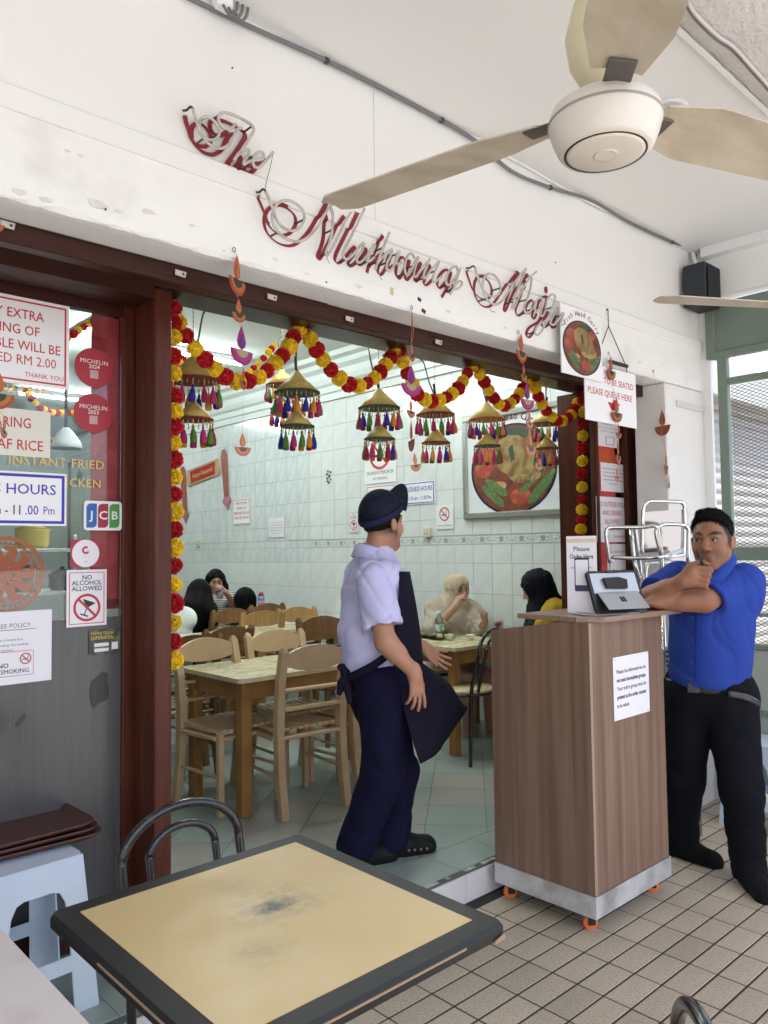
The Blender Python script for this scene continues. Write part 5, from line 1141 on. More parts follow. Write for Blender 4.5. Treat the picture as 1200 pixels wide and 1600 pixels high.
# ---- plastic stools and trays
M_stool = mat('stool_blue', (.55, .63, .73), .45, var=.06, vscale=9, bump=.05, bscale=40)
def stool(label, loc, rz, s=.30, h=.455):
    t = thing('plastic_stool', label, 'stool', loc, rz, group='pale blue plastic stools')
    hb, ht = s/2+.025, s/2-.012
    def side_panel(k):
        G = Matrix.Rotation(R(90*k), 4, 'Z'); out = []
        def P(x, z):
            f_ = z/h; wy = hb+(ht-hb)*f_; return G @ V(x*(hb+(ht-hb)*f_), -wy, z)
        def Q(x, z):
            f_ = z/h; wy = hb+(ht-hb)*f_-.006; return G @ V(x*(hb+(ht-hb)*f_)*.985, -wy, z)
        ar = [(-.58, .0), (-.58, .12), (-.58, .13), (-.58, .26), (-.50, .335), (-.33, .365), (.33, .365), (.50, .335), (.58, .26), (.58, .13), (.58, .0)]
        mb = MB()
        def strip(pts_o, pts_i):
            n = len(pts_o); vs = [P(*p) for p in pts_o]+[P(*p) for p in pts_i]+[Q(*p) for p in pts_o]+[Q(*p) for p in pts_i]
            mb.add(vs, [(i, i+1, n+i+1, n+i) for i in range(n-1)]+[(2*n+i+1, 2*n+i, 3*n+i, 3*n+i+1) for i in range(n-1)]+[(n+i, n+i+1, 3*n+i+1, 3*n+i) for i in range(n-1)]+[(0, n, 3*n, 2*n), (n-1, 3*n-1, 4*n-1, 2*n-1)])
        strip([(-1, 0), (-1, .26), (-1, .335), (-1, h), (-.5, h), (.5, h), (1, h), (1, .335), (1, .26), (1, 0)], [(-.58, 0), (-.58, .28), (-.54, .33), (-.44, .36), (-.30, .368), (.30, .368), (.44, .36), (.54, .33), (.58, .28), (.58, 0)])
        strip([(-.58, .17), (.58, .17)], [(-.58, .125), (.58, .125)])
        return mb
    for k in range(4): side_panel(k).build('leg_panel', M_stool, t)
    MB().prism(rrect(2*ht+.004, 2*ht+.004, .03), .012, z0=h-.010).build('seat', M_stool, t)
    return t
q = at(150, 1572, 2, FL)
stool('pale blue plastic stool under the brown trays', (q.x-.172, q.y+.17, FL), R(3))
q2 = at(1118, 1240, 2, 0); stool('pale blue plastic stool behind the blue shirted man', (4.47, 1.80, 0), R(0))
M_tray = mat('tray_brown', (.075, .026, .018), .45, var=.08, vscale=20)
tc_ = at(165, 1290, 2, .625)
for k in range(3):
    t = thing('serving_tray', ('bottom brown serving tray of the stack', 'middle brown serving tray of the stack', 'top brown serving tray of the stack')[k], 'tray', (tc_.x-.225-.012*k, tc_.y+.14+.006*k, FL+.458+.016*k), R(-2+2.0*k), group='stack of brown trays')
    po = rrect(.44, .33, .055, 8); pi = rrect(.39, .28, .045, 8); n = len(po)
    vs = [(x, y, .024) for x, y in po]+[(x*.992, y*.992, .026) for x, y in po]+[(x, y, .008) for x, y in pi]+[(x, y, .004) for x, y in pi]+[(x, y, .018) for x, y in po]
    fs = [(n+i, n+(i+1) % n, 2*n+(i+1) % n, 2*n+i) for i in range(n)]+[(i, (i+1) % n, n+(i+1) % n, n+i) for i in range(n)]+[(4*n+i, 4*n+(i+1) % n, (i+1) % n, i) for i in range(n)]+[(3*n+i, 3*n+(i+1) % n, 4*n+(i+1) % n, 4*n+i) for i in range(n)]
    MB().add(vs, fs, 0, True).add(vs, [tuple(2*n+i for i in range(n)), tuple(3*n+i for i in range(n))[::-1]]).build('pan', M_tray, t)
# ================================================================= INSIDE THE SHOP
# ---- fluorescent battens (lit in the photograph)
def batten(label, loc, L_=1.2, along='y', power=48):
    t = thing('tube_light', label, 'light', loc, R(90) if along == 'x' else 0, group='ceiling tube lights')
    MB().box((0, 0, .035), (.06, L_+.06, .05), b=.006).build('batten', M_whitep, t)
    MB().tube([(0, -L_/2, 0), (0, L_/2, 0)], .014, 12).build('tube', mat('lit_tube', (.90, 1.0, .985), .5, emit=power), t)
    for s in (-1, 1): MB().box((0, s*(L_/2+.012), .003), (.03, .024, .045), b=.004).build('end_holder', M_whitep, t)
p = at(112, 530, 2, 3.39)
for lab, loc, al in (('lit ceiling tube seen through the glazed leaf', (p.x, p.y, 3.39), 'y'), ('lit ceiling tube above the nearest dining table', (2.7, 4.2, 3.39), 'x'), ('lit ceiling tube above the women in headscarves', (4.1, 4.0, 3.39), 'x'), ('lit ceiling tube over the middle tables', (3.6, 6.6, 3.39), 'x'), ('lit ceiling tube over the farthest diners', (3.6, 9.4, 3.39), 'x')):
    batten(lab, loc, along=al)
# ---- framed fish picture on the side wall
XF = XW-.004
P = [at(u, v, 0, XF) for u, v in ((731, 655), (893, 618), (898, 804), (721, 812))]
y0 = (P[0].y+P[3].y)/2; y1 = (P[1].y+P[2].y)/2; z1 = (P[0].z+P[1].z)/2; z0 = (P[2].z+P[3].z)/2
w, h = y0-y1, z1-z0; F = side(XF-.002, (y0+y1)/2, (z0+z1)/2)
o, f = board('framed_picture', 'large silver framed fish head curry picture on the tiled wall', F, w-.05, h-.05, mat('picture_white', (.74, .77, .77), .12), t=.012, cat='picture'); o['t'] = .012
M_fr = mat('silver_frame', (.42, .42, .37), .3, metal=.6, var=.1, vscale=20)
for cx, cy, sx, sy in ((0, h/2-.025, w, .05), (0, -h/2+.025, w, .05), (w/2-.025, 0, .05, h-.101), (-w/2+.025, 0, .05, h-.101)):
    MB().box((cx, cy, .016), (sx, sy, .032), M=f, b=.008).build('frame_bar', M_fr, o)
dish(o, f, .40*w, .42*h, -.02*w, -.055*h, .0125)
arc_text(o, f, 'Fish Head Curry', .47*h, -.02*w, -.04*h, .095*h, M_mar, .0142, R(80))
# ---- notices on the side wall
def wall_sign(name, label, tl, br, m=M_whitep, **k):
    F, w, h = pxrect(tl, br, 0, XF); o, f = board(name, label, side(XF-.003, F.translation.y, F.translation.z), w, h, m, t=.003, **k); return o, f, w, h
o, f, w, h = wall_sign('notice', 'blue bordered business hours notice on the tiled wall', (632, 755), (680, 786), border=(M_blue, .012, .008))
L3(o, f, 'BUSINESS HOURS', 0, .17*h, .30*h, M_blue, w=.86*w, bold=0.00825); L3(o, f, '11.30 am - 11.00 Pm', 0, -.23*h, .24*h, M_blue, w=.78*w, bold=0.0066)
o, f, w, h = wall_sign('smoking_sign', 'small no smoking sign right of the power socket', (682, 790), (709, 826)); no_symbol(o, f, 0, .12*h, .30*w, 'smoke'); L3(o, f, 'DILARANG MEROKOK', 0, -.36*h, .10*h, M_ink, w=.9*w, bold=0.0055)
o, f, w, h = wall_sign('smoking_sign', 'white no smoking sign half hidden above the cap', (570, 700), (620, 752)); no_symbol(o, f, 0, .28*h, .34*w, 'smoke'); L3(o, f, 'DILARANG MEROKOK', 0, -.22*h, .13*h, M_ink, w=.85*w, bold=0.0055); L3(o, f, 'NO SMOKING', 0, -.38*h, .10*h, M_ink, w=.45*w, bold=0.0055)
o, f, w, h = wall_sign('notice', 'red lettered notice hidden behind the cap', (574, 760), (618, 790), border=(M_red, .012, .006)); L3(o, f, 'NO OUTSIDE FOOD', 0, .2*h, .2*h, M_red, w=.8*w)
o, f, w, h = wall_sign('alcohol_sign', 'small no alcohol sign left of the cap', (546, 801), (561, 832), border=(M_ink, .006, .003)); no_symbol(o, f, 0, -.14*h, .36*w, 'glass')
for s, y in (('NO', .40), ('ALCOHOL', .30), ('ALLOWED', .20)): L3(o, f, s, 0, y*h, .10*h, M_ink, bold=0.011)
o, f, w, h = wall_sign('notice', 'red bordered extra vegetable notice on the far tiles', (364, 781), (392, 819), border=(M_red, .010, .006))
for k, s in enumerate(('EVERY EXTRA', 'SERVING OF', 'VEGETABLE WILL BE', 'CHARGED RM2.00')): L3(o, f, s, 0, (.33-.19*k)*h, .13*h, M_red, w=(.62, .5, .86, .78)[k]*w, bold=0.011)
o, f, w, h = wall_sign('notice', 'pale typed sheet on the far tiles', (420, 810), (445, 839), M_paper)
for k in range(5): L3(o, f, ('Please be informed we do', 'not seat incomplete groups.', 'Your entire group must be', 'present at the order counter', 'to be seated')[k], 0, (.28-.14*k)*h, .09*h, M_grey, w=(.8 if k < 4 else .4)*w)
for lab, u, v in (('cream power socket beside the no smoking sign', 669, 832), ('cream power socket on the far tiles', 310, 849)):
    p = at(u, v, 0, XF); t = thing('power_socket', lab, 'socket', p); MB().box((-.012, 0, 0), (.024, .085, .085), b=.006).build('plate', M_cream, t); 
    for dy in (-.015, .015): MB().box((-.025, dy, -.01), (.002, .006, .012)).build('slot', M_ink, t)
p = at(514, 745, 0, XF); t = thing('small_ornament', 'tiny glittering charm stuck on the wall tiles', 'ornament', p)
for k in range(9): MB().box((-.004, .03*math.sin(k*2.4), -.06+.015*k), (.006, .025, .018), b=.002).build('spangle', (M_ink, M_mar, M_chrome)[k % 3], t)
# festive banner on the far tiles
P0, P1 = at(294, 742, 0, XF-.01), at(342, 735, 0, XF-.01)
t = thing('festive_banner', 'gold and red Happy Deepavali banner with two lamp pendants', 'banner', (P0+P1)/2); ctr = t.location
w = abs(P0.y-P1.y); F = frame((0, 0, 0), (0, -1, .12), (0, 0, 1))
M_gb = mat('banner_gold', (.42, .33, .14), .4, var=.2, vscale=30)
MB().prism([(-w/2, -.10), (w/2, -.10), (w/2, .10), (-w/2, .10)], .006, F).build('panel', M_gb, t); MB().prism([(-.40*w, -.075), (.40*w, -.075), (.40*w, .075), (-.40*w, .075)], .004, F, z0=.006).build('panel_fill', M_mred, t)
lettering(t, F, 'Happy Deepavali', 0, 0, .08, M_yl, bold=0.011, w=.66*w, z=.012)
for sx in (-1, 1):
    MB().prism(ell(.05, .085, 14, sx*.46*w, -.03), .004, F, z0=.007).build('vase', mat('vase_print', (.55, .33, .16), .4), t)
    x = sx*(.5*w+.13); MB().prism([(x-.045, -.42), (x+.045, -.42), (x+.065, .10), (x+.03, .18), (x-.03, .18), (x-.065, .10)], .006, F).build('pillar', mat('pillar_print', (.34, .10, .06) if sx < 0 else (.45, .38, .33), .5, var=.25, vscale=25), t)
    MB().prism(ell(.085, .05, 14, x, -.44), .006, F, z0=.001).build('lotus', mat('lotus_print', (.50, .16, .22), .5), t); MB().prism([(x-.05, -.47), (x+.05, -.47), (x, -.56)][::-1], .005, F).build('lotus_tip', MATS['lotus_print'], t)
# ---- notices on the right-hand glazed leaf
def rs_(name, label, tl, br, m, t=.001): 
    F, w, h = pxrect(tl, br, 1, YGR-.01); o, f = board(name, label, front(F.translation.x, YGR-.01, F.translation.z), w, h, m, t=t); return o, f, w, h
MB().box((xg0+.10-leafR.location.x, -.0055, 1.6-FL), (.19, .002, 1.5)).build('red_sheet', MATS['banner_red'], leafR)
o, f, w, h = rs_('policy_sheet', 'typed sheet with no smoking box under the queue sign', (930, 655), (967, 701), M_paper); MB().box((.1*w, -.25*h, .0015), (.36*w, .32*h, .0004), M=f).build('box_edge', M_ink, o); MB().box((.1*w, -.25*h, .002), (.32*w, .29*h, .0004), M=f).build('box_fill', M_paper, o)
for k in range(3): L3(o, f, ('SMOKE FREE POLICY', 'Restoran is a smoke free place. Any', 'smoking in this area not allowed')[k], 0, (.38-.14*k)*h, .06*h, M_ink, w=(.5, .8, .6)[k]*w)
o, f, w, h = rs_('notice', 'typed seating notice between the queue sign and food rule', (938, 722), (977, 770), M_paper)
for k in range(5): L3(o, f, ('Please be informed we do', 'not seat incomplete groups.', 'Your entire group must be', 'present at the order counter', 'to be seated.')[k], 0, (.3-.13*k)*h, .085*h, M_grey, w=(.84 if k < 4 else .38)*w, bold=0.0055)
o, f, w, h = rs_('notice', 'no outside food and drinks notice in red capitals', (931, 775), (981, 847), M_whitep)
for k, s in enumerate(('NO OUTSIDE FOOD', 'AND DRINKS', 'ALLOWED')): L3(o, f, s, 0, (.33-.19*k)*h, .15*h, M_red, w=(.9, .62, .5)[k]*w, bold=0.0066)
L3(o, f, 'THANK YOU', 0, -.22*h, .09*h, M_red, w=.5*w, bold=0.0066); L3(o, f, 'MANAGEMENT', .25*w, -.38*h, .07*h, M_red, w=.4*w, bold=0.011)
o, f, w, h = rs_('notice', 'lowest typed sheet on the narrow glazed leaf', (948, 850), (984, 890), M_paper)
L3(o, f, 'be informed that', 0, .2*h, .12*h, M_grey, w=.7*w)
pcs = dup(pc, loc=at(948, 722, 1, YGR-.0075), label='lacy paper cut roundel on the narrow leaf'); pcs.scale = (.8, .8, .8)
# ---- things seen through the left glass: rack, counter, pendant lamp
kt = thing('steel_rack', 'steel kitchen rack with trays behind the glass', 'rack', atd(60, 940, 6.0))
kl = kt.location; kt.location.z = FL
for x in (-.9, .35):
    for y in (-.2, .2): beam_(MB(), (x, y, 0), (x, y, 1.55), .03, .03).build('upright', M_steel, kt)
for z in (.75, 1.1, 1.42): MB().box((-.275, 0, z), (1.3, .45, .03), b=.004).build('shelf', M_steel, kt)
def vessel(label, nm, par, x, y, z, r_, h_, m, cat='pot'):
    t = thing(nm, label, cat, (par.x+x, par.y+y, FL+z)); MB().lathe([(r_*.8, 0), (r_, h_*.2), (r_, h_*.9), (r_*1.08, h_), (r_*.95, h_), (r_*.9, h_*.25), (0, h_*.2)], 24).build('body', m, t); MB().lathe([(r_*1.02, h_+.002), (r_*.5, h_+.03), (.015, h_+.045), (.015, h_+.06), (0, h_+.06)], 20).build('lid', m, t)
M_alu = mat('aluminium', (.5, .5, .5), .3, metal=.8)
vessel('aluminium pot on the kitchen rack', 'cooking_pot', kl, -.1, 0, 1.116, .13, .16, M_alu); vessel('dark pot on the kitchen rack', 'cooking_pot', kl, .18, 0, 1.116, .10, .12, M_dark); vessel('yellow tub on the kitchen rack', 'food_tub', kl, -.05, 0, 1.436, .12, .15, mat('tub_yellow', (.6, .45, .12), .4), 'tub'); vessel('brown tub at the top of the kitchen rack', 'food_tub', kl, -.45, 0, 1.436, .13, .14, mat('tub_brown', (.14, .06, .04), .4), 'tub')
fc_ = thing('food_counter', 'glass topped food counter with blue and pink trays', 'counter', atd(70, 1000, 4.6)); fc_.location.z = FL
MB().box((-.6, 0, .40), (2.4, .55, .8), b=.01).build('cabinet', mat('cabinet_grey', (.12, .12, .125), .4), fc_); MB().box((-.6, 0, .83), (2.45, .6, .05), b=.006).build('top', M_steel, fc_)
for k, (c_, x) in enumerate((((.45, .55, .62), .35), ((.5, .2, .2), .0), ((.45, .5, .55), -.4))): MB().box((x, -.05, .875), (.3, .4, .03), b=.01).build('food_tray', mat('tray_c%d' % k, c_, .4), fc_)
pdl = thing('pendant_lamp', 'white cone pendant lamp seen through the glass', 'lamp', atd(103, 690, 5.6))
MB().lathe([(.115, -.05), (.10, .0), (.05, .07), (.02, .10), (.015, .10), (.045, .06), (.095, -.005), (.108, -.05)], 28).build('shade', M_whitep, pdl); MB().tube([(0, 0, .09), (0, 0, 3.45-pdl.location.z)], .012, 8).build('stem', M_dark, pdl)
# ---- on the women's table: banana leaves, cups, bottle, tubs
def lathe_thing(nm, label, cat, loc, parts, group=None):
    t = thing(nm, label, cat, loc, group=group)
    for pn, prof, m in parts: MB().lathe(prof, 24).build(pn, m, t)
    return t
M_cup = mat('cup_print', (.75, .70, .70), .5, col2=(.42, .06, .16), mix=(.52, .54), mscale=26, detail=1)
ZT4 = ZTB+.002
def cup(label, u, v, z=ZT4):
    p = at(u, v, 2, z); lathe_thing('paper_cup', label, 'cup', p, [('cup', [(.026, 0), (.036, .095), (.038, .097), (.036, .099), (.034, .095), (.025, .004), (0, .004)], M_cup)], 'patterned paper cups')
cup('patterned paper cup nearest the waiter', 676, 985); cup('patterned paper cup in front of the empty chair', 780, 990); cup('patterned paper cup beside the black headscarf', 811, 978)
M_tub = mat('white_tub', (.74, .70, .64), .4)
def tub(label, u, v): p = at(u, v, 2, ZT4); lathe_thing('sauce_tub', label, 'tub', p, [('tub', [(.022, 0), (.030, .038), (.032, .040), (.029, .040), (.021, .004), (0, .004)], M_tub)], 'small white sauce tubs')
tub('small white tub beside the water bottle', 702, 1000); tub('small white tub near the table edge', 735, 1000); tub('white tub between the patterned cups', 792, 982)
p = at(687, 1000, 2, ZT4); t = thing('water_bottle', 'clear water bottle with a mint green cap', 'bottle', p)
M_pet = glass_mat('bottle_plastic', (.86, .90, .90), 1.4)
MB().lathe([(0, .002), (.028, .002), (.032, .01), (.030, .05), (.033, .06), (.033, .12), (.028, .15), (.014, .175), (.012, .19)], 24).build('body', M_pet, t); MB().lathe([(.0135, .188), (.0145, .19), (.0145, .206), (0, .208)], 20).build('cap', mat('mint_cap', (.25, .62, .52), .4), t); MB().lathe([(.0335, .065), (.0338, .066), (.0338, .11), (.0335, .112)], 24).build('label', mat('bottle_label', (.10, .30, .22), .4, col2=(.7, .75, .7), mscale=40), t)
M_bl = mat('banana_leaf', (.07, .19, .03), .35, col2=(.12, .27, .06), mscale=3, stretch=(1, 30, 1), var=.1)
M_curryf = mat('curry_food', (.30, .11, .02), .5, col2=(.50, .33, .12), mscale=30, var=.25, vscale=40, bump=.8, bscale=80); M_rice = mat('rice_food', (.62, .52, .30), .6, bump=1.0, bscale=160, var=.2, vscale=60)
def bleaf(label, c, L_, W_, rz):
    t = thing('banana_leaf', label, 'leaf plate', c, rz, group='banana leaf plates'); n = 14; vs = []
    for i in range(n+1):
        s = i/n
        for j in range(5):
            e = j/2-1; w_ = W_*(1-.12*math.sin(s*9+j)); vs.append(((s-.5)*L_, e*w_/2, .004+.022*abs(e)**2+.004*math.sin(s*14+j*2)+(.0 if j != 2 else -.001)))
    fs = [(5*i+j, 5*i+5+j, 5*i+6+j, 5*i+1+j) for i in range(n) for j in range(4)]
    mb = MB(); mb.add(vs, fs, 0, True); mb.add([(x, y, z-.0012) for x, y, z in vs], [q[::-1] for q in fs], 0, True); mb.build('blade', M_bl, t)
    for k, (x, y, r_, m) in enumerate(((-.12, .02, .045, M_curryf), (.0, -.03, .06, M_rice), (.11, .03, .04, M_curryf), (.04, .05, .03, mat('greens_food', (.10, .14, .03), .5, bump=.8, bscale=90)), (-.04, .04, .028, mat('dark_food', (.09, .03, .015), .4, bump=.8, bscale=90)))):
        mb = MB().lathe([(r_, 0), (r_*.85, .012), (r_*.5, .022), (0, .026)], 14, Matrix.Translation((x, y, .004)), wave=lambda a, i: .18*math.sin(a*3+k)); mb.build('food', m, t)
p = at(715, 990, 2, ZT4); bleaf('banana leaf meal in front of the beige headscarf', (p.x+.05, p.y+.12, ZT4), .50, .26, R(10))
p = at(660, 997, 2, ZT4); bleaf('banana leaf meal at the left end of the table', (p.x+.10, p.y-.02, ZT4), .30, .24, R(85)); p = at(790, 993, 2, ZT4); bleaf('banana leaf meal near the black headscarf', (p.x+.05, p.y, ZT4), .46, .24, R(0))
p = at(800, 982, 2, ZT4); t = thing('phone', 'dark phone lying among the cups', 'phone', p); MB().box((0, 0, .03), (.09, .12, .05), b=.006).build('body', mat('dark_red_case', (.12, .015, .02), .4), t)
p = atd(408, 950, 7.7); p.z = ZTB
lathe_thing('drink_flask', 'pink flask with blue collar and red lid on the far table', 'bottle', p, [('body', [(0, 0), (.034, 0), (.036, .01), (.036, .17), (.030, .185)], mat('flask_pink', (.55, .24, .38), .4, col2=(.40, .16, .28), mscale=25)), ('collar', [(.032, .185), (.033, .19), (.033, .225), (.025, .228)], mat('flask_blue', (.10, .26, .50), .4)), ('lid', [(.024, .228), (.026, .245), (.02, .262), (0, .27)], mat('flask_red', (.5, .02, .05), .4))])
# ================================================================= PEOPLE (distance-field bodies, surface nets)
def A3(p): return np.array((p[0], p[1], p[2]), dtype=np.float64)
class Fig:
    def __init__(s): s.p = []
    def c(s, p, q, r1, r2, k=.02, cut=None): s.p.append(('c', A3(p), A3(q), r1, r2, k, cut, 0)); return s
    def e(s, c, r, k=.02, ax=None, cut=None): s.p.append(('e', A3(c), np.array(r, float), ax, None, k, cut, 0)); return s
    def sub_c(s, p, q, r1, r2, k=.006): s.p.append(('c', A3(p), A3(q), r1, r2, k, None, 1)); return s
    def sub_e(s, c, r, k=.006, ax=None): s.p.append(('e', A3(c), np.array(r, float), ax, None, k, None, 1)); return s
    def chain(s, pts, rs, k=.02, cut=None):
        for i in range(len(pts)-1): s.c(pts[i], pts[i+1], rs[i], rs[i+1], k, cut)
        return s
    def grow(s, g, names=None):
        o = Fig()
        for q in s.p:
            if q[0] == 'c': o.p.append(('c', q[1], q[2], q[3]+g, q[4]+g, *q[5:]))
            else: o.p.append(('e', q[1], q[2]+g, q[3], *q[4:]))
        return o
    def mesh(s, name, h, m, parent=None, disp=None, color=None, smooth=1):
        lo = np.full(3, 1e9); hi = -lo
        for q in s.p:
            if q[7]: continue
            if q[0] == 'c': r = max(q[3], q[4]); lo = np.minimum(lo, np.minimum(q[1], q[2])-r); hi = np.maximum(hi, np.maximum(q[1], q[2])+r)
            else: r = q[2].max(); lo = np.minimum(lo, q[1]-r); hi = np.maximum(hi, q[1]+r)
        lo -= 4*h+.01; hi += 4*h+.01; n = np.ceil((hi-lo)/h).astype(int)+1
        D = np.full(n, .12, dtype=np.float32); ax_ = [lo[i]+h*np.arange(n[i]) for i in range(3)]
        for q in s.p:
            k = q[5]
            if q[0] == 'c': r = max(q[3], q[4]); a = np.minimum(q[1], q[2])-r; b = np.maximum(q[1], q[2])+r
            else: r = q[2].max(); a = q[1]-r; b = q[1]+r
            pad = k+.06 if not q[7] else k+.01
            i0 = np.clip(((a-pad-lo)/h).astype(int), 0, n-1); i1 = np.clip(((b+pad-lo)/h).astype(int)+2, 1, n)
            X = ax_[0][i0[0]:i1[0], None, None]; Y = ax_[1][None, i0[1]:i1[1], None]; Z = ax_[2][None, None, i0[2]:i1[2]]
            if q[0] == 'c':
                A, B, r1, r2 = q[1], q[2], q[3], q[4]; ba = B-A; L2 = max(ba @ ba, 1e-9)
                px_, py_, pz_ = X-A[0], Y-A[1], Z-A[2]
                t = np.clip((px_*ba[0]+py_*ba[1]+pz_*ba[2])/L2, 0, 1)
                d = np.sqrt((px_-ba[0]*t)**2+(py_-ba[1]*t)**2+(pz_-ba[2]*t)**2)-(r1+(r2-r1)*t)
            else:
                C, rr, M_ = q[1], q[2], q[3]; x, y, z = X-C[0], Y-C[1], Z-C[2]
                if M_ is not None: x, y, z = (x*M_[i][0]+y*M_[i][1]+z*M_[i][2] for i in range(3))
                k0 = np.sqrt((x/rr[0])**2+(y/rr[1])**2+(z/rr[2])**2); k1 = np.sqrt((x/rr[0]**2)**2+(y/rr[1]**2)**2+(z/rr[2]**2)**2)+1e-9
                d = k0*(k0-1)/k1
            if q[6] is not None:
                for (pt, nn) in (q[6] if isinstance(q[6], list) else [q[6]]):
                    pt = A3(pt); nn = A3(nn)/np.linalg.norm(A3(nn)); d = np.maximum(d, (X-pt[0])*nn[0]+(Y-pt[1])*nn[1]+(Z-pt[2])*nn[2])
            W_ = D[i0[0]:i1[0], i0[1]:i1[1], i0[2]:i1[2]]
            if not q[7]:
                hh = np.clip(.5+.5*(W_-d)/k, 0, 1); W_[...] = W_*(1-hh)+d*hh-k*hh*(1-hh)
            else:
                hh = np.clip(.5-.5*(W_+d)/k, 0, 1); W_[...] = W_*(1-hh)-d*hh+k*hh*(1-hh)
        if disp is not None:
            I = np.nonzero(np.abs(D) < .035); P = np.stack([lo[i]+h*I[i] for i in range(3)], -1); D[I] += disp(P)
        v, f = surface_nets(D, lo, h)
        if len(v) == 0: return None
        for _ in range(smooth): v = relax(v, f)
        me = bpy.data.meshes.new(name); me.vertices.add(len(v)); me.vertices.foreach_set('co', v.astype(np.float32).ravel())
        me.loops.add(4*len(f)); me.loops.foreach_set('vertex_index', f.ravel().astype(np.int32)); me.polygons.add(len(f))
        me.polygons.foreach_set('loop_start', np.arange(0, 4*len(f), 4, dtype=np.int32)); me.update(calc_edges=True); me.validate()
        me.polygons.foreach_set('use_smooth', np.ones(len(me.polygons), dtype=bool))
        if color is not None:
            ca_ = me.color_attributes.new('Col', 'FLOAT_COLOR', 'POINT'); c4 = np.ones((len(v), 4), np.float32); c4[:, :3] = color(v); ca_.data.foreach_set('color', c4.ravel())
        o = link(name, me, m, parent)
        if parent is not None: o.matrix_parent_inverse = Matrix.Translation(-parent.location)
        return o
def surface_nets(D, lo, h):
    s = D < 0; n = np.array(D.shape)
    cnt = np.zeros(n-1, np.int8)
    for i in (0, 1):
        for j in (0, 1):
            for k in (0, 1): cnt += s[i:n[0]-1+i, j:n[1]-1+j, k:n[2]-1+k]
    act = np.nonzero((cnt > 0) & (cnt < 8)); m = len(act[0]); I = np.stack(act, -1)
    idx = np.full(n-1, -1, np.int32); idx[act] = np.arange(m)
    acc = np.zeros((m, 3)); num = np.zeros(m); cor = {}
    for c in [(i, j, k) for i in (0, 1) for j in (0, 1) for k in (0, 1)]: cor[c] = D[I[:, 0]+c[0], I[:, 1]+c[1], I[:, 2]+c[2]].astype(np.float64)
    for a in range(3):
        for u in (0, 1):
            for w in (0, 1):
                c0 = [0, 0, 0]; c0[(a+1) % 3] = u; c0[(a+2) % 3] = w; c1 = list(c0); c1[a] = 1
                d0, d1 = cor[tuple(c0)], cor[tuple(c1)]; x = (d0 < 0) != (d1 < 0); t = np.where(x, d0/np.where(x, d0-d1, 1), 0)
                p = np.tile(np.array(c0, float), (m, 1)); p[:, a] = t; acc += p*x[:, None]; num += x
    v = lo+h*(I+acc/np.maximum(num, 1)[:, None]); F = []
    for a in range(3):
        b, c = (a+1) % 3, (a+2) % 3; sl0 = [slice(None)]*3; sl1 = [slice(None)]*3; sl0[a] = slice(0, n[a]-1); sl1[a] = slice(1, n[a])
        e = s[tuple(sl0)] != s[tuple(sl1)]; E = np.stack(np.nonzero(e), -1)
        E = E[(E[:, b] >= 1) & (E[:, c] >= 1) & (E[:, b] < n[b]-1) & (E[:, c] < n[c]-1)]
        def g(db, dc):
            q = E.copy(); q[:, b] += db; q[:, c] += dc; return idx[q[:, 0], q[:, 1], q[:, 2]]
        Q = np.stack([g(-1, -1), g(0, -1), g(0, 0), g(-1, 0)], -1); fl = s[E[:, 0], E[:, 1], E[:, 2]]
        Q[~fl] = Q[~fl][:, ::-1]; F.append(Q[(Q >= 0).all(1)])
    return v, np.concatenate(F)
def relax(v, f, w=.5):
    acc = np.zeros_like(v); num = np.zeros(len(v))
    for a, b in ((0, 1), (1, 2), (2, 3), (3, 0)):
        np.add.at(acc, f[:, a], v[f[:, b]]); np.add.at(num, f[:, a], 1); np.add.at(acc, f[:, b], v[f[:, a]]); np.add.at(num, f[:, b], 1)
    return v*(1-w)+w*acc/np.maximum(num, 1)[:, None]
def folds(amp, freq, seed, dirs=None, fine=.3):
    rg = np.random.RandomState(seed); Ks = []
    for i in range(7):
        d = rg.randn(3) if dirs is None else np.array(dirs[i % len(dirs)], float)+.35*rg.randn(3)
        d /= np.linalg.norm(d); Ks.append((d*freq*rg.uniform(.6, 1.6), rg.uniform(0, 6.28), rg.randn(3)*freq*.45, rg.uniform(0, 6.28)))
    def fn(P):
        o = np.zeros(len(P))
        for i, (k, ph, k2, p2) in enumerate(Ks):
            w = np.sin(P @ k+ph+1.3*np.sin(P @ k2+p2)); o += (1-np.abs(w))**2.5*(1 if i < 4 else fine)*(.5+.5*np.sin(P @ (k2*.6)+p2))
        return amp*(o/2.2-.6)
    return fn
def hframe(fwd, up):
    y = Vector(fwd).normalized(); z = Vector(up); z = (z-y*z.dot(y)).normalized(); x = y.cross(z); return x, y, z
def tufts(o, n, L0, lean, m, parent, seed=1):
    me = o.data; nv = len(me.vertices); co = np.empty(nv*3); me.vertices.foreach_get('co', co); co = co.reshape(-1, 3); no = np.empty(nv*3); me.vertices.foreach_get('normal', no); no = no.reshape(-1, 3)
    rg = np.random.RandomState(seed); ids = rg.choice(nv, min(n, nv), replace=False); vs = []; fs = []
    for i in ids:
        d = no[i]*.55+A3(lean)*.8+rg.randn(3)*.28; d /= np.linalg.norm(d); s = np.cross(d, rg.randn(3)); s /= np.linalg.norm(s)+1e-9; L_ = L0*rg.uniform(.6, 1.3); b = co[i]-no[i]*.002; k = len(vs)
        vs += [b-s*.0016, b+s*.0016, b+d*L_]; fs.append((k, k+1, k+2))
    q = MB().add([tuple(v) for v in vs], fs).build('hair_strands', m, parent); q.matrix_parent_inverse = Matrix.Translation(-parent.location); tag(q, kind='stuff'); return q
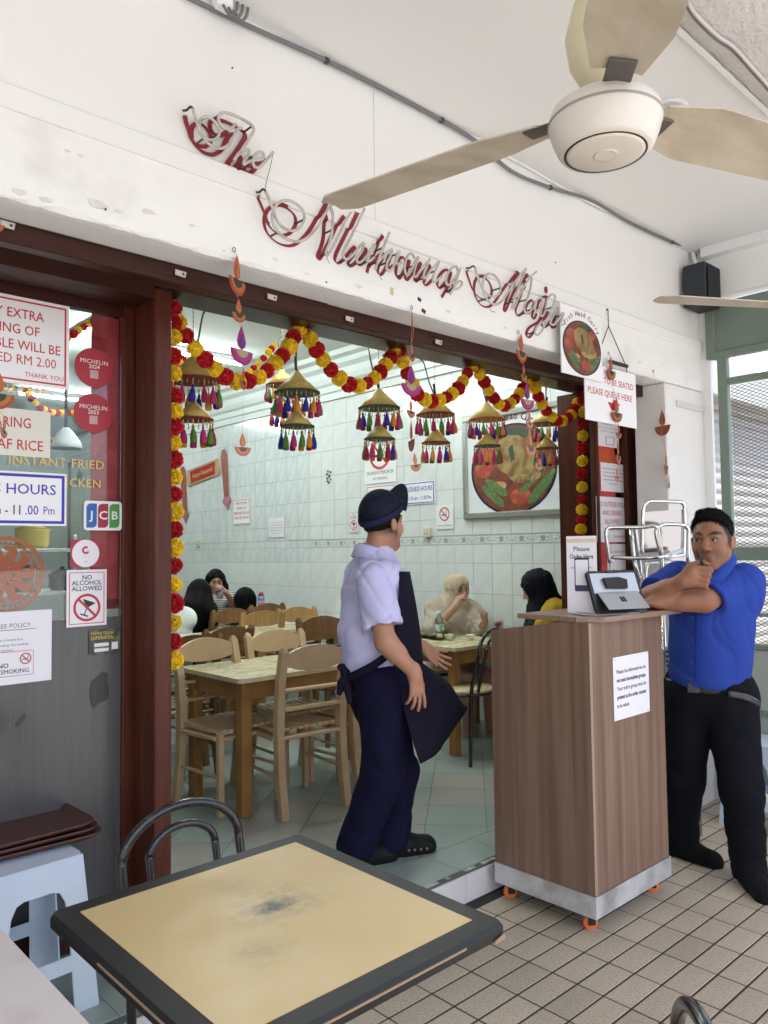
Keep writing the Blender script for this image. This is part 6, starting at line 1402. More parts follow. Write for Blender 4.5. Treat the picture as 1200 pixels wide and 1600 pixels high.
class Head:
    def __init__(s, c, fwd, up=(0, 0, 1), sc=1.0): s.c = Vector(c); s.x, s.y, s.z = hframe(fwd, up); s.s = sc
    def P(s, x, y, z): return s.c+(s.x*x+s.y*y+s.z*z)*s.s
    def ax(s): return [A3(s.x), A3(s.y), A3(s.z)]
    def local(s, v): d = v-A3(s.c); return np.stack([d @ A3(s.x), d @ A3(s.y), d @ A3(s.z)], -1)/s.s
    def add(s, f, neck=None, nr=.054, man=True):
        S = s.s; P = s.P; a = s.ax(); T = lambda *r: [q*S for q in r]
        f.e(P(0, -.014, .036), T(.074, .094, .082), .02*S, a); f.e(P(0, .026, -.028), T(.060, .064, .084), .03*S, a)
        f.c(P(0, .060, -.094), P(0, .064, -.094), .022*S, .022*S, .03*S)
        for g in (-1, 1):
            f.c(P(g*.050, -.004, -.052), P(g*.018, .060, -.094), .022*S, .018*S, .03*S); f.e(P(g*.037, .058, -.026), T(.024, .024, .026), .025*S, a)
            f.e(P(g*.076, -.012, -.006), T(.008, .019, .031), .006*S, a); f.c(P(g*.085, -.026, .012), P(g*.083, -.022, -.022), .006*S, .005*S, .008*S)
        f.c(P(-.034, .078, .026), P(.034, .078, .026), .013*S, .013*S, .018*S)
        f.c(P(0, .084, .012), P(0, .106, -.024), .0085*S, .0125*S, .010*S)
        for g in (-1, 1): f.e(P(g*.0125, .096, -.029), T(.008, .010, .0075), .006*S, a)
        for g in (-1, 1): f.sub_e(P(g*.031, .098, .008), T(.018, .013, .0105), .010*S, a)
        f.c(P(-.019, .082, -.056), P(.019, .082, -.056), .0075*S, .0075*S, .010*S); f.c(P(-.006, .088, -.055), P(.006, .088, -.055), .0075*S, .0075*S, .006*S); f.c(P(-.014, .083, -.069), P(.014, .083, -.069), .0085*S, .0085*S, .008*S)
        f.sub_c(P(-.022, .094, -.0625), P(.022, .094, -.0625), .0022*S, .0022*S, .003*S)
        for g in (-1, 1): f.c(P(g*.019, .083, .0155), P(g*.044, .077, .0135), .0042*S, .0038*S, .004*S); f.c(P(g*.019, .082, .000), P(g*.043, .077, .001), .0036*S, .0034*S, .005*S)
        if neck is not None: f.c(P(0, -.022, -.060), neck, nr*S, (nr+.008)*S, .03*S)
    def eyes(s, parent, look=(0, 0)):
        for g in (-1, 1):
            for nm, r_, dy, m in (('eye', .0125, 0, mat('eye_white', (.42, .38, .35), .3)), ('iris', .0062, .0085, mat('iris_dark', (.025, .014, .009), .15))):
                c = s.P(g*.031+look[0]*(1 if nm == 'iris' else 0), .0725+dy, .0065+look[1]*(1 if nm == 'iris' else 0))
                o = MB().lathe([(0, -r_*s.s), (r_*.7*s.s, -r_*.7*s.s), (r_*s.s, 0), (r_*.7*s.s, r_*.7*s.s), (0, r_*s.s)], 14).build(nm, m, parent); o.location = c-parent.location
    def skin(s, base, lips, brow=(.015, .01, .008), stubble=0.0, sc=1.0, hairc=None):
        base = np.array(base); lips = np.array(lips); brow = np.array(brow)
        def fn(v):
            q = s.local(v); x, y, z = q[:, 0], q[:, 1], q[:, 2]; ax_ = np.abs(x); near = (np.abs(z) < .14) & (ax_ < .11) & (np.abs(y) < .14)
            n = np.sin(v @ np.array([91., 47, 63]))*np.sin(v @ np.array([37., 83, -71])); c = base[None]*(1+.05*n[:, None])
            def mixc(c, w, t): return c*(1-w[:, None])+t*w[:, None]
            fr_ = near & (y > .04)
            w = np.exp(-((ax_-.036)/.024)**2-((z+.02)/.022)**2)*fr_*.25; c = mixc(c, w, base*np.array([1.12, .82, .78]))
            w = np.exp(-(x/.014)**2-((z+.025)/.012)**2)*fr_*.25; c = mixc(c, w, base*np.array([1.1, .84, .8]))
            if stubble > 0:
                w = np.clip(1-((z+.075)/.045)**2, 0, 1)*np.clip((y+.02)/.05, 0, 1)*near*stubble; c = mixc(c, w, base*np.array([.48, .50, .56]))
                w = np.exp(-(x/.026)**2-((z+.044)/.008)**2)*fr_*min(1, stubble*1.3); c = mixc(c, w, base*.38)
            w = (np.exp(-np.clip((ax_-.018)/.010, 0, 9)**4-((z+.0615)/.0105)**4)*fr_*(y > .078)); c = mixc(c, w*.75, lips)
            bz = .030+.006*np.sin(np.clip((ax_-.012)/.042, 0, 1)*2.6); w = np.exp(-((ax_-.033)/.022)**6-((z-bz)/.0068)**4)*fr_; c = mixc(c, w*.95, brow)
            w = np.exp(-((ax_-.031)/.016)**4-((z-.0125)/.0030)**2)*fr_*.75; c = mixc(c, w, brow*1.2)
            w = np.exp(-((ax_-.031)/.020)**4-((z-.006)/.016)**4)*fr_*.34; c = mixc(c, w, base*.5)  # eye socket shade painted into the skin colour
            if hairc is not None: c = hairc(q, c, near)
            return c
        return fn
def limb(f, pts, rs, k=.02, cut=None): f.chain(pts, rs, k, cut)
def hand(f, wrist, fdir, pnorm, thumb_side, curl=(.3, .3, .3, .3), spread=.0, sc=1.0, thumb=(.7, .6, .2), tc=.3):
    """wrist, finger direction, palm normal (out of the palm), thumb_side = +-1 along x = fdir x pnorm"""
    y = Vector(fdir).normalized(); z = Vector(pnorm); z = (z-y*z.dot(y)).normalized(); x = y.cross(z)*thumb_side; W_ = Vector(wrist)
    P = lambda a, b, c: W_+(x*a+y*b+z*c)*sc
    f.c(P(0, -.02, 0), P(0, .02, 0), .025*sc, .026*sc, .015)
    for a in (-.022, 0, .022): f.c(P(a*.6, .015, 0), P(a*1.05, .078, 0), .0165*sc, .0125*sc, .014)
    f.c(P(.018, .02, .008), P(.030, .045, .010), .016*sc, .012*sc, .012)
    for i, (bx_, by_, L_) in enumerate(((.030, .086, .074), (.010, .091, .082), (-.010, .087, .076), (-.029, .078, .060))):
        p = P(bx_, by_-.006, 0); a = curl[i]*.8; ang = spread*(1.5-i)*.12; r_ = (.0088, .009, .0086, .0078)[i]*sc; tot = 0
        for sgm, fr_ in enumerate((.45, .30, .25)):
            tot += curl[i]*(.75, 1.05, .7)[sgm]; d = (y*math.cos(tot)*math.cos(ang)+x*math.sin(ang)+z*math.sin(tot)); q = p+d*L_*fr_*sc
            f.c(p, q, r_*(1-.08*sgm), r_*(1-.08*(sgm+1)), .004 if sgm else .007); p = q
    p = P(.026, .022, .006); d = (x*thumb[0]+y*thumb[1]+z*thumb[2]).normalized(); q = p+d*.042*sc; f.c(p, q, .0125*sc, .010*sc, .008)
    d2 = (d+y*tc+z*tc*.5-x*tc*.5).normalized(); f.c(q, q+d2*.034*sc, .010*sc, .008*sc, .005)
SK = lambda n: mat('skin_'+n, (.4, .2, .13), .48, attr=True, bump=.06, bscale=300, sub=.12, spec=.35)
def cloth(n, c, **k): return mat('cloth_'+n, c, k.pop('rough', .9), spec=.12, var=k.pop('var', .06), vscale=9, bump=k.pop('bump', .12), bscale=400, **k)
def person(label, base): return thing('person', label, 'person', base)
def torso(f, pel, chest, neck, lat, rp=(.155, .115), rc=(.165, .125), k=.06, t=0.0):
    """soft torso: pelvis, waist, chest as fat side-by-side columns"""
    lat = Vector(lat).normalized(); pel, chest, neck = Vector(pel), Vector(chest), Vector(neck)
    for g in (-1, 0, 1):
        a, b = rp[0]-rp[1], rc[0]-rc[1]
        f.c(pel+lat*a*g, chest+lat*b*g, rp[1], rc[1], k)
    for g in (-1, 1): f.c(chest+lat*(rc[0]-.06)*g+V(0, 0, .07), neck+V(0, 0, -.035), .072+t, .052+t, .05)
    f.c(chest, neck, .095+t, .050+t, .06)
Xr, Xf = _r.copy(), _f.copy(); Xf.z = 0; Xf.normalize(); Xr.z = 0; Xr.normalize(); UP = V(0, 0, 1)

# ---------------------------------------------------------------- waiter with cap and apron
base = at(590, 1340, 2, FL); wa = person('waiter in lilac shirt, navy cap and dark apron walking right', (base.x, base.y, FL))
fb = (Xr*.92+Xf*.40).normalized(); latB = UP.cross(fb)            # latB: his left (away from the camera)
D_ = 3.50
pel = atd(591, 1052, D_); chest = atd(585, 930, D_); nk = atd(586, 866, D_); hd = Head(atd(597, 818, D_-.005), (Xr*.66+Xf*.75+UP*.02), (0, 0, 1), 1.03)
body = Fig(); torso(body, pel+V(0, 0, .03), chest, nk, latB, (.13, .09), (.145, .095)); hd.add(body, nk, .045)
shR = atd(582, 902, D_-.17); elR = atd(603, 1003, D_-.24); wrR = atd(648, 1052, D_-.27)
shL = chest+latB*.18+V(0, 0, .09); elL = shL+V(0, 0, -.27)+fb*.02+latB*.03; wrL = atd(660, 1010, D_+.16)
limb(body, [shR, elR, wrR], [.052, .043, .028], .02); limb(body, [elR, elR.lerp(wrR, .35)], [.043, .043], .02); limb(body, [shL, elL, wrL], [.052, .043, .028], .02)
hand(body, wrR, V(0, 0, -1)+fb*.12, latB-fb*.25, 1, curl=(.12, .22, .30, .38), spread=.9, thumb=(.45, .85, .25), tc=.2)
hand(body, wrL, fb*.86-UP*.55, UP*.35-latB*.75+fb*.1, 1, curl=(.10, .14, .2, .25), spread=.8, thumb=(.5, .8, .2), tc=.2)
hipR = pel-latB*.085+V(0, 0, -.05); hipL = pel+latB*.085+V(0, 0, -.05)
knR = atd(600, 1203, D_-.08); anR = atd(556, 1322, D_-.04); knL = atd(622, 1200, D_+.12); anL = atd(610, 1322, D_+.06)
for h_, k_, a_ in ((hipR, knR, anR), (hipL, knL, anL)): limb(body, [h_, k_, a_], [.085, .058, .040], .03)
def wa_hair(q, c, near):
    x, y, z = q[:, 0], q[:, 1], q[:, 2]; w = near*np.clip((.035-y)/.02, 0, 1)*np.clip((z+.055+.3*np.clip(y+.06, 0, 1))/.03, 0, 1)*(np.abs(x) < .079)
    return c*(1-.8*w[:, None])+np.array([.02, .014, .010])*.8*w[:, None]
body.mesh('body', .0045, SK('waiter'), wa, color=hd.skin((.43, .215, .135), (.34, .13, .10), stubble=.25, hairc=wa_hair))
hd.eyes(wa)
# hair: short back and sides
hair = Fig(); hair.e(hd.P(0, -.016, .038), [.082*1.02, .101, .088], .02, hd.ax(), cut=[(hd.P(0, .06, .035), hd.y*.75-hd.z*.62), (hd.P(0, 0, -.045), -hd.z)])
hair.mesh('hair', .005, mat('hair_black', (.006, .005, .0045), .6, bump=.8, bscale=260, spec=.2), wa, disp=folds(.003, 160, 3))
tufts(bpy.data.objects['hair'], 2200, .008, -hd.z*.8, MATS['hair_black'], wa)
# cap: crown tilted back, band, bent visor
cu = (hd.z*.90-hd.y*.42).normalized(); cf = (hd.y*.90+hd.z*.42).normalized(); cx_ = hd.x; cc_ = hd.P(0, -.012, .052)
M_cap = cloth('cap_navy', (.012, .014, .030), rough=.75)
cap = Fig(); cax = [A3(cx_), A3(cf), A3(cu)]
cap.e(cc_, [.086, .108, .098], .02, cax, cut=(cc_+cu*-.012, -cu)); cap.mesh('cap_crown', .005, M_cap, wa, disp=folds(.004, 45, 9))
MB().tube([cc_+cx_*.091*math.cos(a)+cf*.113*math.sin(a)-cu*.012-wa.location for a in np.linspace(0, 2*math.pi, 40, endpoint=False)], .015, 8, closed=True, flatx=.35).build('cap_band', cloth('cap_band', (.018, .02, .055)), wa)
vs = []; n = 14
for i in range(n+1):
    a = R(-68)+R(136)*i/n
    for j in range(6):
        e = j/5; rx, ry = .087+.018*e, .108+.085*e*math.cos(a*.8)
        vs.append(cc_+cx_*rx*math.sin(a)+cf*ry*math.cos(a)+cu*(-.006+.060*e*math.cos(a)-.05*(math.sin(a)**2)*e)-wa.location)
fs = [(6*i+j, 6*i+6+j, 6*i+7+j, 6*i+1+j) for i in range(n) for j in range(5)]
mb = MB().add(vs, fs, 0, True); mb.add([v-cu*.004 for v in vs], [q[::-1] for q in fs], 0, True); mb.build('cap_visor', M_cap, wa)
# shirt
sheet_rows = []
M_lil = cloth('lilac_shirt', (.53, .51, .74), bump=.08, crease=.30)
sh = Fig(); torso(sh, pel+V(0, 0, .055), chest, nk+V(0, 0, -.012), latB, (.155, .112), (.166, .110), .06, t=.016)
cutR = shR.lerp(elR, .74); cutL = shL.lerp(elL, .72); slR = elR-shR+V(.0, 0, 0)
sh.c(shR, elR, .066, .080, .03, cut=(cutR, slR)); sh.sub_c(shR.lerp(elR, .45), elR, .045, .066, .006); sh.c(shL, elL, .066, .078, .03, cut=(cutL, elL-shL))
sh.c(atd(572, 985, D_-.04), atd(578, 1035, D_-.04), .112, .10, .06)
sh.p = [(*q[:6], ([q[6]] if q[6] is not None else [])+[(pel+V(0, 0, .005), V(0, 0, -1))], q[7]) if not q[7] else q for q in sh.p]
sh.mesh('shirt', .0055, M_lil, wa, disp=folds(.022, 24, 21, [(1, -.6, .5), (1, .3, .5), (.6, -.6, -.5), (.3, .3, 1)], .7))
_unused = MB().tube([nk+V(0, 0, .012)+latB*.070*math.cos(a)+fb*.072*math.sin(a)-fb*.006+UP*.014*(-math.sin(a))-wa.location for a in np.linspace(0, 2*math.pi, 32, endpoint=False)], .021, 8, closed=True, flat=.45)
ring_c = lambda r_, z_, s_: [nk+latB*r_*1.0*math.cos(a)+fb*r_*1.05*math.sin(a)-fb*.004+UP*(z_-s_*math.sin(a)) for a in np.linspace(0, 2*math.pi, 33)]
sheet_rows.append((ring_c(.086, -.028, .014), ring_c(.0745, .012, .020), ring_c(.068, .030, .022), ring_c(.078, .022, .022), ring_c(.099, -.026, .018)))
MB().tube([nk+V(0, 0, -.010)+latB*.078*math.cos(a)+fb*.080*math.sin(a)-fb*.006-wa.location for a in np.linspace(R(140), R(400), 28)], .0035, 6).build('neck_strap', cloth('strap_navy', (.012, .012, .03)), wa)
# trousers, belt
M_nav = cloth('navy_trousers', (.0085, .0075, .026), crease=.5)
tr = Fig(); torso_k = .05
tr.c(pel-latB*.05+V(0, 0, -.02), pel+latB*.05+V(0, 0, -.02), .125, .125, .06); tr.c(pel+V(0, 0, .02), pel+V(0, 0, .03), .13, .128, .05)
for h_, k_, a_ in ((hipR, knR, anR), (hipL, knL, anL)): limb(tr, [h_, k_, a_+V(0, 0, .0)], [.118, .085, .076], .03, cut=(V(0, 0, FL+.055), V(0, 0, -1)))
tr.p = [(*q[:6], ([q[6]] if q[6] is not None else [])+[(pel+V(0, 0, .035), V(0, 0, 1))], q[7]) for q in tr.p]
tr.mesh('trousers', .006, M_nav, wa, disp=folds(.020, 17, 5, [(.3, .3, 1), (.8, .2, .6)]))
MB().tube([pel+V(0, 0, .024)+latB*.145*math.cos(a)*1.12+fb*.138*math.sin(a)-wa.location for a in np.linspace(0, 2*math.pi, 48, endpoint=False)], .019, 8, closed=True, flatx=.3).build('belt', mat('belt_leather', (.02, .018, .018), .3, col2=(.25, .24, .24), mix=(.6, .66), mscale=9), wa)
# apron: bib, swinging skirt, waist tie and knot
M_apr2 = cloth('apron', (.011, .009, .019), bump=.06)
def sheet(name, grid, m, parent, th=.003, amp=0, seed=0):
    """grid[i][j] of world points -> thick cloth"""
    ni, nj = len(grid), len(grid[0]); G = np.array([[A3(p) for p in r] for r in grid])
    if amp:
        fn = folds(amp, 26, seed); G = G+np.stack([fn(G.reshape(-1, 3)).reshape(ni, nj)]*3, -1)*A3(-Xf+Xr*.2)
    nrm = np.cross(np.gradient(G, axis=0), np.gradient(G, axis=1)); nrm /= np.linalg.norm(nrm, axis=-1, keepdims=True)+1e-9
    a = (G+nrm*th/2).reshape(-1, 3)-A3(parent.location); b = (G-nrm*th/2).reshape(-1, 3)-A3(parent.location)
    fs = [(i*nj+j, (i+1)*nj+j, (i+1)*nj+j+1, i*nj+j+1) for i in range(ni-1) for j in range(nj-1)]; off = ni*nj
    ed = [k for k in range(nj)]+[i*nj+nj-1 for i in range(1, ni)]+[(ni-1)*nj+j for j in range(nj-2, -1, -1)]+[i*nj for i in range(ni-2, 0, -1)]
    ef = [(ed[k], ed[(k+1) % len(ed)], ed[(k+1) % len(ed)]+off, ed[k]+off) for k in range(len(ed))]
    return MB().add(list(map(tuple, a))+list(map(tuple, b)), fs+[tuple(off+q for q in f[::-1]) for f in fs]+ef, 0, True).build(name, m, parent)
def lerp2(rows, ni, nj):
    """rows: list of polylines of equal length, resampled smoothly"""
    R2 = [spline(r, max(1, nj//(len(r)-1))) for r in rows]; nj = min(len(r) for r in R2); C_ = [spline([r[j] for r in R2], max(1, ni//(len(rows)-1))) for j in range(nj)]
    return [[C_[j][i] for j in range(nj)] for i in range(len(C_[0]))]
sheet('collar', [list(r_) for r_ in sheet_rows[0]], M_lil, wa, th=.004)
bib = [[atd(624, 893, D_-.16), atd(635, 893, D_-.11), atd(640, 893, D_+.08), atd(634, 893, D_+.16)],
       [atd(623, 945, D_-.19), atd(641, 945, D_-.145), atd(650, 945, D_+.08), atd(640, 945, D_+.18)],
       [atd(617, 1000, D_-.195), atd(646, 1000, D_-.14), atd(658, 1000, D_+.08), atd(646, 1000, D_+.20)],
       [atd(612, 1035, D_-.20), atd(645, 1036, D_-.15), atd(660, 1036, D_+.06), atd(650, 1036, D_+.20)]]
sheet('apron_bib', lerp2(bib, 12, 12), M_apr2, wa)
skirt = [[atd(614, 1033, D_-.17), atd(640, 1034, D_-.12), atd(658, 1036, D_+.02), atd(660, 1036, D_+.20)],
         [atd(626, 1085, D_-.20), atd(655, 1085, D_-.14), atd(690, 1072, D_+.03), atd(700, 1066, D_+.22)],
         [atd(640, 1140, D_-.22), atd(668, 1135, D_-.15), atd(705, 1118, D_+.03), atd(722, 1098, D_+.22)],
         [atd(657, 1194, D_-.23), atd(682, 1180, D_-.15), atd(696, 1160, D_+.03), atd(732, 1106, D_+.24)]]
sheet('apron_skirt', lerp2(skirt, 15, 15), M_apr2, wa, amp=.020, seed=4)
tie = [[atd(536, 1056, D_-.10), atd(562, 1044, D_-.17), atd(590, 1028, D_-.185), atd(616, 1006, D_-.17)], [atd(537, 1070, D_-.10), atd(563, 1058, D_-.17), atd(592, 1041, D_-.185), atd(620, 1018, D_-.17)]]
sheet('apron_tie', lerp2(tie, 3, 15), M_apr2, wa, th=.006)
kn = Fig(); kp0 = atd(540, 1050, D_-.10)
kn.e(kp0, [.022, .022, .020], .01); kn.chain([kp0, atd(534, 1066, D_-.11), atd(530, 1083, D_-.11)], [.012, .017, .010], .01); kn.chain([kp0, atd(543, 1075, D_-.12), atd(546, 1096, D_-.12)], [.012, .014, .010], .01); kn.e(atd(533, 1042, D_-.10), [.020, .012, .014], .01)
kn.mesh('apron_knot', .005, M_apr2, wa, disp=folds(.006, 60, 8))
# clogs
M_clog = mat('clog_rubber', (.007, .008, .0075), .6, spec=.2)
def shoe(par, ankle, fdir, m, L_=.27, zf=FL, name='shoe', holes=False, sole=None, r_=.046):
    f = Fig(); d = Vector(fdir); d.z = 0; d.normalize(); s_ = UP.cross(d); p = V(ankle.x, ankle.y, zf)
    f.c(p-d*.045+V(0, 0, .045), p+d*.05+V(0, 0, .050), .040, .046, .03); f.c(p+d*.05+V(0, 0, .044), p+d*.15+V(0, 0, .034), r_, .042, .03); f.c(p-d*.04+V(0, 0, .02), p+d*.16+V(0, 0, .02), .038, .042, .02)
    f.p = [(*q[:6], [(V(0, 0, zf+.002), V(0, 0, -1))], q[7]) for q in f.p]
    o = f.mesh(name, .005, m, par)
    if sole: g = Fig(); g.c(p-d*.045+V(0, 0, .02), p+d*.16+V(0, 0, .02), .044, .048, .02, cut=[(V(0, 0, zf+.024), UP), (V(0, 0, zf+.001), -UP)]); so_ = g.mesh('sole', .005, sole, o); so_.matrix_parent_inverse = o.matrix_world.inverted() if False else Matrix.Translation(-par.location)
    if holes:
        for k in range(4):
            q = p+d*(.05+.03*k)-s_*(.053-.002*k)+V(0, 0, .034-.002*k); MB().lathe([(0, -.003), (.006, -.002), (.0065, .002), (0, .003)], 8, Matrix.Translation(q-par.location) @ (-s_).to_track_quat('Z', 'Y').to_matrix().to_4x4()).build('vent', mat('vent_skin', (.30, .15, .10), .7), par)
    return o
shoe(wa, anL+fb*.02, fb*1.0-Xf*.1, M_clog, holes=True, name='clog'); shoe(wa, anR, fb, M_clog, name='clog')

# ---------------------------------------------------------------- man in blue shirt leaning on the counter
bm = person('man in royal blue shirt leaning on the counter with a pen at his lips', (3.58, 1.70, 0))
fw = (-Xf*.86-Xr*.50).normalized(); lt = UP.cross(fw)               # his left = to the viewer's right
pel = atd(1108, 1075, 3.66); chest = atd(1114, 950, 3.62); nk = atd(1118, 897, 3.60); hd = Head(atd(1112, 846, 3.53), (-Xf*.80-Xr*.60-UP*.03), (0.02, 0, 1), 1.08)
body = Fig(); torso(body, pel+V(0, 0, .05), chest, nk, lt, (.14, .10), (.155, .105)); hd.add(body, nk, .058)
shL = atd(1165, 909, 3.60); elL = atd(1102, 944, 3.44); wrL = atd(1030, 932, 3.46); shR = atd(1062, 904, 3.68); elR = atd(1016, 916, 3.54); wrR = atd(1068, 907, 3.38)
elL.z = max(elL.z, 1.2435+.043); wrL.z = 1.2435+.034; elR.z = 1.2435+.05
limb(body, [shL, elL, wrL], [.062, .052, .032], .02); body.c(elL.lerp(wrL, .08), elL.lerp(wrL, .5), .050, .044, .02); limb(body, [shR, elR, wrR], [.060, .048, .030], .02); body.c(elR.lerp(wrR, .15), elR.lerp(wrR, .5), .046, .042, .02)
hand(body, wrL, (wrL-elL).normalized(), -UP, -1, curl=(.25, .3, .35, .4), thumb=(.5, .8, .1))
pen_p = atd(1101, 879, 3.36); 
body.c(wrR, atd(1082, 899, 3.375), .031, .036, .02); body.c(atd(1080, 893, 3.37), atd(1082, 908, 3.37), .030, .028, .02)
for i_ in range(4):
    a_ = atd(1084+1.0*i_, 887+8.6*i_, 3.355); b_ = atd(1109-2.2*i_, 889+8.8*i_, 3.335); c_ = atd(1111-2.6*i_, 893+8.8*i_, 3.365); d_ = atd(1098-2*i_, 895+8.4*i_, 3.385)
    body.c(a_, b_, .0135, .0112, .004); body.c(b_, c_, .0112, .0100, .003); body.c(c_, d_, .0100, .0092, .003)
body.chain([atd(1078, 884, 3.39), atd(1096, 878, 3.38), atd(1106, 882, 3.37)], [.015, .0118, .010], .005)
hipL = pel+lt*.09+V(0, 0, -.05); hipR = pel-lt*.09+V(0, 0, -.05); knL = atd(1158, 1235, 3.52); anL = atd(1172, 1372, 3.50); knR = atd(1068, 1215, 3.74); anR = atd(1066, 1315, 3.84)
for h_, k_, a_ in ((hipL, knL, anL), (hipR, knR, anR)): limb(body, [h_, k_, a_], [.09, .062, .042], .03)
def bm_hair(q, c, near):
    x, y, z = q[:, 0], q[:, 1], q[:, 2]; hb = np.interp(y, [-.12, -.04, -.015, .0, .02, .05, .07], [-.055, -.05, -.008, -.014, .008, .066, .092]); n = np.sin(q @ np.array([310., 170, 240]))*np.sin(q @ np.array([-140., 290, 210]))
    w = np.clip((z-hb)/.014+.5+.5*n, 0, 1)*near*np.where(np.abs(x) > .0795, 0, 1); w = w*np.clip(.62+(z-.0)*14, .5, 1)
    return c*(1-w[:, None])+np.array([.008, .006, .005])*w[:, None]
body.mesh('body', .0042, SK('server'), bm, color=hd.skin((.285, .128, .074), (.22, .085, .07), stubble=.6, hairc=bm_hair))
hd.eyes(bm, look=(.0035, .0005))
hair = Fig(); hair.e(hd.P(0, -.014, .050), [.084, .106, .086], .02, hd.ax(), cut=[(hd.P(0, .072, .110), hd.y*.70-hd.z*.71)]); hair.e(hd.P(0, .030, .116), [.053, .049, .019], .02, hd.ax())
ho = hair.mesh('hair', .004, MATS['hair_black'], bm, disp=folds(.0045, 190, 13)); tufts(ho, 6000, .012, hd.y*.55+hd.z*.25, MATS['hair_black'], bm)
M_blu = cloth('royal_blue', (.024, .055, .30), bump=.06, rough=.75, crease=.22)
sh = Fig(); torso(sh, pel+V(0, 0, .06), chest+V(0, 0, -.01), nk+V(0, 0, -.03), lt, (.170, .132), (.180, .135), .06, t=.016)
cL = shL.lerp(elL, .90); cR = shR.lerp(elR, .80)
sh.c(shL, elL, .080, .078, .04, cut=(cL, elL-shL+V(0, 0, -.06))); sh.sub_c(shL.lerp(elL, .60), elL, .05, .066, .006); sh.c(shR, elR, .076, .074, .04, cut=(cR, elR-shR)); sh.sub_c(shR.lerp(elR, .60), elR, .05, .062, .006)
sh.c(pel+V(0, 0, .10)+fw*.04, chest+fw*.03+V(0, 0, -.06), .125, .125, .06)
sh.p = [(*q[:6], ([q[6]] if q[6] is not None else [])+[(pel+V(0, 0, .048), V(0, 0, -1))], q[7]) if not q[7] else q for q in sh.p]
sh.mesh('shirt', .0055, M_blu, bm, disp=folds(.017, 19, 37, [(1, -.9, .22), (1, -.8, -.12), (.9, -1, .38)], .4))
# collar leaves, placket and buttons
for inner, outer in (([(1103, 904, 3.45), (1120, 890, 3.455), (1135, 868, 3.52), (1140, 861, 3.60)], [(1107, 917, 3.435), (1131, 906, 3.44), (1148, 884, 3.50), (1152, 874, 3.60)]), ([(1098, 903, 3.45), (1084, 892, 3.47), (1076, 879, 3.53)], [(1089, 914, 3.435), (1069, 899, 3.455), (1064, 884, 3.53)])):
    I_ = [atd(*q) for q in inner]; O_ = [atd(*q) for q in outer]; sheet('collar', lerp2([I_, [a_.lerp(b_, .5)-Xf*.008 for a_, b_ in zip(I_, O_)], O_], 6, 9), M_blu, bm, th=.005)
sheet('placket', lerp2([[atd(1088-.02*(v-930), v, 3.475), atd(1092-.02*(v-930), v, 3.470)] for v in (920, 960, 1000, 1040, 1060)], 12, 2), cloth('blue_seam', (.012, .03, .20)), bm, th=.003)
front_pts = []
for v_, dd in ((935, 3.42), (965, 3.43), (1000, 3.435), (1035, 3.44), (1062, 3.455)):
    front_pts.append((1082+(v_-935)*-.02, v_, dd))
for i, (u, v, d) in enumerate(front_pts[1:]): 
    q = atd(u, v, d+.03); q = q+fw*.012; MB().lathe([(0, .003), (.0055, .002), (.006, 0)], 10, Matrix.Translation(q-bm.location) @ fw.to_track_quat('Z', 'Y').to_matrix().to_4x4()).build('button', M_ink, bm)
M_blk = cloth('black_trousers', (.006, .0065, .009), crease=.5)
tr = Fig(); tr.c(pel-lt*.06+V(0, 0, -.03), pel+lt*.06+V(0, 0, -.03), .126, .126, .06); tr.c(pel-lt*.045+V(0, 0, .02), pel+lt*.045+V(0, 0, .02), .132, .132, .05)
for h_, k_, a_ in ((hipL, knL, anL), (hipR, knR, anR)): limb(tr, [h_, k_, a_+V(0, 0, .0)], [.115, .085, .068], .04, cut=(V(0, 0, .05), V(0, 0, -1)))
tr.p = [(*q[:6], ([q[6]] if q[6] is not None else [])+[(pel+V(0, 0, .055), V(0, 0, 1))], q[7]) for q in tr.p]
tr.mesh('trousers', .006, M_blk, bm, disp=folds(.016, 17, 15, [(.3, .3, 1), (.8, .2, .6)]))
bl = MB().tube([pel+V(0, 0, .022)+lt*.190*math.cos(a)+fw*.150*math.sin(a)-bm.location for a in np.linspace(0, 2*math.pi, 56, endpoint=False)], .026, 8, closed=True, flatx=.3).build('belt', mat('belt_black', (.03, .03, .03), .3, var=.1), bm)
q = pel+V(0, 0, .022)+fw*.155-lt*.045; MB().box((0, 0, 0), (.05, .012, .046), M=Matrix.Translation(q-bm.location) @ frame((0, 0, 0), -lt, fw.cross(-lt)*-1).to_3x3().to_4x4() if False else Matrix.Translation(q-bm.location) @ Matrix.Rotation(math.atan2(lt.y, lt.x), 4, 'Z'), b=.003).build('buckle', M_dark, bm)
tl = [[pel+lt*.10+fw*.150+V(0, 0, .020), pel+lt*.17+fw*.110+V(0, 0, .004), pel+lt*.215+fw*.03+V(0, 0, -.035)], [pel+lt*.10+fw*.152+V(0, 0, -.008), pel+lt*.17+fw*.112+V(0, 0, -.026), pel+lt*.218+fw*.03+V(0, 0, -.065)]]
sheet('belt_tail', lerp2(tl, 3, 10), MATS['belt_black'], bm, th=.004)
M_sho = mat('shoe_black', (.006, .0065, .007), .8, spec=.15, bump=.5, bscale=180); M_sol = mat('sole_black', (.028, .028, .028), .6)
shoe(bm, V(anL.x, anL.y, 0), (-Xf*.9-Xr*.05), M_sho, zf=0, sole=M_sol); shoe(bm, V(anR.x, anR.y, 0), (-Xf*.35+Xr*.3), M_sho, zf=0, sole=M_sol)
pen = thing('pen', 'black pen held upright against the lips of the man', 'pen', atd(1092, 868, 3.375))
p0, p1 = atd(1089, 858, 3.36)-pen.location, atd(1103, 893, 3.36)-pen.location
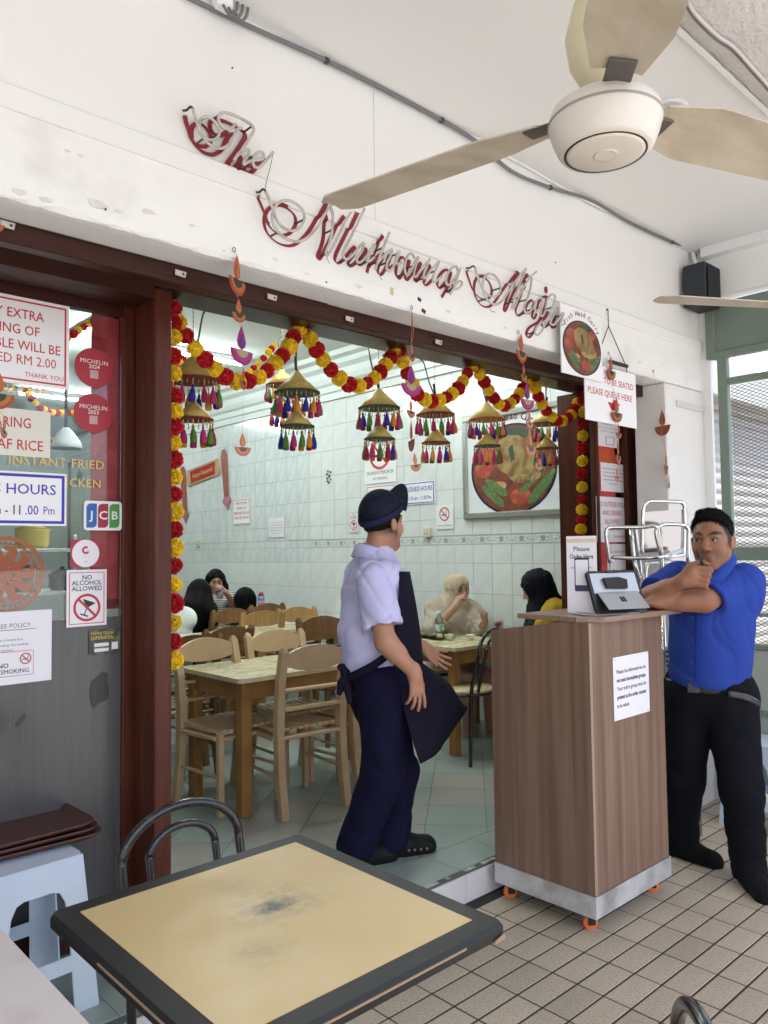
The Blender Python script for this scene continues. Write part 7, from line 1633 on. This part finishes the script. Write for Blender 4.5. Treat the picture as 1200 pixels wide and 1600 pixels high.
MB().tube([p0, p0.lerp(p1, .08), p0.lerp(p1, .6), p1], [.0025, .0045, .0055, .005], 10).build('barrel', M_black, pen); MB().tube([p0.lerp(p1, .1)+V(.004, -.004, 0), p0.lerp(p1, .5)+V(.006, -.005, 0)], .0016, 6).build('clip', M_black, pen)

# ---------------------------------------------------------------- seated diners
def seated(label, d, head_px, fwd, skin_c, lips, torso_px, sc=.94, name=None, look_up=(0, 0, 1)):
    hdp = atd(*head_px, d); p = person(label, (hdp.x, hdp.y, FL)); h_ = Head(hdp, fwd, look_up, sc); return p, h_
# woman in beige headscarf
dW = 6.15; fwd = (-Xf*.80+Xr*.42-UP*.12)
pw, hd = seated('woman in beige headscarf eating with her right hand', dW, (715, 922), fwd, None, None, None)
tl_ = UP.cross(fwd).normalized(); chest = atd(706, 968, dW+.05); pel = V(chest.x, chest.y, FL+.46)+Xf*.05; nk = atd(710, 944, dW+.02)
body = Fig(); torso(body, pel, chest, nk, tl_, (.17, .13), (.17, .12)); hd.add(body, nk, .05)
shR = atd(681, 952, dW); elR = atd(676, 985, dW-.16); wrR = atd(712, 948, dW-.20); shL = atd(738, 956, dW+.06); elL = atd(748, 988, dW-.12); wrL = atd(757, 973, dW-.24)
limb(body, [shR, elR, wrR], [.05, .040, .026], .02); limb(body, [shL, elL, wrL], [.05, .040, .026], .02)
hand(body, wrR, (Xr*.35+UP*.85), Xr*.7+Xf*.5, -1, curl=(.7, .8, .9, 1.0), thumb=(.4, .9, .4), sc=.92); hand(body, wrL, (UP*.8+Xr*.1-Xf*.3), -Xr*.8+Xf*.3, 1, curl=(.9, 1.0, 1.0, 1.0), thumb=(.4, .8, .3), sc=.92)
for g in (-1, 1): limb(body, [pel+tl_*.1*g, pel+tl_*.1*g+fwd*.42, V(pel.x, pel.y, FL+.05)+tl_*.1*g+fwd*.42], [.085, .065, .045], .03)
body.mesh('body', .007, SK('diner_a'), pw, color=hd.skin((.46, .26, .18), (.38, .14, .12)))
hd.eyes(pw)
M_bei = cloth('beige_top', (.43, .36, .285), crease=.3); sh = Fig(); torso(sh, pel, chest, nk+V(0, 0, -.03), tl_, (.20, .155), (.195, .14), t=.016); limb(sh, [shR, elR], [.072, .068], .03); sh.c(elR, elR.lerp(wrR, .45), .066, .060, .03, cut=(elR.lerp(wrR, .45), wrR-elR)); limb(sh, [shL, elL], [.072, .062], .03); sh.c(elL, elL.lerp(wrL, .6), .06, .05, .03, cut=(elL.lerp(wrL, .6), wrL-elL)); sh.mesh('blouse', .008, M_bei, pw, disp=folds(.024, 26, 41))
def scarf(h_, par, m, nk, drape, seed=1, gap=True, back=.0):
    f = Fig(); a = h_.ax(); S = h_.s
    f.e(h_.P(0, -.022, .030), [.096*S, .112*S, .104*S], .03, a); f.c(h_.P(0, -.03, -.04), nk+V(0, 0, -.01), .092*S, .098*S, .04); f.e(h_.P(0, .03, -.098), [.072*S, .062*S, .034*S], .03, a)
    for q in drape: f.chain(q[0], q[1], .04)
    if gap: f.sub_e(h_.P(0, .095, -.012), [.056*S, .085*S, .080*S], .015, a); f.sub_e(h_.P(0, .12, -.03), [.05*S, .07*S, .075*S], .015, a)
    return f.mesh('headscarf', .006, m, par, disp=folds(.018, 40, seed))
scarf(hd, pw, cloth('beige_scarf', (.50, .41, .29), crease=.3), nk, [([nk+V(0, 0, -.03), chest-tl_*.03*-1+fwd*.10+V(0, 0, .02)], [.10, .075]), ([hd.P(.05, -.02, -.09), chest+tl_*-.10+fwd*.06+V(0, 0, .05)], [.06, .07])], 3)
bite = Fig(); q = atd(724, 936, dW-.28); bite.e(q, [.022, .018, .014], .01); fo = bite.mesh('food', .004, M_curryf, None); tag(fo, 'piece of food held to the mouth of the beige headscarf woman', 'food')
# woman in black headscarf, mustard top
dB = 5.30; fwd = (-Xr*.92+Xf*.18-UP*.42); pb_, hd = seated('woman in black headscarf and mustard top bent over her meal', dB, (838, 920), fwd, None, None, None, look_up=(-.2, .1, 1))
fl_ = (-Xr*.9+Xf*.4).normalized(); tl_ = UP.cross(fl_); chest = atd(874, 972, dB+.02); pel = V(chest.x, chest.y, FL+.46)+Xr*.08; nk = atd(855, 946, dB+.01)
body = Fig(); torso(body, pel, chest, nk, tl_, (.17, .13), (.17, .12)); hd.add(body, nk, .05)
sL = chest-tl_*.17+V(0, 0, .07); eL_ = atd(862, 1005, dB-.18); wL_ = atd(832, 985, dB-.05); limb(body, [sL, eL_, wL_], [.05, .04, .026], .02); hand(body, wL_, -Xr*.9-UP*.2, -UP, -1, curl=(.5, .6, .6, .7), sc=.92)
sR = chest+tl_*.17+V(0, 0, .07); eR_ = sR+V(0, 0, -.2)-Xr*.15; limb(body, [sR, eR_, atd(826, 985, dB+.2)], [.05, .04, .026], .02)
for g in (-1, 1): limb(body, [pel+tl_*.1*g, pel+tl_*.1*g+fl_*.40, V(pel.x, pel.y, FL+.05)+tl_*.1*g+fl_*.40], [.085, .065, .045], .03)
body.mesh('body', .0065, SK('diner_b'), pb_, color=hd.skin((.48, .28, .19), (.38, .14, .12))); hd.eyes(pb_)
M_mus = cloth('mustard_top', (.46, .31, .03)); sh = Fig(); torso(sh, pel, chest, nk+V(0, 0, -.03), tl_, (.20, .155), (.195, .14), t=.016); limb(sh, [sL, eL_, eL_.lerp(wL_, .7)], [.075, .064, .05], .03); limb(sh, [sR, eR_], [.075, .064], .03); sh.mesh('blouse', .008, M_mus, pb_, disp=folds(.022, 26, 43))
scarf(hd, pb_, cloth('black_scarf', (.007, .008, .014), rough=.7), nk, [([hd.P(0, .0, -.08), atd(838, 985, dB-.10), atd(835, 1010, dB-.12)], [.085, .07, .05]), ([nk, atd(872, 950, dB-.02), atd(890, 955, dB-.02)], [.085, .06, .04])], 7)
# woman in striped top with a cup
dS = 7.9; fwd = (-Xf*.80+Xr*.28-UP*.22); ps, hd = seated('woman with long black hair and striped top drinking from a cup', dS, (337, 908), fwd, None, None, None)
tl_ = UP.cross(fwd).normalized(); chest = atd(338, 945, dS+.05); pel = V(chest.x, chest.y, FL+.46); nk = atd(336, 928, dS+.03)
body = Fig(); torso(body, pel, chest, nk, tl_, (.16, .12), (.16, .115)); hd.add(body, nk, .048)
shL = atd(356, 936, dS+.02); elL = atd(367, 945, dS-.12); wrL = atd(353, 926, dS-.22); limb(body, [shL, elL, wrL], [.045, .038, .025], .02); hand(body, wrL, -Xr*.5+UP*.6-Xf*.2, -Xr*.6+Xf*.3-UP*.2, 1, curl=(.7, .7, .7, .7), sc=.9)
shR = atd(318, 938, dS+.02); limb(body, [shR, atd(312, 962, dS-.1), atd(325, 968, dS-.3)], [.045, .038, .025], .02)
for g in (-1, 1): limb(body, [pel+tl_*.1*g, pel+tl_*.1*g+fwd*.38], [.08, .06], .03)
body.mesh('body', .008, SK('diner_c'), ps, color=hd.skin((.40, .22, .14), (.33, .12, .10))); hd.eyes(ps)
M_str = mat('striped_cloth', (.6, .6, .58), .8)
def stripes():
    m = MATS['striped_cloth']; nt = m.node_tree; N = nt.nodes; L = nt.links; tc = N.new('ShaderNodeTexCoord'); w_ = N.new('ShaderNodeTexWave'); w_.bands_direction = 'Z'; w_.inputs['Scale'].default_value = 18; w_.inputs['Distortion'].default_value = 1.0; w_.inputs['Detail Scale'].default_value = .5
    rp = N.new('ShaderNodeValToRGB'); rp.color_ramp.elements[0].position = .45; rp.color_ramp.elements[1].position = .55; rp.color_ramp.elements[0].color = (.05, .05, .06, 1); rp.color_ramp.elements[1].color = (.6, .6, .57, 1); L.new(tc.outputs['Object'], w_.inputs[0]); L.new(w_.outputs[0], rp.inputs[0]); L.new(rp.outputs[0], N['Principled BSDF'].inputs['Base Color'])
stripes(); sh = Fig(); torso(sh, pel, chest, nk+V(0, 0, -.05), tl_, (.18, .14), (.175, .13), t=.016); sh.c(shL, elL, .06, .06, .03, cut=(shL.lerp(elL, .6), elL-shL)); limb(sh, [shR, atd(313, 955, dS-.06)], [.06, .055], .03); sh.mesh('top', .009, M_str, ps)
M_lh = mat('long_hair', (.0035, .0033, .0042), .55, spec=.10, bump=.5, bscale=30, stretch=(14, 14, .6))
def hair_long(h_, par, tails, face=True):
    f = Fig(); a = h_.ax(); S = h_.s; f.e(h_.P(0, -.018, .036), [.084*S, .104*S, .094*S], .02, a, cut=[(h_.P(0, .078, .060), h_.y*.85-h_.z*.5)] if face else None)
    for q in tails: f.chain(q[0], q[1], .04)
    if face: f.sub_e(h_.P(0, .10, -.03), [.058*S, .09*S, .09*S], .012, a)
    return f.mesh('hair', .007, M_lh, par, disp=folds(.006, 60, 5, [(1, .1, .05), (.1, 1, .05)]))
hair_long(hd, ps, [([hd.P(-.07, -.03, .03), hd.P(-.085, -.03, -.08), hd.P(-.12, -.05, -.20)], [.03, .045, .05]), ([hd.P(.07, -.03, .03), hd.P(.085, -.02, -.08), hd.P(.11, -.03, -.16)], [.03, .036, .03])])
cpz = atd(343, 935, dS-.26); lathe_thing('paper_cup', 'patterned paper cup held by the woman in stripes', 'cup', cpz, [('cup', [(.028, 0), (.040, .10), (.042, .102), (.038, .10), (.027, .004), (0, .004)], M_cup)], 'patterned paper cups')
# diner seen from behind with very long black hair
dL = 7.15; pn_, hd = seated('diner seen from behind with very long straight black hair', dL, (312, 926), (Xf*.8-Xr*.1+UP*0), None, None, None)
tl_ = UP.cross(Xf); chest = atd(306, 965, dL+.05); pel = V(chest.x, chest.y, FL+.46); nk = atd(309, 945, dL+.03); body = Fig(); torso(body, pel, chest, nk, tl_, (.16, .12), (.16, .115)); hd.add(body, nk, .048)
for g in (-1, 1): limb(body, [chest+tl_*.16*g+V(0, 0, .06), chest+tl_*.2*g+V(0, 0, -.18), chest+tl_*.1*g+V(0, 0, -.2)+Xf*.25], [.045, .038, .025], .02); limb(body, [pel+tl_*.1*g, pel+tl_*.1*g+Xf*.38], [.08, .06], .03)
body.mesh('body', .009, SK('diner_d'), pn_, color=hd.skin((.40, .22, .14), (.33, .12, .10))); sh = Fig(); torso(sh, pel, chest, nk+V(0, 0, -.05), tl_, (.18, .14), (.175, .13), t=.016); sh.mesh('top', .010, cloth('dark_top', (.02, .02, .025)), pn_)
hair_long(hd, pn_, [([hd.P(0, -.04, .02), atd(306, 950, dL-.12), atd(297, 982, dL-.14), atd(292, 1000, dL-.13)], [.095, .115, .12, .08]), ([hd.P(.05, -.03, .0), atd(325, 955, dL-.10), atd(332, 972, dL-.1)], [.06, .07, .05]), ([hd.P(-.05, -.03, .0), atd(292, 968, dL-.1), atd(285, 990, dL-.1)], [.06, .08, .05])], face=False)
# child seen from behind
dC = 7.75; pk, hd = seated('child with black bobbed hair seen from behind', dC, (384, 937), (Xf*.85+Xr*.1), None, None, None, sc=.88)
chest = atd(384, 972, dC+.03); nk = atd(384, 956, dC+.02); pel = V(chest.x, chest.y, FL+.46); body = Fig(); torso(body, pel, chest, nk, tl_, (.12, .09), (.12, .09)); hd.add(body, nk, .042); body.mesh('body', .009, SK('child'), pk, color=hd.skin((.40, .22, .14), (.33, .12, .10))); sh = Fig(); torso(sh, pel, chest, nk+V(0, 0, -.04), tl_, (.14, .105), (.135, .105), t=.016); sh.mesh('top', .010, MATS['cloth_dark_top'], pk)
hair_long(hd, pk, [([hd.P(0, -.03, .02), hd.P(0, -.05, -.10)], [.10, .085]), ([hd.P(.06, -.01, .0), hd.P(.075, 0, -.10)], [.05, .04]), ([hd.P(-.06, -.01, .0), hd.P(-.075, 0, -.10)], [.05, .04])], face=False)
# diner in white, mostly behind the post
dQ = 6.6; pq, hd = seated('diner in white shirt mostly hidden by the timber post', dQ, (262, 925), (Xf*.7+Xr*.5), None, None, None)
chest = atd(264, 978, dQ+.03); nk = atd(263, 950, dQ+.02); pel = V(chest.x, chest.y, FL+.46); body = Fig(); torso(body, pel, chest, nk, tl_, (.16, .12), (.17, .12)); hd.add(body, nk, .052); limb(body, [chest+Xr*.17+V(0, 0, .06), atd(284, 965, dQ+.2), atd(291, 946, dQ+.45)], [.05, .04, .027], .02); hand(body, atd(291, 946, dQ+.45), Xr*.8+UP*.3, -UP, 1, sc=.95)
body.mesh('body', .008, SK('diner_e'), pq, color=hd.skin((.38, .20, .13), (.3, .12, .1))); sh = Fig(); torso(sh, pel, chest, nk+V(0, 0, -.03), tl_, (.19, .15), (.19, .14), t=.016); sh.c(chest+Xr*.16+V(0, 0, .05), atd(284, 968, dQ+.2), .07, .06, .03); sh.mesh('shirt', .009, cloth('white_shirt', (.72, .74, .72)), pq, disp=folds(.010, 26, 47))
hr = Fig(); hr.e(hd.P(0, -.02, .04), [.083, .1, .088], .02, hd.ax(), cut=[(hd.P(0, .08, .062), hd.y*.8-hd.z*.55)]); hr.mesh('hair', .007, MATS['hair_black'], pq)
